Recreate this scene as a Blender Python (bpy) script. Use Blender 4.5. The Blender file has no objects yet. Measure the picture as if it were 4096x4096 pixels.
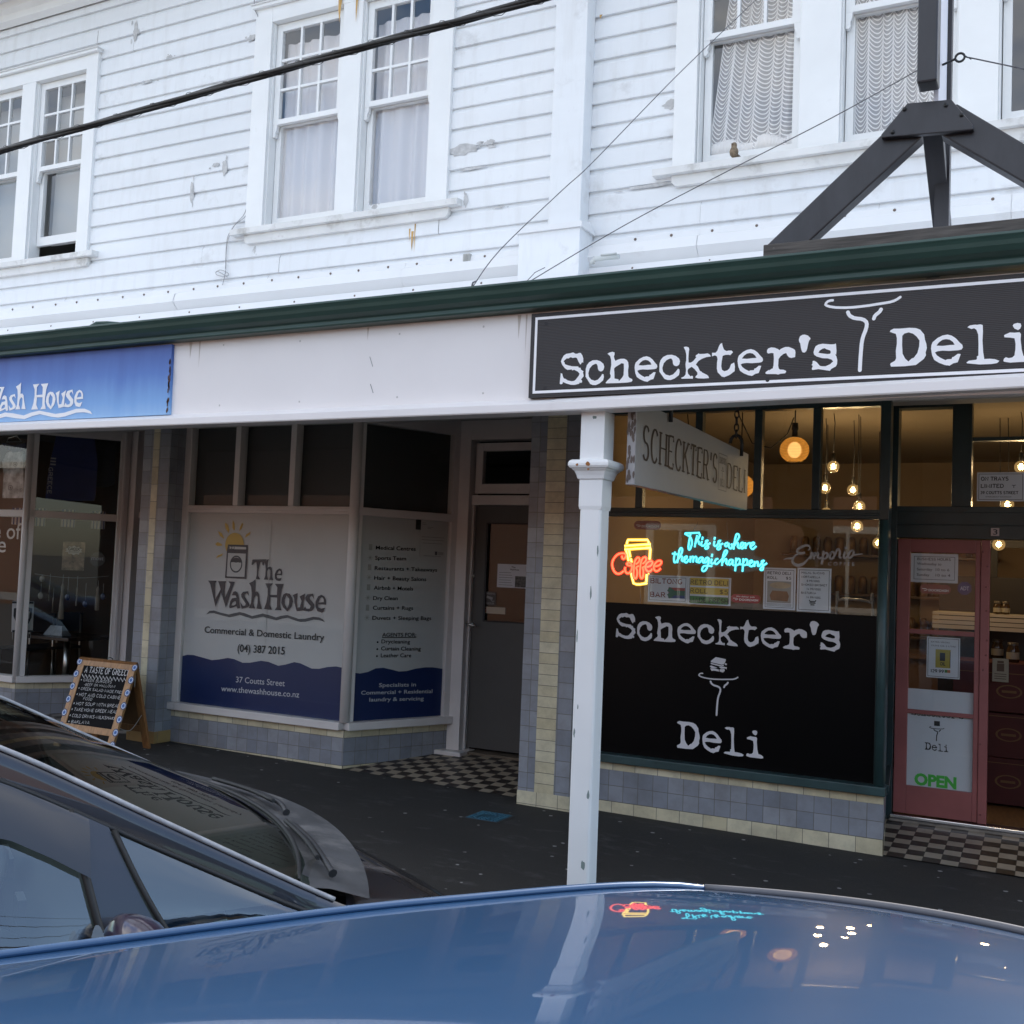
import bpy, math, random
from mathutils import Vector, Matrix
rnd = random.Random(7)
sc = bpy.context.scene
COL = sc.collection
R_ = math.radians

# ------------------------------------------------------------------ camera
FPX, YAW, PIT, ROL = 4300.0, R_(-27.285), R_(3.152), R_(2.275)
CAM = Vector((0.0, -7.15, 1.64))
_F = Vector((math.sin(YAW)*math.cos(PIT), math.cos(YAW)*math.cos(PIT), math.sin(PIT)))
_r = Vector((math.cos(YAW), -math.sin(YAW), 0)); _u = _r.cross(_F)
_R = _r*math.cos(ROL) + _u*math.sin(ROL); _U = -_r*math.sin(ROL) + _u*math.cos(ROL)
cd = bpy.data.cameras.new('camera'); cam = bpy.data.objects.new('camera', cd); COL.objects.link(cam)
cd.sensor_width = 36; cd.lens = 36*FPX/4096; cd.clip_start = 0.05; cd.clip_end = 2000
m = Matrix((_R, _U, -_F)).transposed().to_4x4(); m.translation = CAM; cam.matrix_world = m
sc.camera = cam

# ------------------------------------------------------------------ light
SUN_EL, SUN_AZ = R_(37), R_(22)           # sun stands behind the shops: the street side is in open shade
w = bpy.data.worlds.new('World'); sc.world = w; w.use_nodes = True
wn = w.node_tree.nodes; wl = w.node_tree.links
bg = wn['Background']; sky = wn.new('ShaderNodeTexSky'); sky.sky_type = 'NISHITA'
sky.sun_disc = False; sky.sun_elevation = SUN_EL; sky.sun_rotation = SUN_AZ
sky.air_density = 1.0; sky.dust_density = 1.0; sky.ozone_density = 1.5
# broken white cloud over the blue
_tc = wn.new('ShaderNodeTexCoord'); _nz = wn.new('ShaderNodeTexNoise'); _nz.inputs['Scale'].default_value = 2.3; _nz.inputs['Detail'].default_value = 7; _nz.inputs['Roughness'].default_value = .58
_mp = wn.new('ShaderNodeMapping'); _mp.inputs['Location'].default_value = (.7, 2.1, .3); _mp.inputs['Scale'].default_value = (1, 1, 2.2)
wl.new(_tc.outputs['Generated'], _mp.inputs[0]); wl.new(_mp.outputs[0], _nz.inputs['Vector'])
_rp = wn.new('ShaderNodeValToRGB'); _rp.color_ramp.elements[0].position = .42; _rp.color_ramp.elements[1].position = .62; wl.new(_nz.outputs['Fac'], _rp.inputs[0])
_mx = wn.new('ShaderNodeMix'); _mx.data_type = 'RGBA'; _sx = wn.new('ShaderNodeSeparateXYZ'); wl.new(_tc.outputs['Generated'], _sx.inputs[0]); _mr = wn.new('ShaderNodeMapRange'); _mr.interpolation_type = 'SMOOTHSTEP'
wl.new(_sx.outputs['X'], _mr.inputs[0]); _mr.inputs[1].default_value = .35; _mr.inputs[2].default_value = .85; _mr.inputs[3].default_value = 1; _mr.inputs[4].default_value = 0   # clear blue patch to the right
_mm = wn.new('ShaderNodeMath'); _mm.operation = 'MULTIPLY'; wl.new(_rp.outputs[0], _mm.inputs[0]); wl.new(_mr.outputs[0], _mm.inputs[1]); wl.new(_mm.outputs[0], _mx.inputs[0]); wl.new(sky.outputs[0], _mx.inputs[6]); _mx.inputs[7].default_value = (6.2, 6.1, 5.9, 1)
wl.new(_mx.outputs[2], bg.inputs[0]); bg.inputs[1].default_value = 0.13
sd = bpy.data.lights.new('sun', 'SUN'); sd.energy = 2.6; sd.angle = R_(0.5); sd.color = (1, .94, .86)
so = bpy.data.objects.new('sun', sd); COL.objects.link(so)
_sd = Vector((math.sin(SUN_AZ)*math.cos(SUN_EL), math.cos(SUN_AZ)*math.cos(SUN_EL), math.sin(SUN_EL)))
so.rotation_euler = (-_sd).to_track_quat('-Z', 'Y').to_euler(); so.location = _sd*60
sc.view_settings.view_transform = 'Standard'; sc.view_settings.look = 'None'
sc.view_settings.exposure = 1.62; sc.view_settings.gamma = 1
sc.cycles.use_denoising = True
sc.cycles.max_bounces = 10; sc.cycles.transparent_max_bounces = 24
sc.cycles.caustics_reflective = False; sc.cycles.caustics_refractive = False
sc.cycles.sample_clamp_indirect = 6

# ------------------------------------------------------------------ planes measured on the place
Z = Vector((0, 0, 1))
def ray(px, py):
    return _R*((px-2048)/FPX) - _U*((py-2048)/FPX) + _F
class Pl:
    """a flat face of the place: origin, right direction, up direction"""
    def __init__(s, O, R=(1, 0, 0), U=(0, 0, 1)):
        s.O = Vector(O); s.R = Vector(R).normalized(); s.U = Vector(U).normalized(); s.N = s.R.cross(s.U)
    def uv(s, px, py):
        d = ray(px, py); t = (s.O-CAM).dot(s.N)/d.dot(s.N); q = CAM+d*t-s.O
        return q.dot(s.R), q.dot(s.U)
    def p(s, u, v, off=0.0):
        return s.O + s.R*u + s.U*v + s.N*off      # +off is towards the street
def at(px, py, y):
    d = ray(px, py); return CAM + d*((y-CAM.y)/d.y)
def YP(y): return Pl((0, y, 0))
def pts(o, s, l): return [(o[0]+x*s, o[1]+y*s) for x, y in l]

# ------------------------------------------------------------------ materials
_M = {}
def _new(name):
    mt = bpy.data.materials.new(name); mt.use_nodes = True
    nt = mt.node_tree; return mt, nt, nt.nodes['Principled BSDF']
def N(nt, t, **k):
    n = nt.nodes.new(t)
    for a, v in k.items():
        if a.startswith('i_'): n.inputs[a[2:].replace('_', ' ')].default_value = v
        else: setattr(n, a, v)
    return n
def noise(nt, scale, detail=4, coord='Object', stretch=None, rough=.55):
    tc = N(nt, 'ShaderNodeTexCoord'); n = N(nt, 'ShaderNodeTexNoise')
    n.inputs['Scale'].default_value = scale; n.inputs['Detail'].default_value = detail; n.inputs['Roughness'].default_value = rough
    if stretch:
        mp = N(nt, 'ShaderNodeMapping'); mp.inputs['Scale'].default_value = stretch
        nt.links.new(tc.outputs[coord], mp.inputs[0]); nt.links.new(mp.outputs[0], n.inputs['Vector'])
    else: nt.links.new(tc.outputs[coord], n.inputs['Vector'])
    return n
def ramp(nt, src, stops):
    r = N(nt, 'ShaderNodeValToRGB'); e = r.color_ramp.elements
    while len(e) < len(stops): e.new(.5)
    for i, (p, c) in enumerate(stops):
        e[i].position = p; e[i].color = (*c, 1) if len(c) == 3 else c
    nt.links.new(src, r.inputs[0]); return r
def mixc(nt, f, a, b, mode='MIX'):
    mx = N(nt, 'ShaderNodeMix', data_type='RGBA', blend_type=mode)
    for sock, v in ((0, f), (6, a), (7, b)):
        if hasattr(v, 'links'): nt.links.new(v, mx.inputs[sock])
        elif isinstance(v, (int, float)): mx.inputs[sock].default_value = v
        else: mx.inputs[sock].default_value = (*v, 1)
    return mx.outputs[2]
def mat(name, col, rough=.5, metal=0, var=0.0, scale=6, coat=0, bump=0, bscale=60, dirt=None, spec=.5, stretch=None, coatr=.04):
    """painted / plain surface: colour with soft variation, optional dirt patches and fine bump"""
    if name in _M: return _M[name]
    mt, nt, b = _new(name)
    b.inputs['Base Color'].default_value = (*col, 1); b.inputs['Roughness'].default_value = rough
    b.inputs['Metallic'].default_value = metal; b.inputs['Coat Weight'].default_value = coat
    b.inputs['Coat Roughness'].default_value = coatr; b.inputs['Specular IOR Level'].default_value = spec
    c = None
    if var:
        n = noise(nt, scale, 5, stretch=stretch)
        r = ramp(nt, n.outputs['Fac'], [(.3, tuple(x*(1-var) for x in col)), (.7, tuple(min(1, x*(1+var)) for x in col))])
        c = r.outputs[0]
    if dirt:
        dcol, dscale, lo, hi = dirt
        n2 = noise(nt, dscale, 8, rough=.65); f = ramp(nt, n2.outputs['Fac'], [(lo, (0, 0, 0)), (hi, (1, 1, 1))])
        c = mixc(nt, f.outputs[0], c if c is not None else col, dcol)
    if c is not None: nt.links.new(c, b.inputs['Base Color'])
    if bump:
        n3 = noise(nt, bscale, 4); bp = N(nt, 'ShaderNodeBump'); bp.inputs['Strength'].default_value = bump; bp.inputs['Distance'].default_value = .01
        nt.links.new(n3.outputs['Fac'], bp.inputs['Height']); nt.links.new(bp.outputs[0], b.inputs['Normal'])
    if 'weatherboard' in name:      # fine chips of lost paint and soft vertical weathering
        c0 = b.inputs['Base Color'].links[0].from_socket
        n5 = noise(nt, 26, 6, rough=.7); f5 = ramp(nt, n5.outputs['Fac'], [(.685, (0, 0, 0)), (.70, (.8,)*3)]); n6 = noise(nt, 1.1, 3); f6 = ramp(nt, n6.outputs['Fac'], [(.48, (0, 0, 0)), (.66, (1,)*3)])
        c1 = mixc(nt, mixc(nt, 1.0, f5.outputs[0], f6.outputs[0], 'MULTIPLY'), c0, (.45, .45, .45))
        n7 = noise(nt, 3.5, 6, stretch=(2.4, 1, .35), rough=.65); f7 = ramp(nt, n7.outputs['Fac'], [(.5, (0, 0, 0)), (.85, (.35,)*3)]); c1 = mixc(nt, f7.outputs[0], c1, (.50, .48, .45))
        nt.links.new(c1, b.inputs['Base Color'])
    _M[name] = mt; return mt
def emis(name, col, st):
    if name in _M: return _M[name]
    mt, nt, b = _new(name); b.inputs['Base Color'].default_value = (*col, 1)
    b.inputs['Emission Color'].default_value = (*col, 1); b.inputs['Emission Strength'].default_value = st
    _M[name] = mt; return mt
def glass(name, tint=(.93, .95, .94), ior=1.65, rough=0.0, wob=0.0):
    if name in _M: return _M[name]
    mt = bpy.data.materials.new(name); mt.use_nodes = True; nt = mt.node_tree
    for n in list(nt.nodes): nt.nodes.remove(n)
    o = N(nt, 'ShaderNodeOutputMaterial'); mx = N(nt, 'ShaderNodeMixShader'); t = N(nt, 'ShaderNodeBsdfTransparent'); g = N(nt, 'ShaderNodeBsdfGlossy')
    f = N(nt, 'ShaderNodeFresnel'); ge = N(nt, 'ShaderNodeNewGeometry'); mi = N(nt, 'ShaderNodeMapRange')   # same reflectance from both sides of a thin pane
    nt.links.new(ge.outputs['Backfacing'], mi.inputs[0]); mi.inputs[3].default_value = ior; mi.inputs[4].default_value = 1/ior; nt.links.new(mi.outputs[0], f.inputs[0]); t.inputs[0].default_value = (*tint, 1); g.inputs['Roughness'].default_value = rough
    nt.links.new(f.outputs[0], mx.inputs[0]); nt.links.new(t.outputs[0], mx.inputs[1]); nt.links.new(g.outputs[0], mx.inputs[2]); nt.links.new(mx.outputs[0], o.inputs[0])
    if wob:
        n3 = noise(nt, 2.2, 2); bp = N(nt, 'ShaderNodeBump'); bp.inputs['Strength'].default_value = wob; bp.inputs['Distance'].default_value = .02
        nt.links.new(n3.outputs['Fac'], bp.inputs['Height']); nt.links.new(bp.outputs[0], g.inputs['Normal'])
    _M[name] = mt; return mt
def tiles(name, col, col2, bw, rh, mortar=(.16, .15, .13), ms=.0022, rough=.3, offset=0.0, grime=.5, shift=(0, 0)):
    if name in _M: return _M[name]
    mt, nt, b = _new(name); tc = N(nt, 'ShaderNodeTexCoord'); br = N(nt, 'ShaderNodeTexBrick')
    mp = N(nt, 'ShaderNodeMapping'); mp.inputs['Location'].default_value = (shift[0], shift[1], 0)
    br.offset = offset; br.squash = 1; br.inputs['Scale'].default_value = 1
    br.inputs['Color1'].default_value = (*col, 1); br.inputs['Color2'].default_value = (*col2, 1); br.inputs['Mortar'].default_value = (*mortar, 1)
    br.inputs['Mortar Size'].default_value = ms; br.inputs['Mortar Smooth'].default_value = .3
    br.inputs['Brick Width'].default_value = bw; br.inputs['Row Height'].default_value = rh
    nt.links.new(tc.outputs['UV'], mp.inputs[0]); nt.links.new(mp.outputs[0], br.inputs['Vector'])
    n = noise(nt, 5, 8, rough=.7); f = ramp(nt, n.outputs['Fac'], [(.42, (0, 0, 0)), (.75, (grime,)*3)])
    c = mixc(nt, f.outputs[0], br.outputs['Color'], (.12, .11, .09)); nt.links.new(c, b.inputs['Base Color'])
    b.inputs['Roughness'].default_value = rough
    bp = N(nt, 'ShaderNodeBump'); bp.inputs['Strength'].default_value = .6; bp.inputs['Distance'].default_value = .002; bp.invert = True
    nt.links.new(br.outputs['Fac'], bp.inputs['Height'])
    n4 = noise(nt, 9, 2); bp2 = N(nt, 'ShaderNodeBump'); bp2.inputs['Strength'].default_value = .12; bp2.inputs['Distance'].default_value = .01
    nt.links.new(n4.outputs['Fac'], bp2.inputs['Height']); nt.links.new(bp.outputs[0], bp2.inputs['Normal']); nt.links.new(bp2.outputs[0], b.inputs['Normal'])
    _M[name] = mt; return mt
def checker(name, ca, cb, size, ang=0.0):
    mt, nt, b = _new(name); tc = N(nt, 'ShaderNodeTexCoord'); mp = N(nt, 'ShaderNodeMapping'); ck = N(nt, 'ShaderNodeTexChecker')
    mp.inputs['Rotation'].default_value = (0, 0, ang); mp.inputs['Location'].default_value = (.013, .017, .5)
    nt.links.new(tc.outputs['UV'], mp.inputs[0]); nt.links.new(mp.outputs[0], ck.inputs[0]); ck.inputs['Scale'].default_value = 1/size
    ck.inputs[1].default_value = (*ca, 1); ck.inputs[2].default_value = (*cb, 1)
    n = noise(nt, 14, 8, rough=.7); f = ramp(nt, n.outputs['Fac'], [(.45, (0, 0, 0)), (.85, (.35,)*3)])
    c = mixc(nt, f.outputs[0], ck.outputs[0], (.10, .085, .06))
    br = N(nt, 'ShaderNodeTexBrick'); br.offset = 0; br.inputs['Scale'].default_value = 1; br.inputs['Mortar Size'].default_value = .0016
    br.inputs['Brick Width'].default_value = size; br.inputs['Row Height'].default_value = size
    nt.links.new(mp.outputs[0], br.inputs['Vector'])
    c = mixc(nt, br.outputs['Fac'], c, (.05, .045, .04)); nt.links.new(c, b.inputs['Base Color']); b.inputs['Roughness'].default_value = .45
    return mt

# ------------------------------------------------------------------ mesh building
class MB:
    def __init__(s): s.v = []; s.f = []; s.uv = {}; s.sm = set()
    def add(s, vs, fs, uvs=None, smooth=False):
        o = len(s.v); s.v += [Vector(x) for x in vs]
        for i, f in enumerate(fs):
            if uvs: s.uv[len(s.f)] = uvs[i]
            if smooth: s.sm.add(len(s.f))
            s.f.append([o+k for k in f])
        return s
    def quad(s, a, b, c, d, uv=None): return s.add([a, b, c, d], [(0, 1, 2, 3)], [uv] if uv else None)
    def poly(s, l): return s.add(l, [tuple(range(len(l)))])
    def box(s, x0, y0, z0, x1, y1, z1):
        x0, x1 = sorted((x0, x1)); y0, y1 = sorted((y0, y1)); z0, z1 = sorted((z0, z1))
        return s.add([(x0, y0, z0), (x1, y0, z0), (x1, y1, z0), (x0, y1, z0), (x0, y0, z1), (x1, y0, z1), (x1, y1, z1), (x0, y1, z1)],
                     [(0, 3, 2, 1), (4, 5, 6, 7), (0, 1, 5, 4), (1, 2, 6, 5), (2, 3, 7, 6), (3, 0, 4, 7)])
    def hexa(s, p): # 8 corners like box
        return s.add(p, [(0, 3, 2, 1), (4, 5, 6, 7), (0, 1, 5, 4), (1, 2, 6, 5), (2, 3, 7, 6), (3, 0, 4, 7)])
    def slab(s, pl, u0, v0, u1, v1, w0, w1):  # box on a plane, w = offset towards the street
        P = pl.p; return s.hexa([P(u0, v0, w1), P(u1, v0, w1), P(u1, v0, w0), P(u0, v0, w0), P(u0, v1, w1), P(u1, v1, w1), P(u1, v1, w0), P(u0, v1, w0)])
    def prism(s, front, back):
        n = len(front); o = len(s.v); s.v += [Vector(x) for x in front]+[Vector(x) for x in back]
        s.f.append([o+i for i in range(n)]); s.f.append([o+n+i for i in reversed(range(n))])
        for i in range(n): j = (i+1) % n; s.f.append([o+i, o+n+i, o+n+j, o+j])
        return s
    def sweep(s, prof, x0, x1, closed=False): # profile of (y,z) points run along x ; x0/x1 may carry dz
        n = len(prof); (xa, za), (xb, zb) = (x0 if isinstance(x0, tuple) else (x0, 0)), (x1 if isinstance(x1, tuple) else (x1, 0))
        vs = [(xa, y, z+za) for y, z in prof]+[(xb, y, z+zb) for y, z in prof]
        return s.add(vs, [(i, n+i, n+i+1, i+1) for i in range(n-1)]+([(n-1, 2*n-1, n, 0)] if closed else []))
    def tube(s, path, r, n=8, closed=False, cap=True):
        path = [Vector(p) for p in path]; L = len(path); rings = []
        rr = r if isinstance(r, (list, tuple)) else [r]*L
        ref = None
        for i, p in enumerate(path):
            a = path[(i-1) % L] if (closed or i) else p; b = path[(i+1) % L] if (closed or i < L-1) else p
            t = (b-a); t = t.normalized() if t.length > 1e-9 else Vector((0, 0, 1))
            if ref is None: ref = Vector((0, 0, 1)) if abs(t.z) < .9 else Vector((1, 0, 0))
            e1 = t.cross(ref)
            if e1.length < 1e-4: e1 = t.cross(Vector((.3, 1, .2)))
            e1.normalize(); e2 = t.cross(e1); ref = e1.cross(t)
            rings.append([p+(e1*math.cos(q)+e2*math.sin(q))*rr[i] for q in [2*math.pi*k/n for k in range(n)]])
        o = len(s.v)
        for ri in rings: s.v += ri
        for i in range(L if closed else L-1):
            for k in range(n):
                a = o+i*n+k; b = o+i*n+(k+1) % n; c = o+((i+1) % L)*n+(k+1) % n; d = o+((i+1) % L)*n+k
                s.sm.add(len(s.f)); s.f.append([a, b, c, d])
        if cap and not closed:
            s.f.append([o+k for k in reversed(range(n))]); s.f.append([o+(L-1)*n+k for k in range(n)])
        return s
    def lathe(s, prof, c, n=20, ax='z'):
        c = Vector(c); o = len(s.v); L = len(prof)
        for r, h in prof:
            for k in range(n):
                q = 2*math.pi*k/n
                d = (r*math.cos(q), r*math.sin(q), h) if ax == 'z' else ((r*math.cos(q), h, r*math.sin(q)) if ax == 'y' else (h, r*math.cos(q), r*math.sin(q)))
                s.v.append(c+Vector(d))
        for i in range(L-1):
            for k in range(n):
                s.sm.add(len(s.f)); s.f.append([o+i*n+k, o+i*n+(k+1) % n, o+(i+1)*n+(k+1) % n, o+(i+1)*n+k])
        return s
    def grid(s, rows, smooth=True):
        o = len(s.v); m_ = len(rows[0])
        for r in rows: s.v += [Vector(p) for p in r]
        for i in range(len(rows)-1):
            for j in range(m_-1):
                if smooth: s.sm.add(len(s.f))
                s.f.append([o+i*m_+j, o+i*m_+j+1, o+(i+1)*m_+j+1, o+(i+1)*m_+j])
        return s
    def ribbon(s, pl, path, w, off, kfn=None):
        """flat brush stroke on a plane: path of (u,v[,w])"""
        if len(path) < 2: return s
        L = []; Rr = []; n = len(path)
        for i in range(n):
            a = path[max(0, i-1)]; b = path[min(n-1, i+1)]; dx, dy = b[0]-a[0], b[1]-a[1]; l = math.hypot(dx, dy) or 1e-9
            h = (path[i][2] if len(path[i]) > 2 else w)/2
            if kfn: h *= kfn(abs(dx)/l, abs(dy)/l)
            nx, ny = -dy/l*h, dx/l*h
            L.append((path[i][0]+nx, path[i][1]+ny)); Rr.append((path[i][0]-nx, path[i][1]-ny))
        for i in range(n-1):
            s.quad(pl.p(*Rr[i], off), pl.p(*Rr[i+1], off), pl.p(*L[i+1], off), pl.p(*L[i], off))
        return s
    def dot(s, pl, u, v, r, off, n=16, ry=None, r0=0):
        ry = ry or r
        P = [pl.p(u+r*math.cos(2*math.pi*k/n), v+ry*math.sin(2*math.pi*k/n), off) for k in range(n)]
        if r0:
            q = r0/r; I = [pl.p(u+q*r*math.cos(2*math.pi*k/n), v+q*ry*math.sin(2*math.pi*k/n), off) for k in range(n)]
            for k in range(n): s.quad(P[k], P[(k+1) % n], I[(k+1) % n], I[k])
        else: s.poly(P)
        return s
    def rect(s, pl, u0, v0, u1, v1, off):
        return s.quad(pl.p(u0, v0, off), pl.p(u1, v0, off), pl.p(u1, v1, off), pl.p(u0, v1, off))
    def build(s, name, material, parent=None, label=None, cat=None, group=None, kind=None, local=False, bevel=0, smooth=False, sub=0):
        me = bpy.data.meshes.new(name); o = bpy.data.objects.new(name, me); COL.objects.link(o)
        base = Vector((0, 0, 0))
        if not local:
            if parent is not None:
                q = parent
                while q.parent: q = q.parent
                base = Vector(q.get('_b', (0, 0, 0)))
            else:
                xs = [v.x for v in s.v]; ys = [v.y for v in s.v]; zs = [v.z for v in s.v]
                base = Vector(((min(xs)+max(xs))/2, (min(ys)+max(ys))/2, min(zs))); o.location = base; o['_b'] = tuple(base)
        me.from_pydata([v-base for v in s.v], [], s.f)
        uvl = me.uv_layers.new(name='UVMap')
        for i, p in enumerate(me.polygons):
            n_ = p.normal; u = s.uv.get(i)
            for k, li in enumerate(p.loop_indices):
                if u: uvl.data[li].uv = u[k]; continue
                v = s.v[me.loops[li].vertex_index]
                ax_, ay_, az_ = abs(n_.x), abs(n_.y), abs(n_.z)
                uvl.data[li].uv = (v.x, v.y) if az_ > max(ax_, ay_) else ((v.x, v.z) if ay_ >= ax_ else (v.y, v.z))
            p.use_smooth = smooth or (i in s.sm)
        me.materials.append(material); me.update()
        if bevel:
            b = o.modifiers.new('bevel', 'BEVEL'); b.width = bevel; b.segments = 2; b.limit_method = 'ANGLE'; b.angle_limit = R_(40)
        if sub:
            b = o.modifiers.new('sub', 'SUBSURF'); b.levels = b.render_levels = sub
        if parent is not None: o.parent = parent
        tag(o, label, cat, group, kind); return o
def tag(o, label=None, cat=None, group=None, kind=None):
    if label: o['label'] = label
    if cat: o['category'] = cat
    if group: o['group'] = group
    if kind: o['kind'] = kind
    return o
def thing(name, label, cat, loc=(0, 0, 0), rz=0.0, group=None):
    o = bpy.data.objects.new(name, None); COL.objects.link(o); o.location = loc; o.rotation_euler = (0, 0, rz); o.empty_display_size = .2
    o['_b'] = tuple(loc); return tag(o, label, cat, group)

# ------------------------------------------------------------------ lettering
def curve2mesh(cu):
    ob = bpy.data.objects.new('tmp', cu); COL.objects.link(ob)
    me = bpy.data.meshes.new_from_object(ob.evaluated_get(bpy.context.evaluated_depsgraph_get()))
    bpy.data.objects.remove(ob); v = [(q.co.x, q.co.y) for q in me.vertices]; f = [tuple(p.vertices) for p in me.polygons]
    bpy.data.meshes.remove(me); return v, f
_OC = {}
def outlines(loops):
    """filled 2D shape from closed loops (holes by winding parity), as verts, faces"""
    key = str(loops)
    if key in _OC: return _OC[key]
    cu = bpy.data.curves.new('o', 'CURVE'); cu.dimensions = '2D'; cu.fill_mode = 'FRONT'
    for l in loops:
        sp = cu.splines.new('POLY'); sp.points.add(len(l)-1); sp.use_cyclic_u = True
        for i, q in enumerate(l): sp.points[i].co = (q[0], q[1], 0, 1)
    r = curve2mesh(cu); bpy.data.curves.remove(cu); _OC[key] = r; return r
def put(mb, pl, vf, off, fn=lambda x, y: (x, y)):
    v, f = vf; mb.add([pl.p(*fn(*q), off) for q in v], f); return mb
_FT = {}
def fmesh(body, bold):
    if (body, bold) not in _FT:
        cu = bpy.data.curves.new('t', 'FONT'); cu.body = body; cu.size = 1
        cu.offset = bold; cu.fill_mode = 'FRONT'; cu.resolution_u = 3
        _FT[(body, bold)] = curve2mesh(cu); bpy.data.curves.remove(cu)
    return _FT[(body, bold)]
_v, _ = fmesh('H', 0); CAPH = max(q[1] for q in _v)
def text(mb, pl, body, u0, u1, v0, cap, off, bold=.012, slope=0.0):
    v, f = fmesh(body, bold)
    if not v: return
    a = min(q[0] for q in v); b = max(q[0] for q in v); k = (u1-u0)/(b-a); h = cap/CAPH
    put(mb, pl, (v, f), off, lambda x, y: (u0+(x-a)*k, v0+y*h+slope*(x-a)*k))
def text_px(mb, pl, body, L, Rr, cap, off, bold=.012):
    (u0, v0), (u1, v1) = pl.uv(*L), pl.uv(*Rr); c = pl.uv(L[0], L[1]-cap)[1]-v0
    text(mb, pl, body, u0, u1, v0, c, off, bold, (v1-v0)/(u1-u0))
def arc(cx, cy, rx, ry, a0, a1, n=10): return [(cx+rx*math.cos(R_(a0+(a1-a0)*i/n)), cy+ry*math.sin(R_(a0+(a1-a0)*i/n))) for i in range(n+1)]
SK = {  # single-stroke capitals (used for chalk, slab posters and the roman sign)
 'A': (.72, [[(0, 0), (.36, 1), (.72, 0)], [(.12, .34), (.6, .34)]]),
 'B': (.62, [[(0, 0), (0, 1), (.34, 1)]+arc(.34, .77, .23, .23, 90, -90)+[(0, .54)], [(.34, .54)]+arc(.36, .27, .26, .27, 90, -90)+[(0, 0)]]),
 'C': (.7, [arc(.37, .5, .37, .5, 42, 318, 16)]),
 'D': (.68, [[(0, 0), (0, 1), (.26, 1)]+arc(.26, .5, .42, .5, 90, -90, 12)+[(0, 0)]]),
 'E': (.58, [[(0, 0), (0, 1)], [(0, 1), (.55, 1), (.56, .84)], [(0, .52), (.42, .52)], [(0, 0), (.57, 0), (.58, .17)]]),
 'F': (.56, [[(0, 0), (0, 1)], [(0, 1), (.55, 1), (.56, .84)], [(0, .52), (.42, .52)]]),
 'G': (.74, [arc(.37, .5, .37, .5, 45, 330, 16)+[(.7, .42), (.45, .42)]]),
 'H': (.7, [[(0, 0), (0, 1)], [(.7, 0), (.7, 1)], [(0, .52), (.7, .52)]]),
 'I': (.1, [[(.05, 0), (.05, 1)]]), 'J': (.45, [[(.42, 1), (.42, .25)]+arc(.21, .25, .21, .25, 0, -170)]),
 'K': (.68, [[(0, 0), (0, 1)], [(.62, 1), (0, .42)], [(.2, .6), (.68, 0)]]),
 'L': (.55, [[(0, 0), (0, 1)], [(0, 0), (.54, 0), (.55, .18)]]),
 'M': (.85, [[(0, 0), (.05, 1), (.42, .15), (.8, 1), (.85, 0)]]), 'N': (.7, [[(0, 0), (0, 1), (.7, 0), (.7, 1)]]),
 'O': (.76, [arc(.38, .5, .38, .5, 90, 450, 20)]), 'P': (.6, [[(0, 0), (0, 1), (.32, 1)]+arc(.32, .75, .26, .25, 90, -90)+[(0, .5)]]),
 'Q': (.76, [arc(.38, .5, .38, .5, 90, 450, 20), [(.45, .25), (.75, -.08)]]),
 'R': (.66, [[(0, 0), (0, 1), (.32, 1)]+arc(.32, .75, .26, .25, 90, -90)+[(0, .5)], [(.3, .5), (.66, 0)]]),
 'S': (.58, [arc(.29, .75, .27, .25, 25, 270, 12)+arc(.29, .25, .28, .25, 80, -155, 12)]),
 'T': (.66, [[(.33, 0), (.33, 1)], [(.0, .84), (.01, 1), (.65, 1), (.66, .84)]]),
 'U': (.68, [[(0, 1), (0, .33)]+arc(.34, .33, .34, .33, 180, 360, 10)+[(.68, 1)]]), 'V': (.7, [[(0, 1), (.35, 0), (.7, 1)]]),
 'W': (.95, [[(0, 1), (.24, 0), (.48, .9), (.72, 0), (.95, 1)]]), 'X': (.68, [[(0, 0), (.68, 1)], [(0, 1), (.68, 0)]]),
 'Y': (.68, [[(0, 1), (.34, .48), (.68, 1)], [(.34, .48), (.34, 0)]]), 'Z': (.62, [[(0, 1), (.6, 1), (0, 0), (.62, 0)]]),
 '-': (.35, [[(.03, .45), (.33, .45)]]), '*': (.4, [[(.2, .2), (.2, .85)], [(0, .35), (.4, .7)], [(0, .7), (.4, .35)]]),
 "'": (.12, [[(.08, 1), (.04, .72)]]), '.': (.1, [[(.03, 0), (.07, .06)]]), '/': (.4, [[(0, 0), (.4, 1)]]),
 '$': (.58, [arc(.29, .73, .26, .23, 25, 270, 12)+arc(.29, .27, .27, .23, 80, -155, 12), [(.29, 1.1), (.29, -.1)]]),
 '0': (.6, [arc(.3, .5, .3, .5, 90, 450, 16)]), '1': (.3, [[(0, .8), (.18, 1), (.18, 0)]]),
 '2': (.55, [arc(.27, .73, .26, .27, 160, -30, 9)+[(0, 0), (.55, 0)]]), '3': (.55, [arc(.26, .76, .25, .24, 150, -90, 9)+arc(.26, .26, .28, .26, 90, -150, 9)]),
 '4': (.6, [[(.42, 0), (.42, 1), (0, .3), (.6, .3)]]), '5': (.55, [[(.5, 1), (.06, 1), (.04, .56)]+arc(.25, .32, .29, .32, 120, -150, 10)]),
 '6': (.56, [[(.42, 1), (.08, .45)]+arc(.28, .3, .27, .3, 160, -200, 14)]), '8': (.56, [arc(.28, .76, .23, .24, 270, -90, 12), arc(.28, .27, .28, .27, 90, 450, 12)]),
 '9': (.56, [arc(.28, .7, .27, .3, 0, 360, 14)+[(.5, .5), (.18, 0)]])}
SLABS = set('ABDEFHIKLMNPRTUVWXYC14SG')
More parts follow.
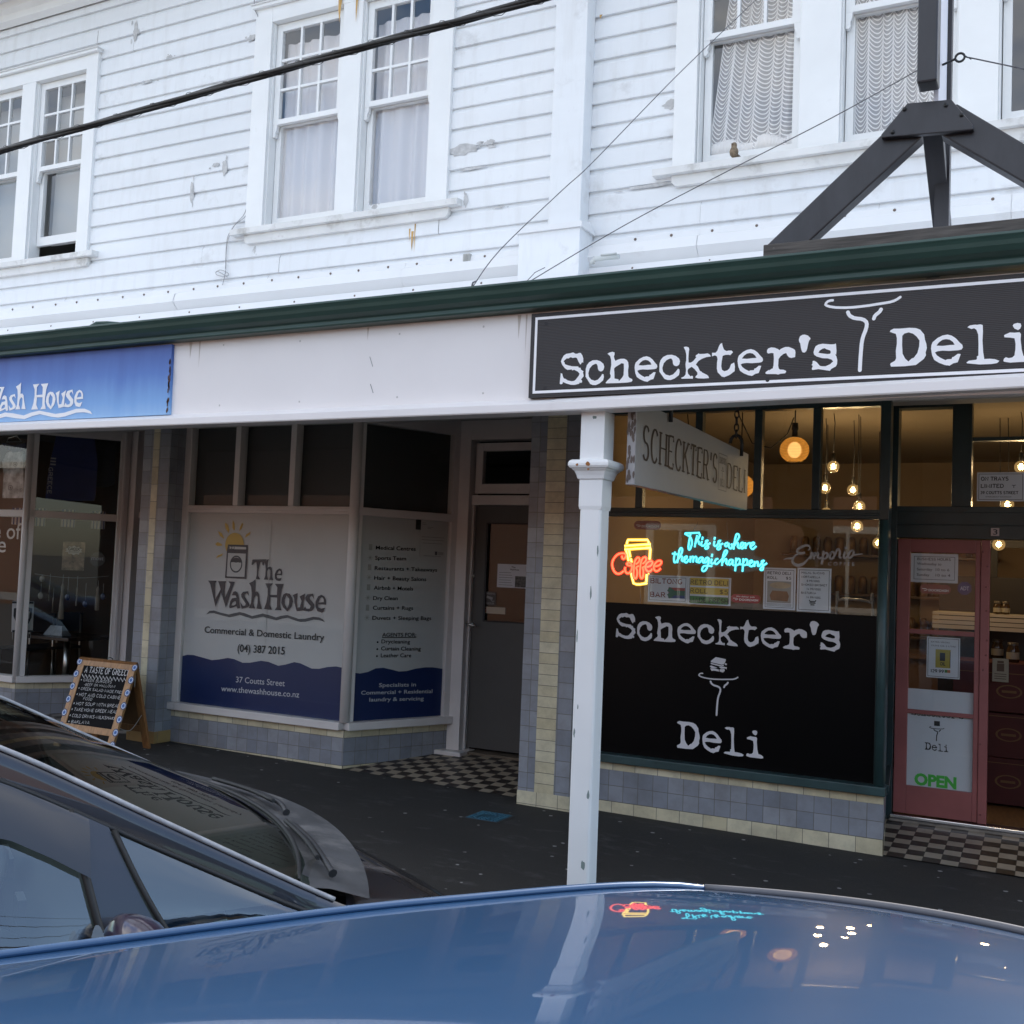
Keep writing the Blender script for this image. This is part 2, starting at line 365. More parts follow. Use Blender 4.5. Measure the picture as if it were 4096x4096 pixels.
def sktext(mb, pl, body, u0, u1, v0, h, off, wt=.12, slab=False, hairline=1.0, jit=0.0, gap=.24, slope=0.0, space=.45):
    """lettering from single strokes; slab adds serifs, hairline thins the horizontals, jit makes it hand drawn"""
    x = 0; items = []
    for ch in body:
        if ch == ' ': x += space; continue
        wd, st = SK[ch]; items.append((x, ch, st, rnd.uniform(-1, 1)*jit, 1+rnd.uniform(-1, 1)*jit)); x += wd+gap
    tot = x-gap; k = (u1-u0)/tot; q = 0
    def W(dx, dy): return hairline+(1-hairline)*dy
    for x0, ch, st, dy, sy in items:
        for p in st:
            pp = []
            for i, (a, b) in enumerate(p):
                a2 = u0+(x0+a+rnd.uniform(-1, 1)*jit*.35)*k; b2 = v0+(b*sy+dy*.4+rnd.uniform(-1, 1)*jit*.35)*h
                pp.append((a2, b2+slope*(a2-u0)))
            q += 1; mb.ribbon(pl, pp, wt*h, off+.00006*(q % 9), W if hairline < 1 else None)
            # round off / close the ends a little
            if slab and ch in SLABS:
                for e in (p[0], p[-1]):
                    if e[1] in (0, 1) :
                        uu = u0+(x0+e[0])*k; vv = v0+e[1]*h+slope*(uu-u0); s_ = wt*h*.36; d = wt*h*(1.05 if hairline == 1 else .95)
                        q += 1; mb.rect(pl, uu-d, vv-(s_ if e[1] else 0), uu+d, vv+(0 if e[1] else s_), off+.00006*(q % 9)+.0006)
    return mb

# ================================================================== SETTING
def gz(x): return -.012*(x+3.4)-.01
def asphalt(name, col, fleck):
    mt, nt, b = _new(name)
    n = noise(nt, 1.3, 6, rough=.6); r = ramp(nt, n.outputs['Fac'], [(.3, tuple(c*.65 for c in col)), (.72, tuple(c*1.5 for c in col))])
    g = noise(nt, 160, 2); c = mixc(nt, .5, r.outputs[0], ramp(nt, g.outputs['Fac'], [(.35, tuple(c*.5 for c in col)), (.7, tuple(c*1.7 for c in col))]).outputs[0])
    if fleck:
        tc = N(nt, 'ShaderNodeTexCoord'); v = N(nt, 'ShaderNodeTexVoronoi'); v.inputs['Scale'].default_value = 11; nt.links.new(tc.outputs['Object'], v.inputs['Vector'])
        dn = noise(nt, 60, 2); ad = N(nt, 'ShaderNodeMath', operation='MULTIPLY_ADD'); nt.links.new(dn.outputs['Fac'], ad.inputs[0]); ad.inputs[1].default_value = .14; nt.links.new(v.outputs['Distance'], ad.inputs[2])
        f1 = ramp(nt, ad.outputs[0], [(.20, (1, 1, 1)), (.23, (0, 0, 0))])
        k = N(nt, 'ShaderNodeSeparateColor'); nt.links.new(v.outputs['Color'], k.inputs[0]); f2 = ramp(nt, k.outputs[0], [(.70, (0, 0, 0)), (.82, (.8,)*3)])
        fm = mixc(nt, 1.0, f1.outputs[0], f2.outputs[0], 'MULTIPLY'); c = mixc(nt, fm, c, (.42, .41, .39))
        v2 = noise(nt, 3.0, 8, stretch=(1, 2.2, 1), rough=.75); f3 = ramp(nt, v2.outputs['Fac'], [(.55, (0, 0, 0)), (.75, (.38,)*3)]); c = mixc(nt, f3.outputs[0], c, (.16, .155, .15))
    nt.links.new(c, b.inputs['Base Color']); b.inputs['Roughness'].default_value = .85
    bp = N(nt, 'ShaderNodeBump'); bp.inputs['Strength'].default_value = .5; bp.inputs['Distance'].default_value = .004; nt.links.new(g.outputs['Fac'], bp.inputs['Height']); nt.links.new(bp.outputs[0], b.inputs['Normal'])
    return mt
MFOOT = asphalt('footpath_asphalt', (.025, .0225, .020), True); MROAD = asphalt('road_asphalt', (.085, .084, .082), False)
def sheet(name, x0, y0, x1, y1, dz, m_, nx=40, label=None):
    b = MB(); xs = [x0+(x1-x0)*i/nx for i in range(nx+1)]
    b.grid([[(x, y0, gz(max(-40, min(40, x)))+dz) for x in xs], [(x, y1, gz(max(-40, min(40, x)))+dz) for x in xs]], smooth=False)
    return b.build(name, m_, kind='structure', label=label, cat='ground')
CON = mat('concrete', (.38, .37, .35), .9, var=.25, scale=5, bump=.2)
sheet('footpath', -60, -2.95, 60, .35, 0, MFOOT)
sheet('road', -400, -13.5, 400, -3.08, -.13, MROAD)
b = MB()
for i in range(40):
    x0, x1 = -60+3*i, -57+3*i-.008; b.hexa([(x0, -3.09, gz(x0)-.14), (x1, -3.09, gz(x1)-.14), (x1, -2.95, gz(x1)-.14), (x0, -2.95, gz(x0)-.14), (x0, -3.08, gz(x0)+.003), (x1, -3.08, gz(x1)+.003), (x1, -2.95, gz(x1)+.003), (x0, -2.95, gz(x0)+.003)])
b.build('kerb', CON, kind='structure', label='grey concrete kerb between footpath and road', cat='kerb')
sheet('opposite_pavement', -60, -16.5, 60, -13.5, 0, CON)
b = MB(); b.grid([[(x, y, -.9) for x in (-900, 900)] for y in (-900, 900)], smooth=False); b.build('ground', mat('far_ground', (.12, .12, .1), .9), kind='structure', label='ground beyond the street', cat='ground')

# ------------------------------------------------------------------ paints
WB = mat('white_weatherboard_paint', (.76, .78, .80), .55, var=.06, scale=1.2, dirt=((.46, .45, .44), 2.6, .60, .86), bump=.05, bscale=25, stretch=(.35, 1, 1.5))
WT = mat('white_trim_paint', (.80, .81, .81), .45, var=.03, scale=3, dirt=((.55, .53, .5), 3.0, .66, .95))
WS = mat('weathered_sill_paint', (.70, .70, .69), .6, var=.08, scale=4, dirt=((.33, .31, .28), 5.5, .55, .82))
WM = mat('white_flashing_metal', (.76, .77, .78), .4, var=.03, scale=1.5, dirt=((.55, .54, .52), 2.5, .62, .9))
FP = mat('flaked_grey_primer', (.50, .50, .50), .8, var=.2, scale=20)
RU = mat('rust_stain', (.55, .34, .12), .8, var=.35, scale=14, stretch=(3, 1, .4))
CRK = mat('dark_gap', (.05, .05, .05), .9)
GUT = mat('dark_green_gutter_paint', (.030, .066, .055), .38, var=.12, scale=3, spec=.5)
FAS = mat('fascia_paint', (.82, .79, .78), .5, var=.03, scale=1.4, dirt=((.5, .44, .38), 2.6, .66, .95))
SHF = mat('shopfront_cream_paint', (.66, .63, .61), .45, var=.05, scale=4, dirt=((.3, .27, .24), 4, .64, .9))
DG = mat('dark_green_joinery', (.016, .036, .040), .35, var=.2, scale=6)
DGC = mat('chipped_green_joinery', (.030, .062, .064), .4, var=.2, scale=6, dirt=((.5, .5, .48), 26, .68, .72))
RED = mat('dusty_red_door_paint', (.30, .095, .090), .45, var=.1, scale=5, dirt=((.18, .06, .055), 7, .62, .9))
BLK = mat('black_vinyl', (.002, .002, .0024), .3, spec=.12)
GL = glass('shop_glass', ior=1.52); GLL = glass('laundry_glass', ior=1.3); GLU = glass('old_window_glass', tint=(1, 1, 1), ior=2.0, wob=.06)
LW = mat('white_lettering', (.90, .90, .92), .5); INK = mat('black_ink', (.012, .012, .014), .6); NAVY = mat('navy_ink', (.035, .04, .055), .6)
PAPER = mat('white_paper', (.66, .67, .72), .7, var=.03, scale=5)
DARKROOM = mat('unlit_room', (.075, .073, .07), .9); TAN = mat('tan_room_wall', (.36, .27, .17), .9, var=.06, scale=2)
GREYT, GREYT2 = (.225, .245, .285), (.325, .34, .375); CRT, CRT2 = (.60, .53, .35), (.72, .66, .48)
TG = tiles('grey_wall_tiles', GREYT, GREYT2, .109, .109); TCW = tiles('cream_course_tiles', CRT, CRT2, .165, 5)
TCN = tiles('cream_column_tiles', CRT, CRT2, 9, .0765); TCT = tiles('cream_narrow_tiles', CRT, CRT2, 9, .152)

# ================================================================== THE BUILDING
BLD = thing('shop_building', 'long two-storey shop building, white weatherboards above three glazed shopfronts', 'building', (-4.5, 2.0, 0))
# window openings upstairs (x ranges of the casings)
UW = [(-10.42, -8.37), (-6.41, -4.365), (-2.505, .56)]
ZS, ZH = 4.54, 6.50
b = MB(); EX = .1661; z0 = 3.80; k = 0; gaps = MB()
while z0+k*EX < 7.25:
    za = z0+k*EX; spans = [(-11.2, .95)]
    if za+EX*.6 > ZS-.05 and za+EX*.4 < ZH+.02:
        sp = []; cur = -11.2
        for a, c in UW: sp.append((cur, a+.06)); cur = c-.06
        sp.append((cur, .95)); spans = sp
    for a, c in spans:
        x = a
        while x < c-1e-6:
            ln = rnd.choice([2.6, 3.4, 4.2, 5.0])*rnd.uniform(.8, 1.1); x1 = min(c, x+ln)
            if c-x1 < .5: x1 = c
            y = rnd.uniform(-.0025, .0025); sag = rnd.uniform(-.003, .003)
            pr = [(.024, za-.010), (y-.003, za-.008), (y-.004, za+.004), (y, za+.116), (.018, za+.146), (.022, za+EX-.008)]
            b.sweep(pr, x, (x1-.0018, sag)); x = x1
    k += 1
b.build('weatherboard_wall', WB, BLD)
# flaked patches, cracks, rust runs: thin skins with their own outline
def blob(mb, pl, u, v, ru, rv, off, n=18, j=.3):
    mb.poly([pl.p(u+ru*math.cos(2*math.pi*i/n)*(1+rnd.uniform(-j, j)), v+rv*math.sin(2*math.pi*i/n)*(1+rnd.uniform(-j, j)), off) for i in range(n)])
WP = YP(0)
for px, py, ru, rv in [(545, 125, .03, .09), (770, 765, .022, .10), (900, 670, .03, .07), (865, 660, .04, .02), (590, 328, .07, .012), (680, 228, .04, .016), (1850, 600, .14, .04), (1960, 570, .04, .02),
                       (2680, 420, .05, .035), (1020, 1000, .012, .035), (1010, 150, .05, .025), (1500, 828, .03, .02), (1865, 800, .02, .05), (350, 790, .03, .05), (2600, 745, .18, .012), (1890, 675, .12, .012), (1995, 830, .05, .01), (1210, 900, .02, .02)]:
    b = MB(); u, v = WP.uv(px, py); blob(b, WP, u, v, ru, rv, .0065)
    for q in range(3): blob(b, WP, u+rnd.uniform(-2.2, 2.2)*ru, v+rnd.uniform(-1.5, 1.5)*rv, ru*.25, rv*.3, .0066, 9)
    b.build('flaked_patch', FP, BLD)
for px, py, w_, h_ in [(1650, 965, .012, .16), (1660, 955, .006, .24), (1640, 940, .008, .1), (1375, 20, .03, .35), (1440, 30, .015, .3), (2405, 68, .012, .03)]:
    b = MB(); u, v = WP.uv(px, py); o_ = .0062 if py > 900 or py < 80 and px > 2000 else .045
    b.poly([WP.p(u-w_, v+h_/2, o_), WP.p(u-w_*.6, v-h_*.2, o_), WP.p(u-w_*.1, v-h_*.5, o_), WP.p(u+w_*.3, v-h_*.1, o_), WP.p(u+w_, v+h_/2, o_)])
    b.build('rust_streak', RU, BLD)

# --- eaves, roof and the mass of the building
b = MB(); b.sweep([(-.02, 7.02), (-.07, 7.06), (-.07, 7.13), (-.11, 7.17), (-.11, 7.235), (-.62, 7.25), (-.62, 7.27), (-.70, 7.28), (-.74, 7.40), (-.70, 7.41)], -11.3, 1.1)
b.build('eave', WT, BLD)
b = MB(); b.sweep([(-.72, 7.42), (4.5, 9.2), (9.6, 7.4)], -11.4, 1.2); b.build('roof', mat('roof_iron', (.20, .10, .08), .5), BLD)
b = MB(); DZ = .002
for x0, y0, z0_, x1, y1, z1 in [(-11.2, .03, 2.95, -11.12, 9.5, 7.3), (.87, .03, 2.95, .95, 9.5, 7.3), (-11.2, 9.5, -.2, .95, 9.58, 7.3), (-11.2, .3, -.2, -11.12, 9.5, 2.95), (1.6, .3, -.2, 1.68, 9.5, 2.95), (-11.12, .05, 3.05, 1.6, 9.5, 3.25), (-11.12, .05, 7.1, .87, 9.5, 7.2)]: b.box(x0, y0, z0_, x1, y1, z1)
b.box(-11.2, .03, 2.82, .95, .2, 3.82)
b.build('side_wall', mat('back_render', (.5, .49, .47), .8), BLD)
b = MB(); b.box(-11.1, 3.4, 3.26, .86, 3.5, 7.09)
for x in (-7.4, -3.3): b.box(x-.05, .25, 3.26, x+.05, 3.4, 7.09)
b.build('room_wall', mat('upstairs_room', (.34, .33, .31), .9), BLD)

# --- sash windows
def sash(mb, x0, x1, z0, z1, y, bar, st=.05, rail=.05, low=.08):
    """one sash: stiles, rails and glazing bars"""
    mb.box(x0, y, z0, x0+st, y+.04, z1); mb.box(x1-st, y, z0, x1, y+.04, z1)
    mb.box(x0+st, y+.001, z0, x1-st, y+.039, z0+low); mb.box(x0+st, y+.001, z1-rail, x1-st, y+.039, z1)
    gx0, gx1, g0, g1 = x0+st, x1-st, z0+low, z1-rail
    if bar:
        for i in (1, 2):
            x = gx0+(gx1-gx0)*i/3; mb.box(x-.011, y+.004, g0, x+.011, y+.036, g1)
            z = g0+(g1-g0)*i/3; mb.box(gx0, y+.006, z-.011, gx1, y+.034, z+.011)
    return gx0, gx1, g0, g1
def sash_window(sashes, xl, xr, wl, wr, opens=()):
    """casing from xl to xr with sashes [(x0,x1)..]; wl/wr casing widths"""
    f = MB(); y0 = -.035
    xs = [xl+wl]+[v for s_ in sashes for v in s_]+[xr-wr]
    f.box(xl, y0, ZS, xl+wl, .14, ZH); f.box(xr-wr, y0, ZS, xr, .14, ZH)
    f.box(xl+wl, y0+.002, 6.362, xr-wr, .14, ZH-.002)
    for (a, c), (d, e) in zip(sashes[:-1], sashes[1:]): f.box(c+.012, y0+.004, ZS, d-.012, .14, 6.362)
    for a, c in sashes:   # pulley stiles / parting beads inside each light
        f.box(a-.013, .0, ZS, a, .13, 6.362); f.box(c, .0, ZS, c+.013, .13, 6.362)
    f.box(xl-.02, -.07, ZH-.001, xr+.02, .0, ZH+.028); f.box(xl-.035, -.085, ZH+.028, xr+.035, .0, ZH+.036)
    W_ = f.build('window', WT, BLD, bevel=.003)
    s = MB(); s.hexa([(xl-.13, -.085, ZS-.063), (xr+.13, -.085, ZS-.063), (xr+.13, .14, ZS-.058), (xl-.13, .14, ZS-.058), (xl-.13, -.085, ZS-.012), (xr+.13, -.085, ZS-.012), (xr+.13, .14, ZS+.006), (xl-.13, .14, ZS+.006)])
    s.prism([(xl-.0, -.04, 4.478), (xr+.03, -.04, 4.478), (xr+.03, -.04, 4.43), (xr-.0, -.04, 4.398), (xl+.03, -.04, 4.398), (xl, -.04, 4.43)], [(xl-.0, .0, 4.478), (xr+.03, .0, 4.478), (xr+.03, .0, 4.43), (xr-.0, .0, 4.398), (xl+.03, .0, 4.398), (xl, .0, 4.43)])
    s.build('sill', WS, W_, bevel=.003)
    for i, (a, c) in enumerate(sashes):
        up = MB(); g = sash(up, a+.004, c-.004, 5.455, 6.358, .03, True, .058, .066, .045)
        for xx, sgn in ((a+.004, 1), (c-.004, -1)):   # horns under the meeting rail
            pr = [(0, 5.455), (0, 5.35), (.02, 5.345), (.034, 5.36), (.03, 5.385), (.042, 5.41), (.048, 5.455)]
            up.prism([(xx+sgn*q*.95, .032, z) for q, z in pr], [(xx+sgn*q*.95, .068, z) for q, z in pr])
        up.build('upper_sash', WT, W_)
        p = MB(); p.quad((g[0], .052, g[2]), (g[1], .052, g[2]), (g[1], .052, g[3]), (g[0], .052, g[3])); 
        lo = MB(); dz = opens[i] if i < len(opens) else 0
        h = sash(lo, a+.006, c-.006, ZS+.008+dz, 5.50+dz*.0, .082, False, .052, .05, .088)
        lo.build('lower_sash', WT, W_)
        p.quad((h[0], .102, h[2]), (h[1], .102, h[2]), (h[1], .102, h[3]), (h[0], .102, h[3])); p.build('pane', GLU, W_)
    return W_
sash_window([(-10.15, -9.455), (-9.235, -8.535)], -10.42, -8.37, .25, .155, (0, .16))
sash_window([(-6.215, -5.47), (-5.245, -4.57)], -6.41, -4.365, .185, .195)
sash_window([(-2.325, -1.635), (-1.345, -.645), (-.385, .31)], -2.505, .56, .165, .235)

# --- pilaster between the houses upstairs
b = MB(); b.box(-3.41, -.15, 4.155, -3.15, .0, 7.0); b.box(-3.43, -.16, 4.16, -3.12, .0, 4.185)
b.build('pilaster', WB, BLD, bevel=.006)
b = MB(); b.box(-3.60, -.235, 3.55, -3.11, .0, 4.12); b.build('pilaster_base', WB, BLD, bevel=.005)
b = MB(); b.hexa([(-3.62, -.255, 4.118), (-3.09, -.255, 4.118), (-3.09, 0, 4.12), (-3.62, 0, 4.12), (-3.62, -.255, 4.158), (-3.09, -.255, 4.158), (-3.09, -.1, 4.19), (-3.62, -.1, 4.19)]); b.build('pilaster_cap', WM, BLD)

# --- wall apron flashing with its screws
b = MB(); pr = [(0, 4.082), (-.012, 4.078), (-.014, 4.035), (-.060, 4.018), (-.085, 3.942), (-.022, 3.876), (-.050, 3.868), (-.055, 3.80), (-.08, 3.70)]
for a, c in ((-11.2, -9.72), (-9.722, -7.16), (-7.162, -4.73), (-4.732, -3.60), (-3.11, -2.29), (-2.292, -.31), (-.312, .95)): b.sweep([(y+rnd.uniform(-.003, .003), z) for y, z in pr], a, c-.004)
b.build('apron_flashing', WM, BLD)
b = MB()
for i in range(40):
    x = -10.9+i*.3+rnd.uniform(-.03, .03)
    if -3.7 < x < -3.05: continue
    b.lathe([(.0, -.006), (.008, -.005), (.011, 0)], (x, -.013, 4.058), 8, 'y')
    if i % 2: b.lathe([(.0, -.006), (.008, -.005), (.011, 0)], (x, -.048, 3.838), 8, 'y')
b.build('screw', mat('rusty_screw', (.16, .12, .1), .7), BLD).__setitem__('kind', 'stuff')

# ================================================================== SHOPFRONT: tiled pilasters and risers
def pil(x0, x1, c0, c1, y, cm, base):
    f = MB(); f.box(x0, y, -.12, x1, .35, 2.93); P_ = f.build('tiled_pilaster', TG, BLD)
    c = MB(); c.box(c0, y-.0025, .098+gz(x0), c1, y+.01, 2.93); c.build('cream_tile_band', cm, P_)
    c = MB(); c.box(x0-.004, y-.005, -.12, x1+.004, .34, .098+gz(x0)); c.build('base_tile_course', base, P_)
pil(-3.45, -3.05, -3.32, -3.17, -.20, TCN, TCW)
pil(-7.29, -6.97, -7.172, -7.098, -.20, TCT, tiles('tan_base_tiles', (.36, .24, .09), (.42, .29, .12), .165, 5))
def riser(pl, u0, u1, zt, zb, nm='stall_riser'):
    """tiled stall riser: cream base course, two grey courses, cream top course"""
    f = MB(); g = pl.p(0, 0)
    def strip(a, b_, z0, z1, off):
        return MB().quad(pl.p(a, z0, off), pl.p(b_, z0, off), pl.p(b_, z1, off), pl.p(a, z1, off), [(a, z0-zb), (b_, z0-zb), (b_, z1-zb), (a, z1-zb)])
    P_ = strip(u0, u1, zb+.0, zt, 0).build(nm, TG, BLD)
    strip(u0, u1, zt-.058, zt, .003).build('top_tile_course', TCW, P_); strip(u0, u1, zb-.35, zb, .003).build('base_tile_course', TCW, P_)
    return P_

# ------------------------------------------------------------------ the deli
PD = YP(.0)
riser(YP(-.012), -3.06, -.99, .335, .06)
riser(Pl((-.99, -.012, 0), (-.105, .862, 0)), 0, .87, .335, .06)
f = MB()
for x0, x1, z0_, z1 in [(-3.05, -2.95, .39, 2.93), (-1.055, -.992, .39, 2.93), (-2.95, -1.055, 2.062, 2.122), (-2.95, -1.055, 2.79, 2.93)]: f.box(x0, -.02, z0_, x1, .06, z1)
for x in (-2.68, -2.255, -1.842, -1.455): f.box(x-.026, -.016, 2.122, x+.026, .056, 2.79)
f.box(-2.95, -.03, 2.083, -1.055, .0, 2.1)
DW = f.build('deli_window', DG, BLD, bevel=.004)
MB().box(-3.05, -.075, .335, -.975, .06, .392).build('sill', DGC, DW, bevel=.006)
f = MB(); f.tube([(-1.022, -.022, .39), (-1.022, -.022, 2.06)], .03, 12); f.build('corner_post', DGC, DW)
p = MB(); p.quad((-2.95, .02, 1.446), (-1.055, .02, 1.446), (-1.055, .02, 2.062), (-2.95, .02, 2.062))
xs = [-2.95, -2.68, -2.255, -1.842, -1.455, -1.055]
for a, c in zip(xs[:-1], xs[1:]): p.quad((a+.02, .02, 2.122), (c-.02, .02, 2.122), (c-.02, .02, 2.79), (a+.02, .02, 2.79))
p.build('pane', GL, DW)
MB().box(-2.95, .0195, .392, -1.055, .030, 1.447).build('black_film', BLK, DW)
# return wall, door frame, transom lights
f = MB(); RT = Pl((-.992, -.0, 0), (-.105, .85, 0)); f.slab(RT, .0, .392, .857, 2.93, -.06, .0); f.slab(RT, 0, .345, .86, .40, -.05, .03)
f.box(-1.135, .80, -.05, -1.052, .93, 2.93); f.box(-1.052, .80, 1.985, .55, .93, 2.205); f.box(-1.052, .795, 2.165, .55, .80, 2.205)
f.box(-.70, .80, 2.205, -.575, .93, 2.93); f.box(-1.052, .80, 2.90, -.70, .93, 2.93); f.box(-.575, .82, 2.66, .55, .90, 2.685); f.box(-1.052, .792, 2.075, .55, .80, 2.082)
f.box(.47, .80, -.05, .55, .93, 1.985)
DF = f.build('door_frame', DG, BLD, bevel=.003)
p = MB(); p.quad((-1.05, .86, 2.2), (-.7, .86, 2.2), (-.7, .86, 2.9), (-1.05, .86, 2.9)); p.quad((-.575, .86, 2.2), (.55, .86, 2.2), (.55, .86, 2.93), (-.575, .86, 2.93)); p.build('transom_pane', GL, DF)
# red door leaf (left) with its astragal ; the right leaf stands open inside
YD = .84; d = MB(); zb, zt = .075, 1.978; xl, xr = -1.048, -.452
gx0, gx1 = -.965, -.543
for x0, x1, z0_, z1 in [(xl, gx0, zb, zt), (gx1, -.510, zb, zt), (gx0, gx1, 1.886, zt), (gx0, gx1, zb, .268), (gx0, gx1, 1.318, 1.349), (gx0, gx1, .765, .793)]: d.box(x0, YD, z0_, x1, YD+.045, z1)
DOOR = d.build('door', RED, BLD, bevel=.003, label='dusty red glazed deli door, closed leaf')
MB().box(-.508, YD-.008, zb-.004, xr, YD+.05, zt+.001).build('astragal', RED, DOOR, bevel=.003)
p = MB()
for z0_, z1 in ((1.349, 1.886), (.793, 1.318), (.268, .765)): p.quad((gx0, YD+.02, z0_), (gx1, YD+.02, z0_), (gx1, YD+.02, z1), (gx0, YD+.02, z1))
p.build('pane', GL, DOOR)
b = MB()
for z_ in (1.9, 1.8, 1.66, 1.5, 1.3, 1.2, 1.1, .6, .13): b.lathe([(0, -.004), (.006, -.003), (.007, 0)], (-.482+rnd.uniform(-.018, .018), YD-.008, z_), 8, 'y')
b.build('screw', mat('painted_screw', (.2, .06, .055), .5), DOOR)
d = MB(); d.box(.40, .95, .07, .445, 1.56, 1.975); d.build('open_leaf', RED, BLD)
MB().box(-1.06, .79, .045, .5, .90, .068).build('threshold', mat('aluminium_sill', (.75, .76, .78), .22, metal=1), BLD, bevel=.004)
MB().box(-1.06, .77, -.06, .5, .80, .043).build('threshold_step', mat('grey_step', (.23, .2, .17), .8, var=.3, scale=9), BLD)
# chequered entry floor, rising to the door
TCH = checker('chequer_floor', (.024, .018, .015), (.34, .29, .22), .1035)
b = MB(); b.quad((-1.06, -.01, -.03), (.6, -.01, -.045), (.6, .80, .03), (-1.1, .80, .03), [(0, 0), (1.66, 0), (1.66, .83), (-.04, .83)]); b.build('entry_floor', TCH, BLD)
# rooms behind the glass
def room(x0, y0, x1, y1, z1, wm, fm, cm, z0_=.03, yf=.93):
    q = MB(); q.box(x0, y1, z0_, x1, y1+.05, z1); q.box(x0-.05, y0, z0_, x0, y1, z1); q.box(x1, y0, z0_, x1+.05, y1, z1); q.build('room_wall', wm, BLD)
    MB().box(x0, y0, z1, x1, y1, z1+.05).build('room_ceiling', cm, BLD); MB().box(x0, yf, z0_-.05, x1, y1, z0_).build('room_floor', fm, BLD)
WOODF = mat('worn_timber_floor', (.13, .075, .035), .45, var=.3, scale=6, stretch=(8, 1, 1))
room(-3.2, .10, 1.5, 5.2, 2.99, TAN, WOODF, mat('deli_ceiling', (.25, .2, .14), .9), .035)

# ------------------------------------------------------------------ the laundry
PW = YP(.0); WSP0, WSP1 = Vector((-5.115, -.012, 0)), Vector((-4.70, .93, 0)); PS = Pl(WSP0, WSP1-WSP0); LS = (WSP1-WSP0).length
riser(YP(-.012), -6.98, -5.115, .315, .035); riser(PS, 0, LS, .315, .035)
f = MB()
for x0, x1, z0_, z1 in [(-6.975, -6.90, .38, 2.93), (-6.90, -5.15, 2.045, 2.11), (-6.90, -5.15, 2.80, 2.93)]: f.box(x0, -.02, z0_, x1, .06, z1)
f.box(-6.90, -.035, 2.07, -5.15, -.02, 2.095)
for x in (-6.345, -5.745): f.box(x-.028, -.045, 2.11, x+.028, .05, 2.80)
LWN = f.build('laundry_window', SHF, BLD, bevel=.005)
f = MB(); f.tube([(-5.115, -.012, .38), (-5.115, -.012, 2.93)], .042, 12); f.build('corner_post', SHF, LWN)
MB().box(-7.0, -.07, .318, -5.13, .06, .382).build('sill', SHF, LWN, bevel=.006)
p = MB(); p.quad((-6.9, -.002, .38), (-5.15, -.002, .38), (-5.15, -.002, 2.045), (-6.9, -.002, 2.045))
for a, c in ((-6.9, -6.373), (-6.317, -5.773), (-5.717, -5.15)): p.quad((a, .02, 2.11), (c, .02, 2.11), (c, .02, 2.80), (a, .02, 2.80))
p.build('pane', GLL, LWN)
FILM = mat('white_window_film', (.56, .55, .55), .6, var=.04, scale=1.5); FILMB = mat('navy_window_film', (.012, .026, .105), .35)
MB().box(-6.9, .016, .38, -5.15, .020, 2.045).build('white_film', FILM, LWN)
PF = YP(.012)
def wave(mb, pl, top, u0, u1, v0, off):
    """fill between a wavy top line and v0"""
    for (a, va), (c, vc) in zip(top[:-1], top[1:]): mb.quad(pl.p(a, v0, off), pl.p(c, v0, off), pl.p(c, vc, off), pl.p(a, va, off))
tops = [PF.uv(*q) for q in pts((700, 1950), .4918, [(57, 1370), (100, 1360), (150, 1362), (230, 1385), (300, 1404), (360, 1398), (430, 1386), (480, 1395), (550, 1425), (610, 1425), (700, 1409), (760, 1418), (840, 1450), (900, 1440), (970, 1420), (1020, 1430), (1110, 1472), (1170, 1475), (1240, 1460), (1310, 1455), (1360, 1465), (1390, 1478)])]
tops[0] = (-6.9, tops[0][1]); tops[-1] = (-5.15, tops[-1][1])
b = MB(); wave(b, PF, tops, 0, 0, .382, .0); b.build('navy_wave', FILMB, LWN)
MB().box(-6.9, .065, 2.11, -5.15, .07, 2.80).build('grey_film', mat('dark_grey_film', (.055, .055, .055), .6), LWN)
b = MB(); PF2 = YP(.008)
u0, v0 = PF.uv(1085, 2060); u1, _ = PF.uv(1052, 2600); b.rect(PF, u0-.006, .95, u0+.006, 2.04, .0015); b.build('film_seam', mat('pale_seam', (.60, .59, .58), .6), LWN)
# splayed side window of the laundry
f = MB(); f.slab(PS, .0, 2.045, LS-.07, 2.11, -.06, .03); f.slab(PS, LS-.08, .38, LS, 2.93, -.06, .03); f.slab(PS, .0, 2.80, LS-.07, 2.93, -.06, .03); f.slab(PS, .03, .382, .07, 2.93, -.06, .02)
LSW = f.build('laundry_side_window', SHF, BLD, bevel=.004)
g_ = MB(); g_.slab(PS, 0, .318, LS-.01, .382, -.06, .07); g_.build('sill', SHF, LSW, bevel=.006)
p = MB(); p.rect(PS, .07, .38, LS-.08, 2.045, -.002); p.rect(PS, .07, 2.11, LS-.08, 2.8, -.004); p.build('pane', GLL, LSW)
p = MB(); p.slab(PS, .07, 2.11, LS-.08, 2.8, -.045, -.04); p.build('grey_film', mat('dark_grey_film', (.055, .055, .055)), LSW)
p = MB(); p.slab(PS, .07, .38, LS-.08, 2.045, -.022, -.018); p.build('white_film', FILM, LSW)
tops = [PS.uv(*q) for q in pts((1400, 2000), .6213, [(30, 1112), (70, 1118), (120, 1108), (170, 1085), (220, 1081), (270, 1092), (320, 1105), (370, 1102), (430, 1086), (490, 1078), (540, 1078), (588, 1088)])]
tops[0] = (.07, tops[0][1]); tops[-1] = (LS-.08, tops[-1][1]); b = MB(); wave(b, PS, tops, 0, 0, .382, -.012); b.build('navy_wave', FILMB, LSW)
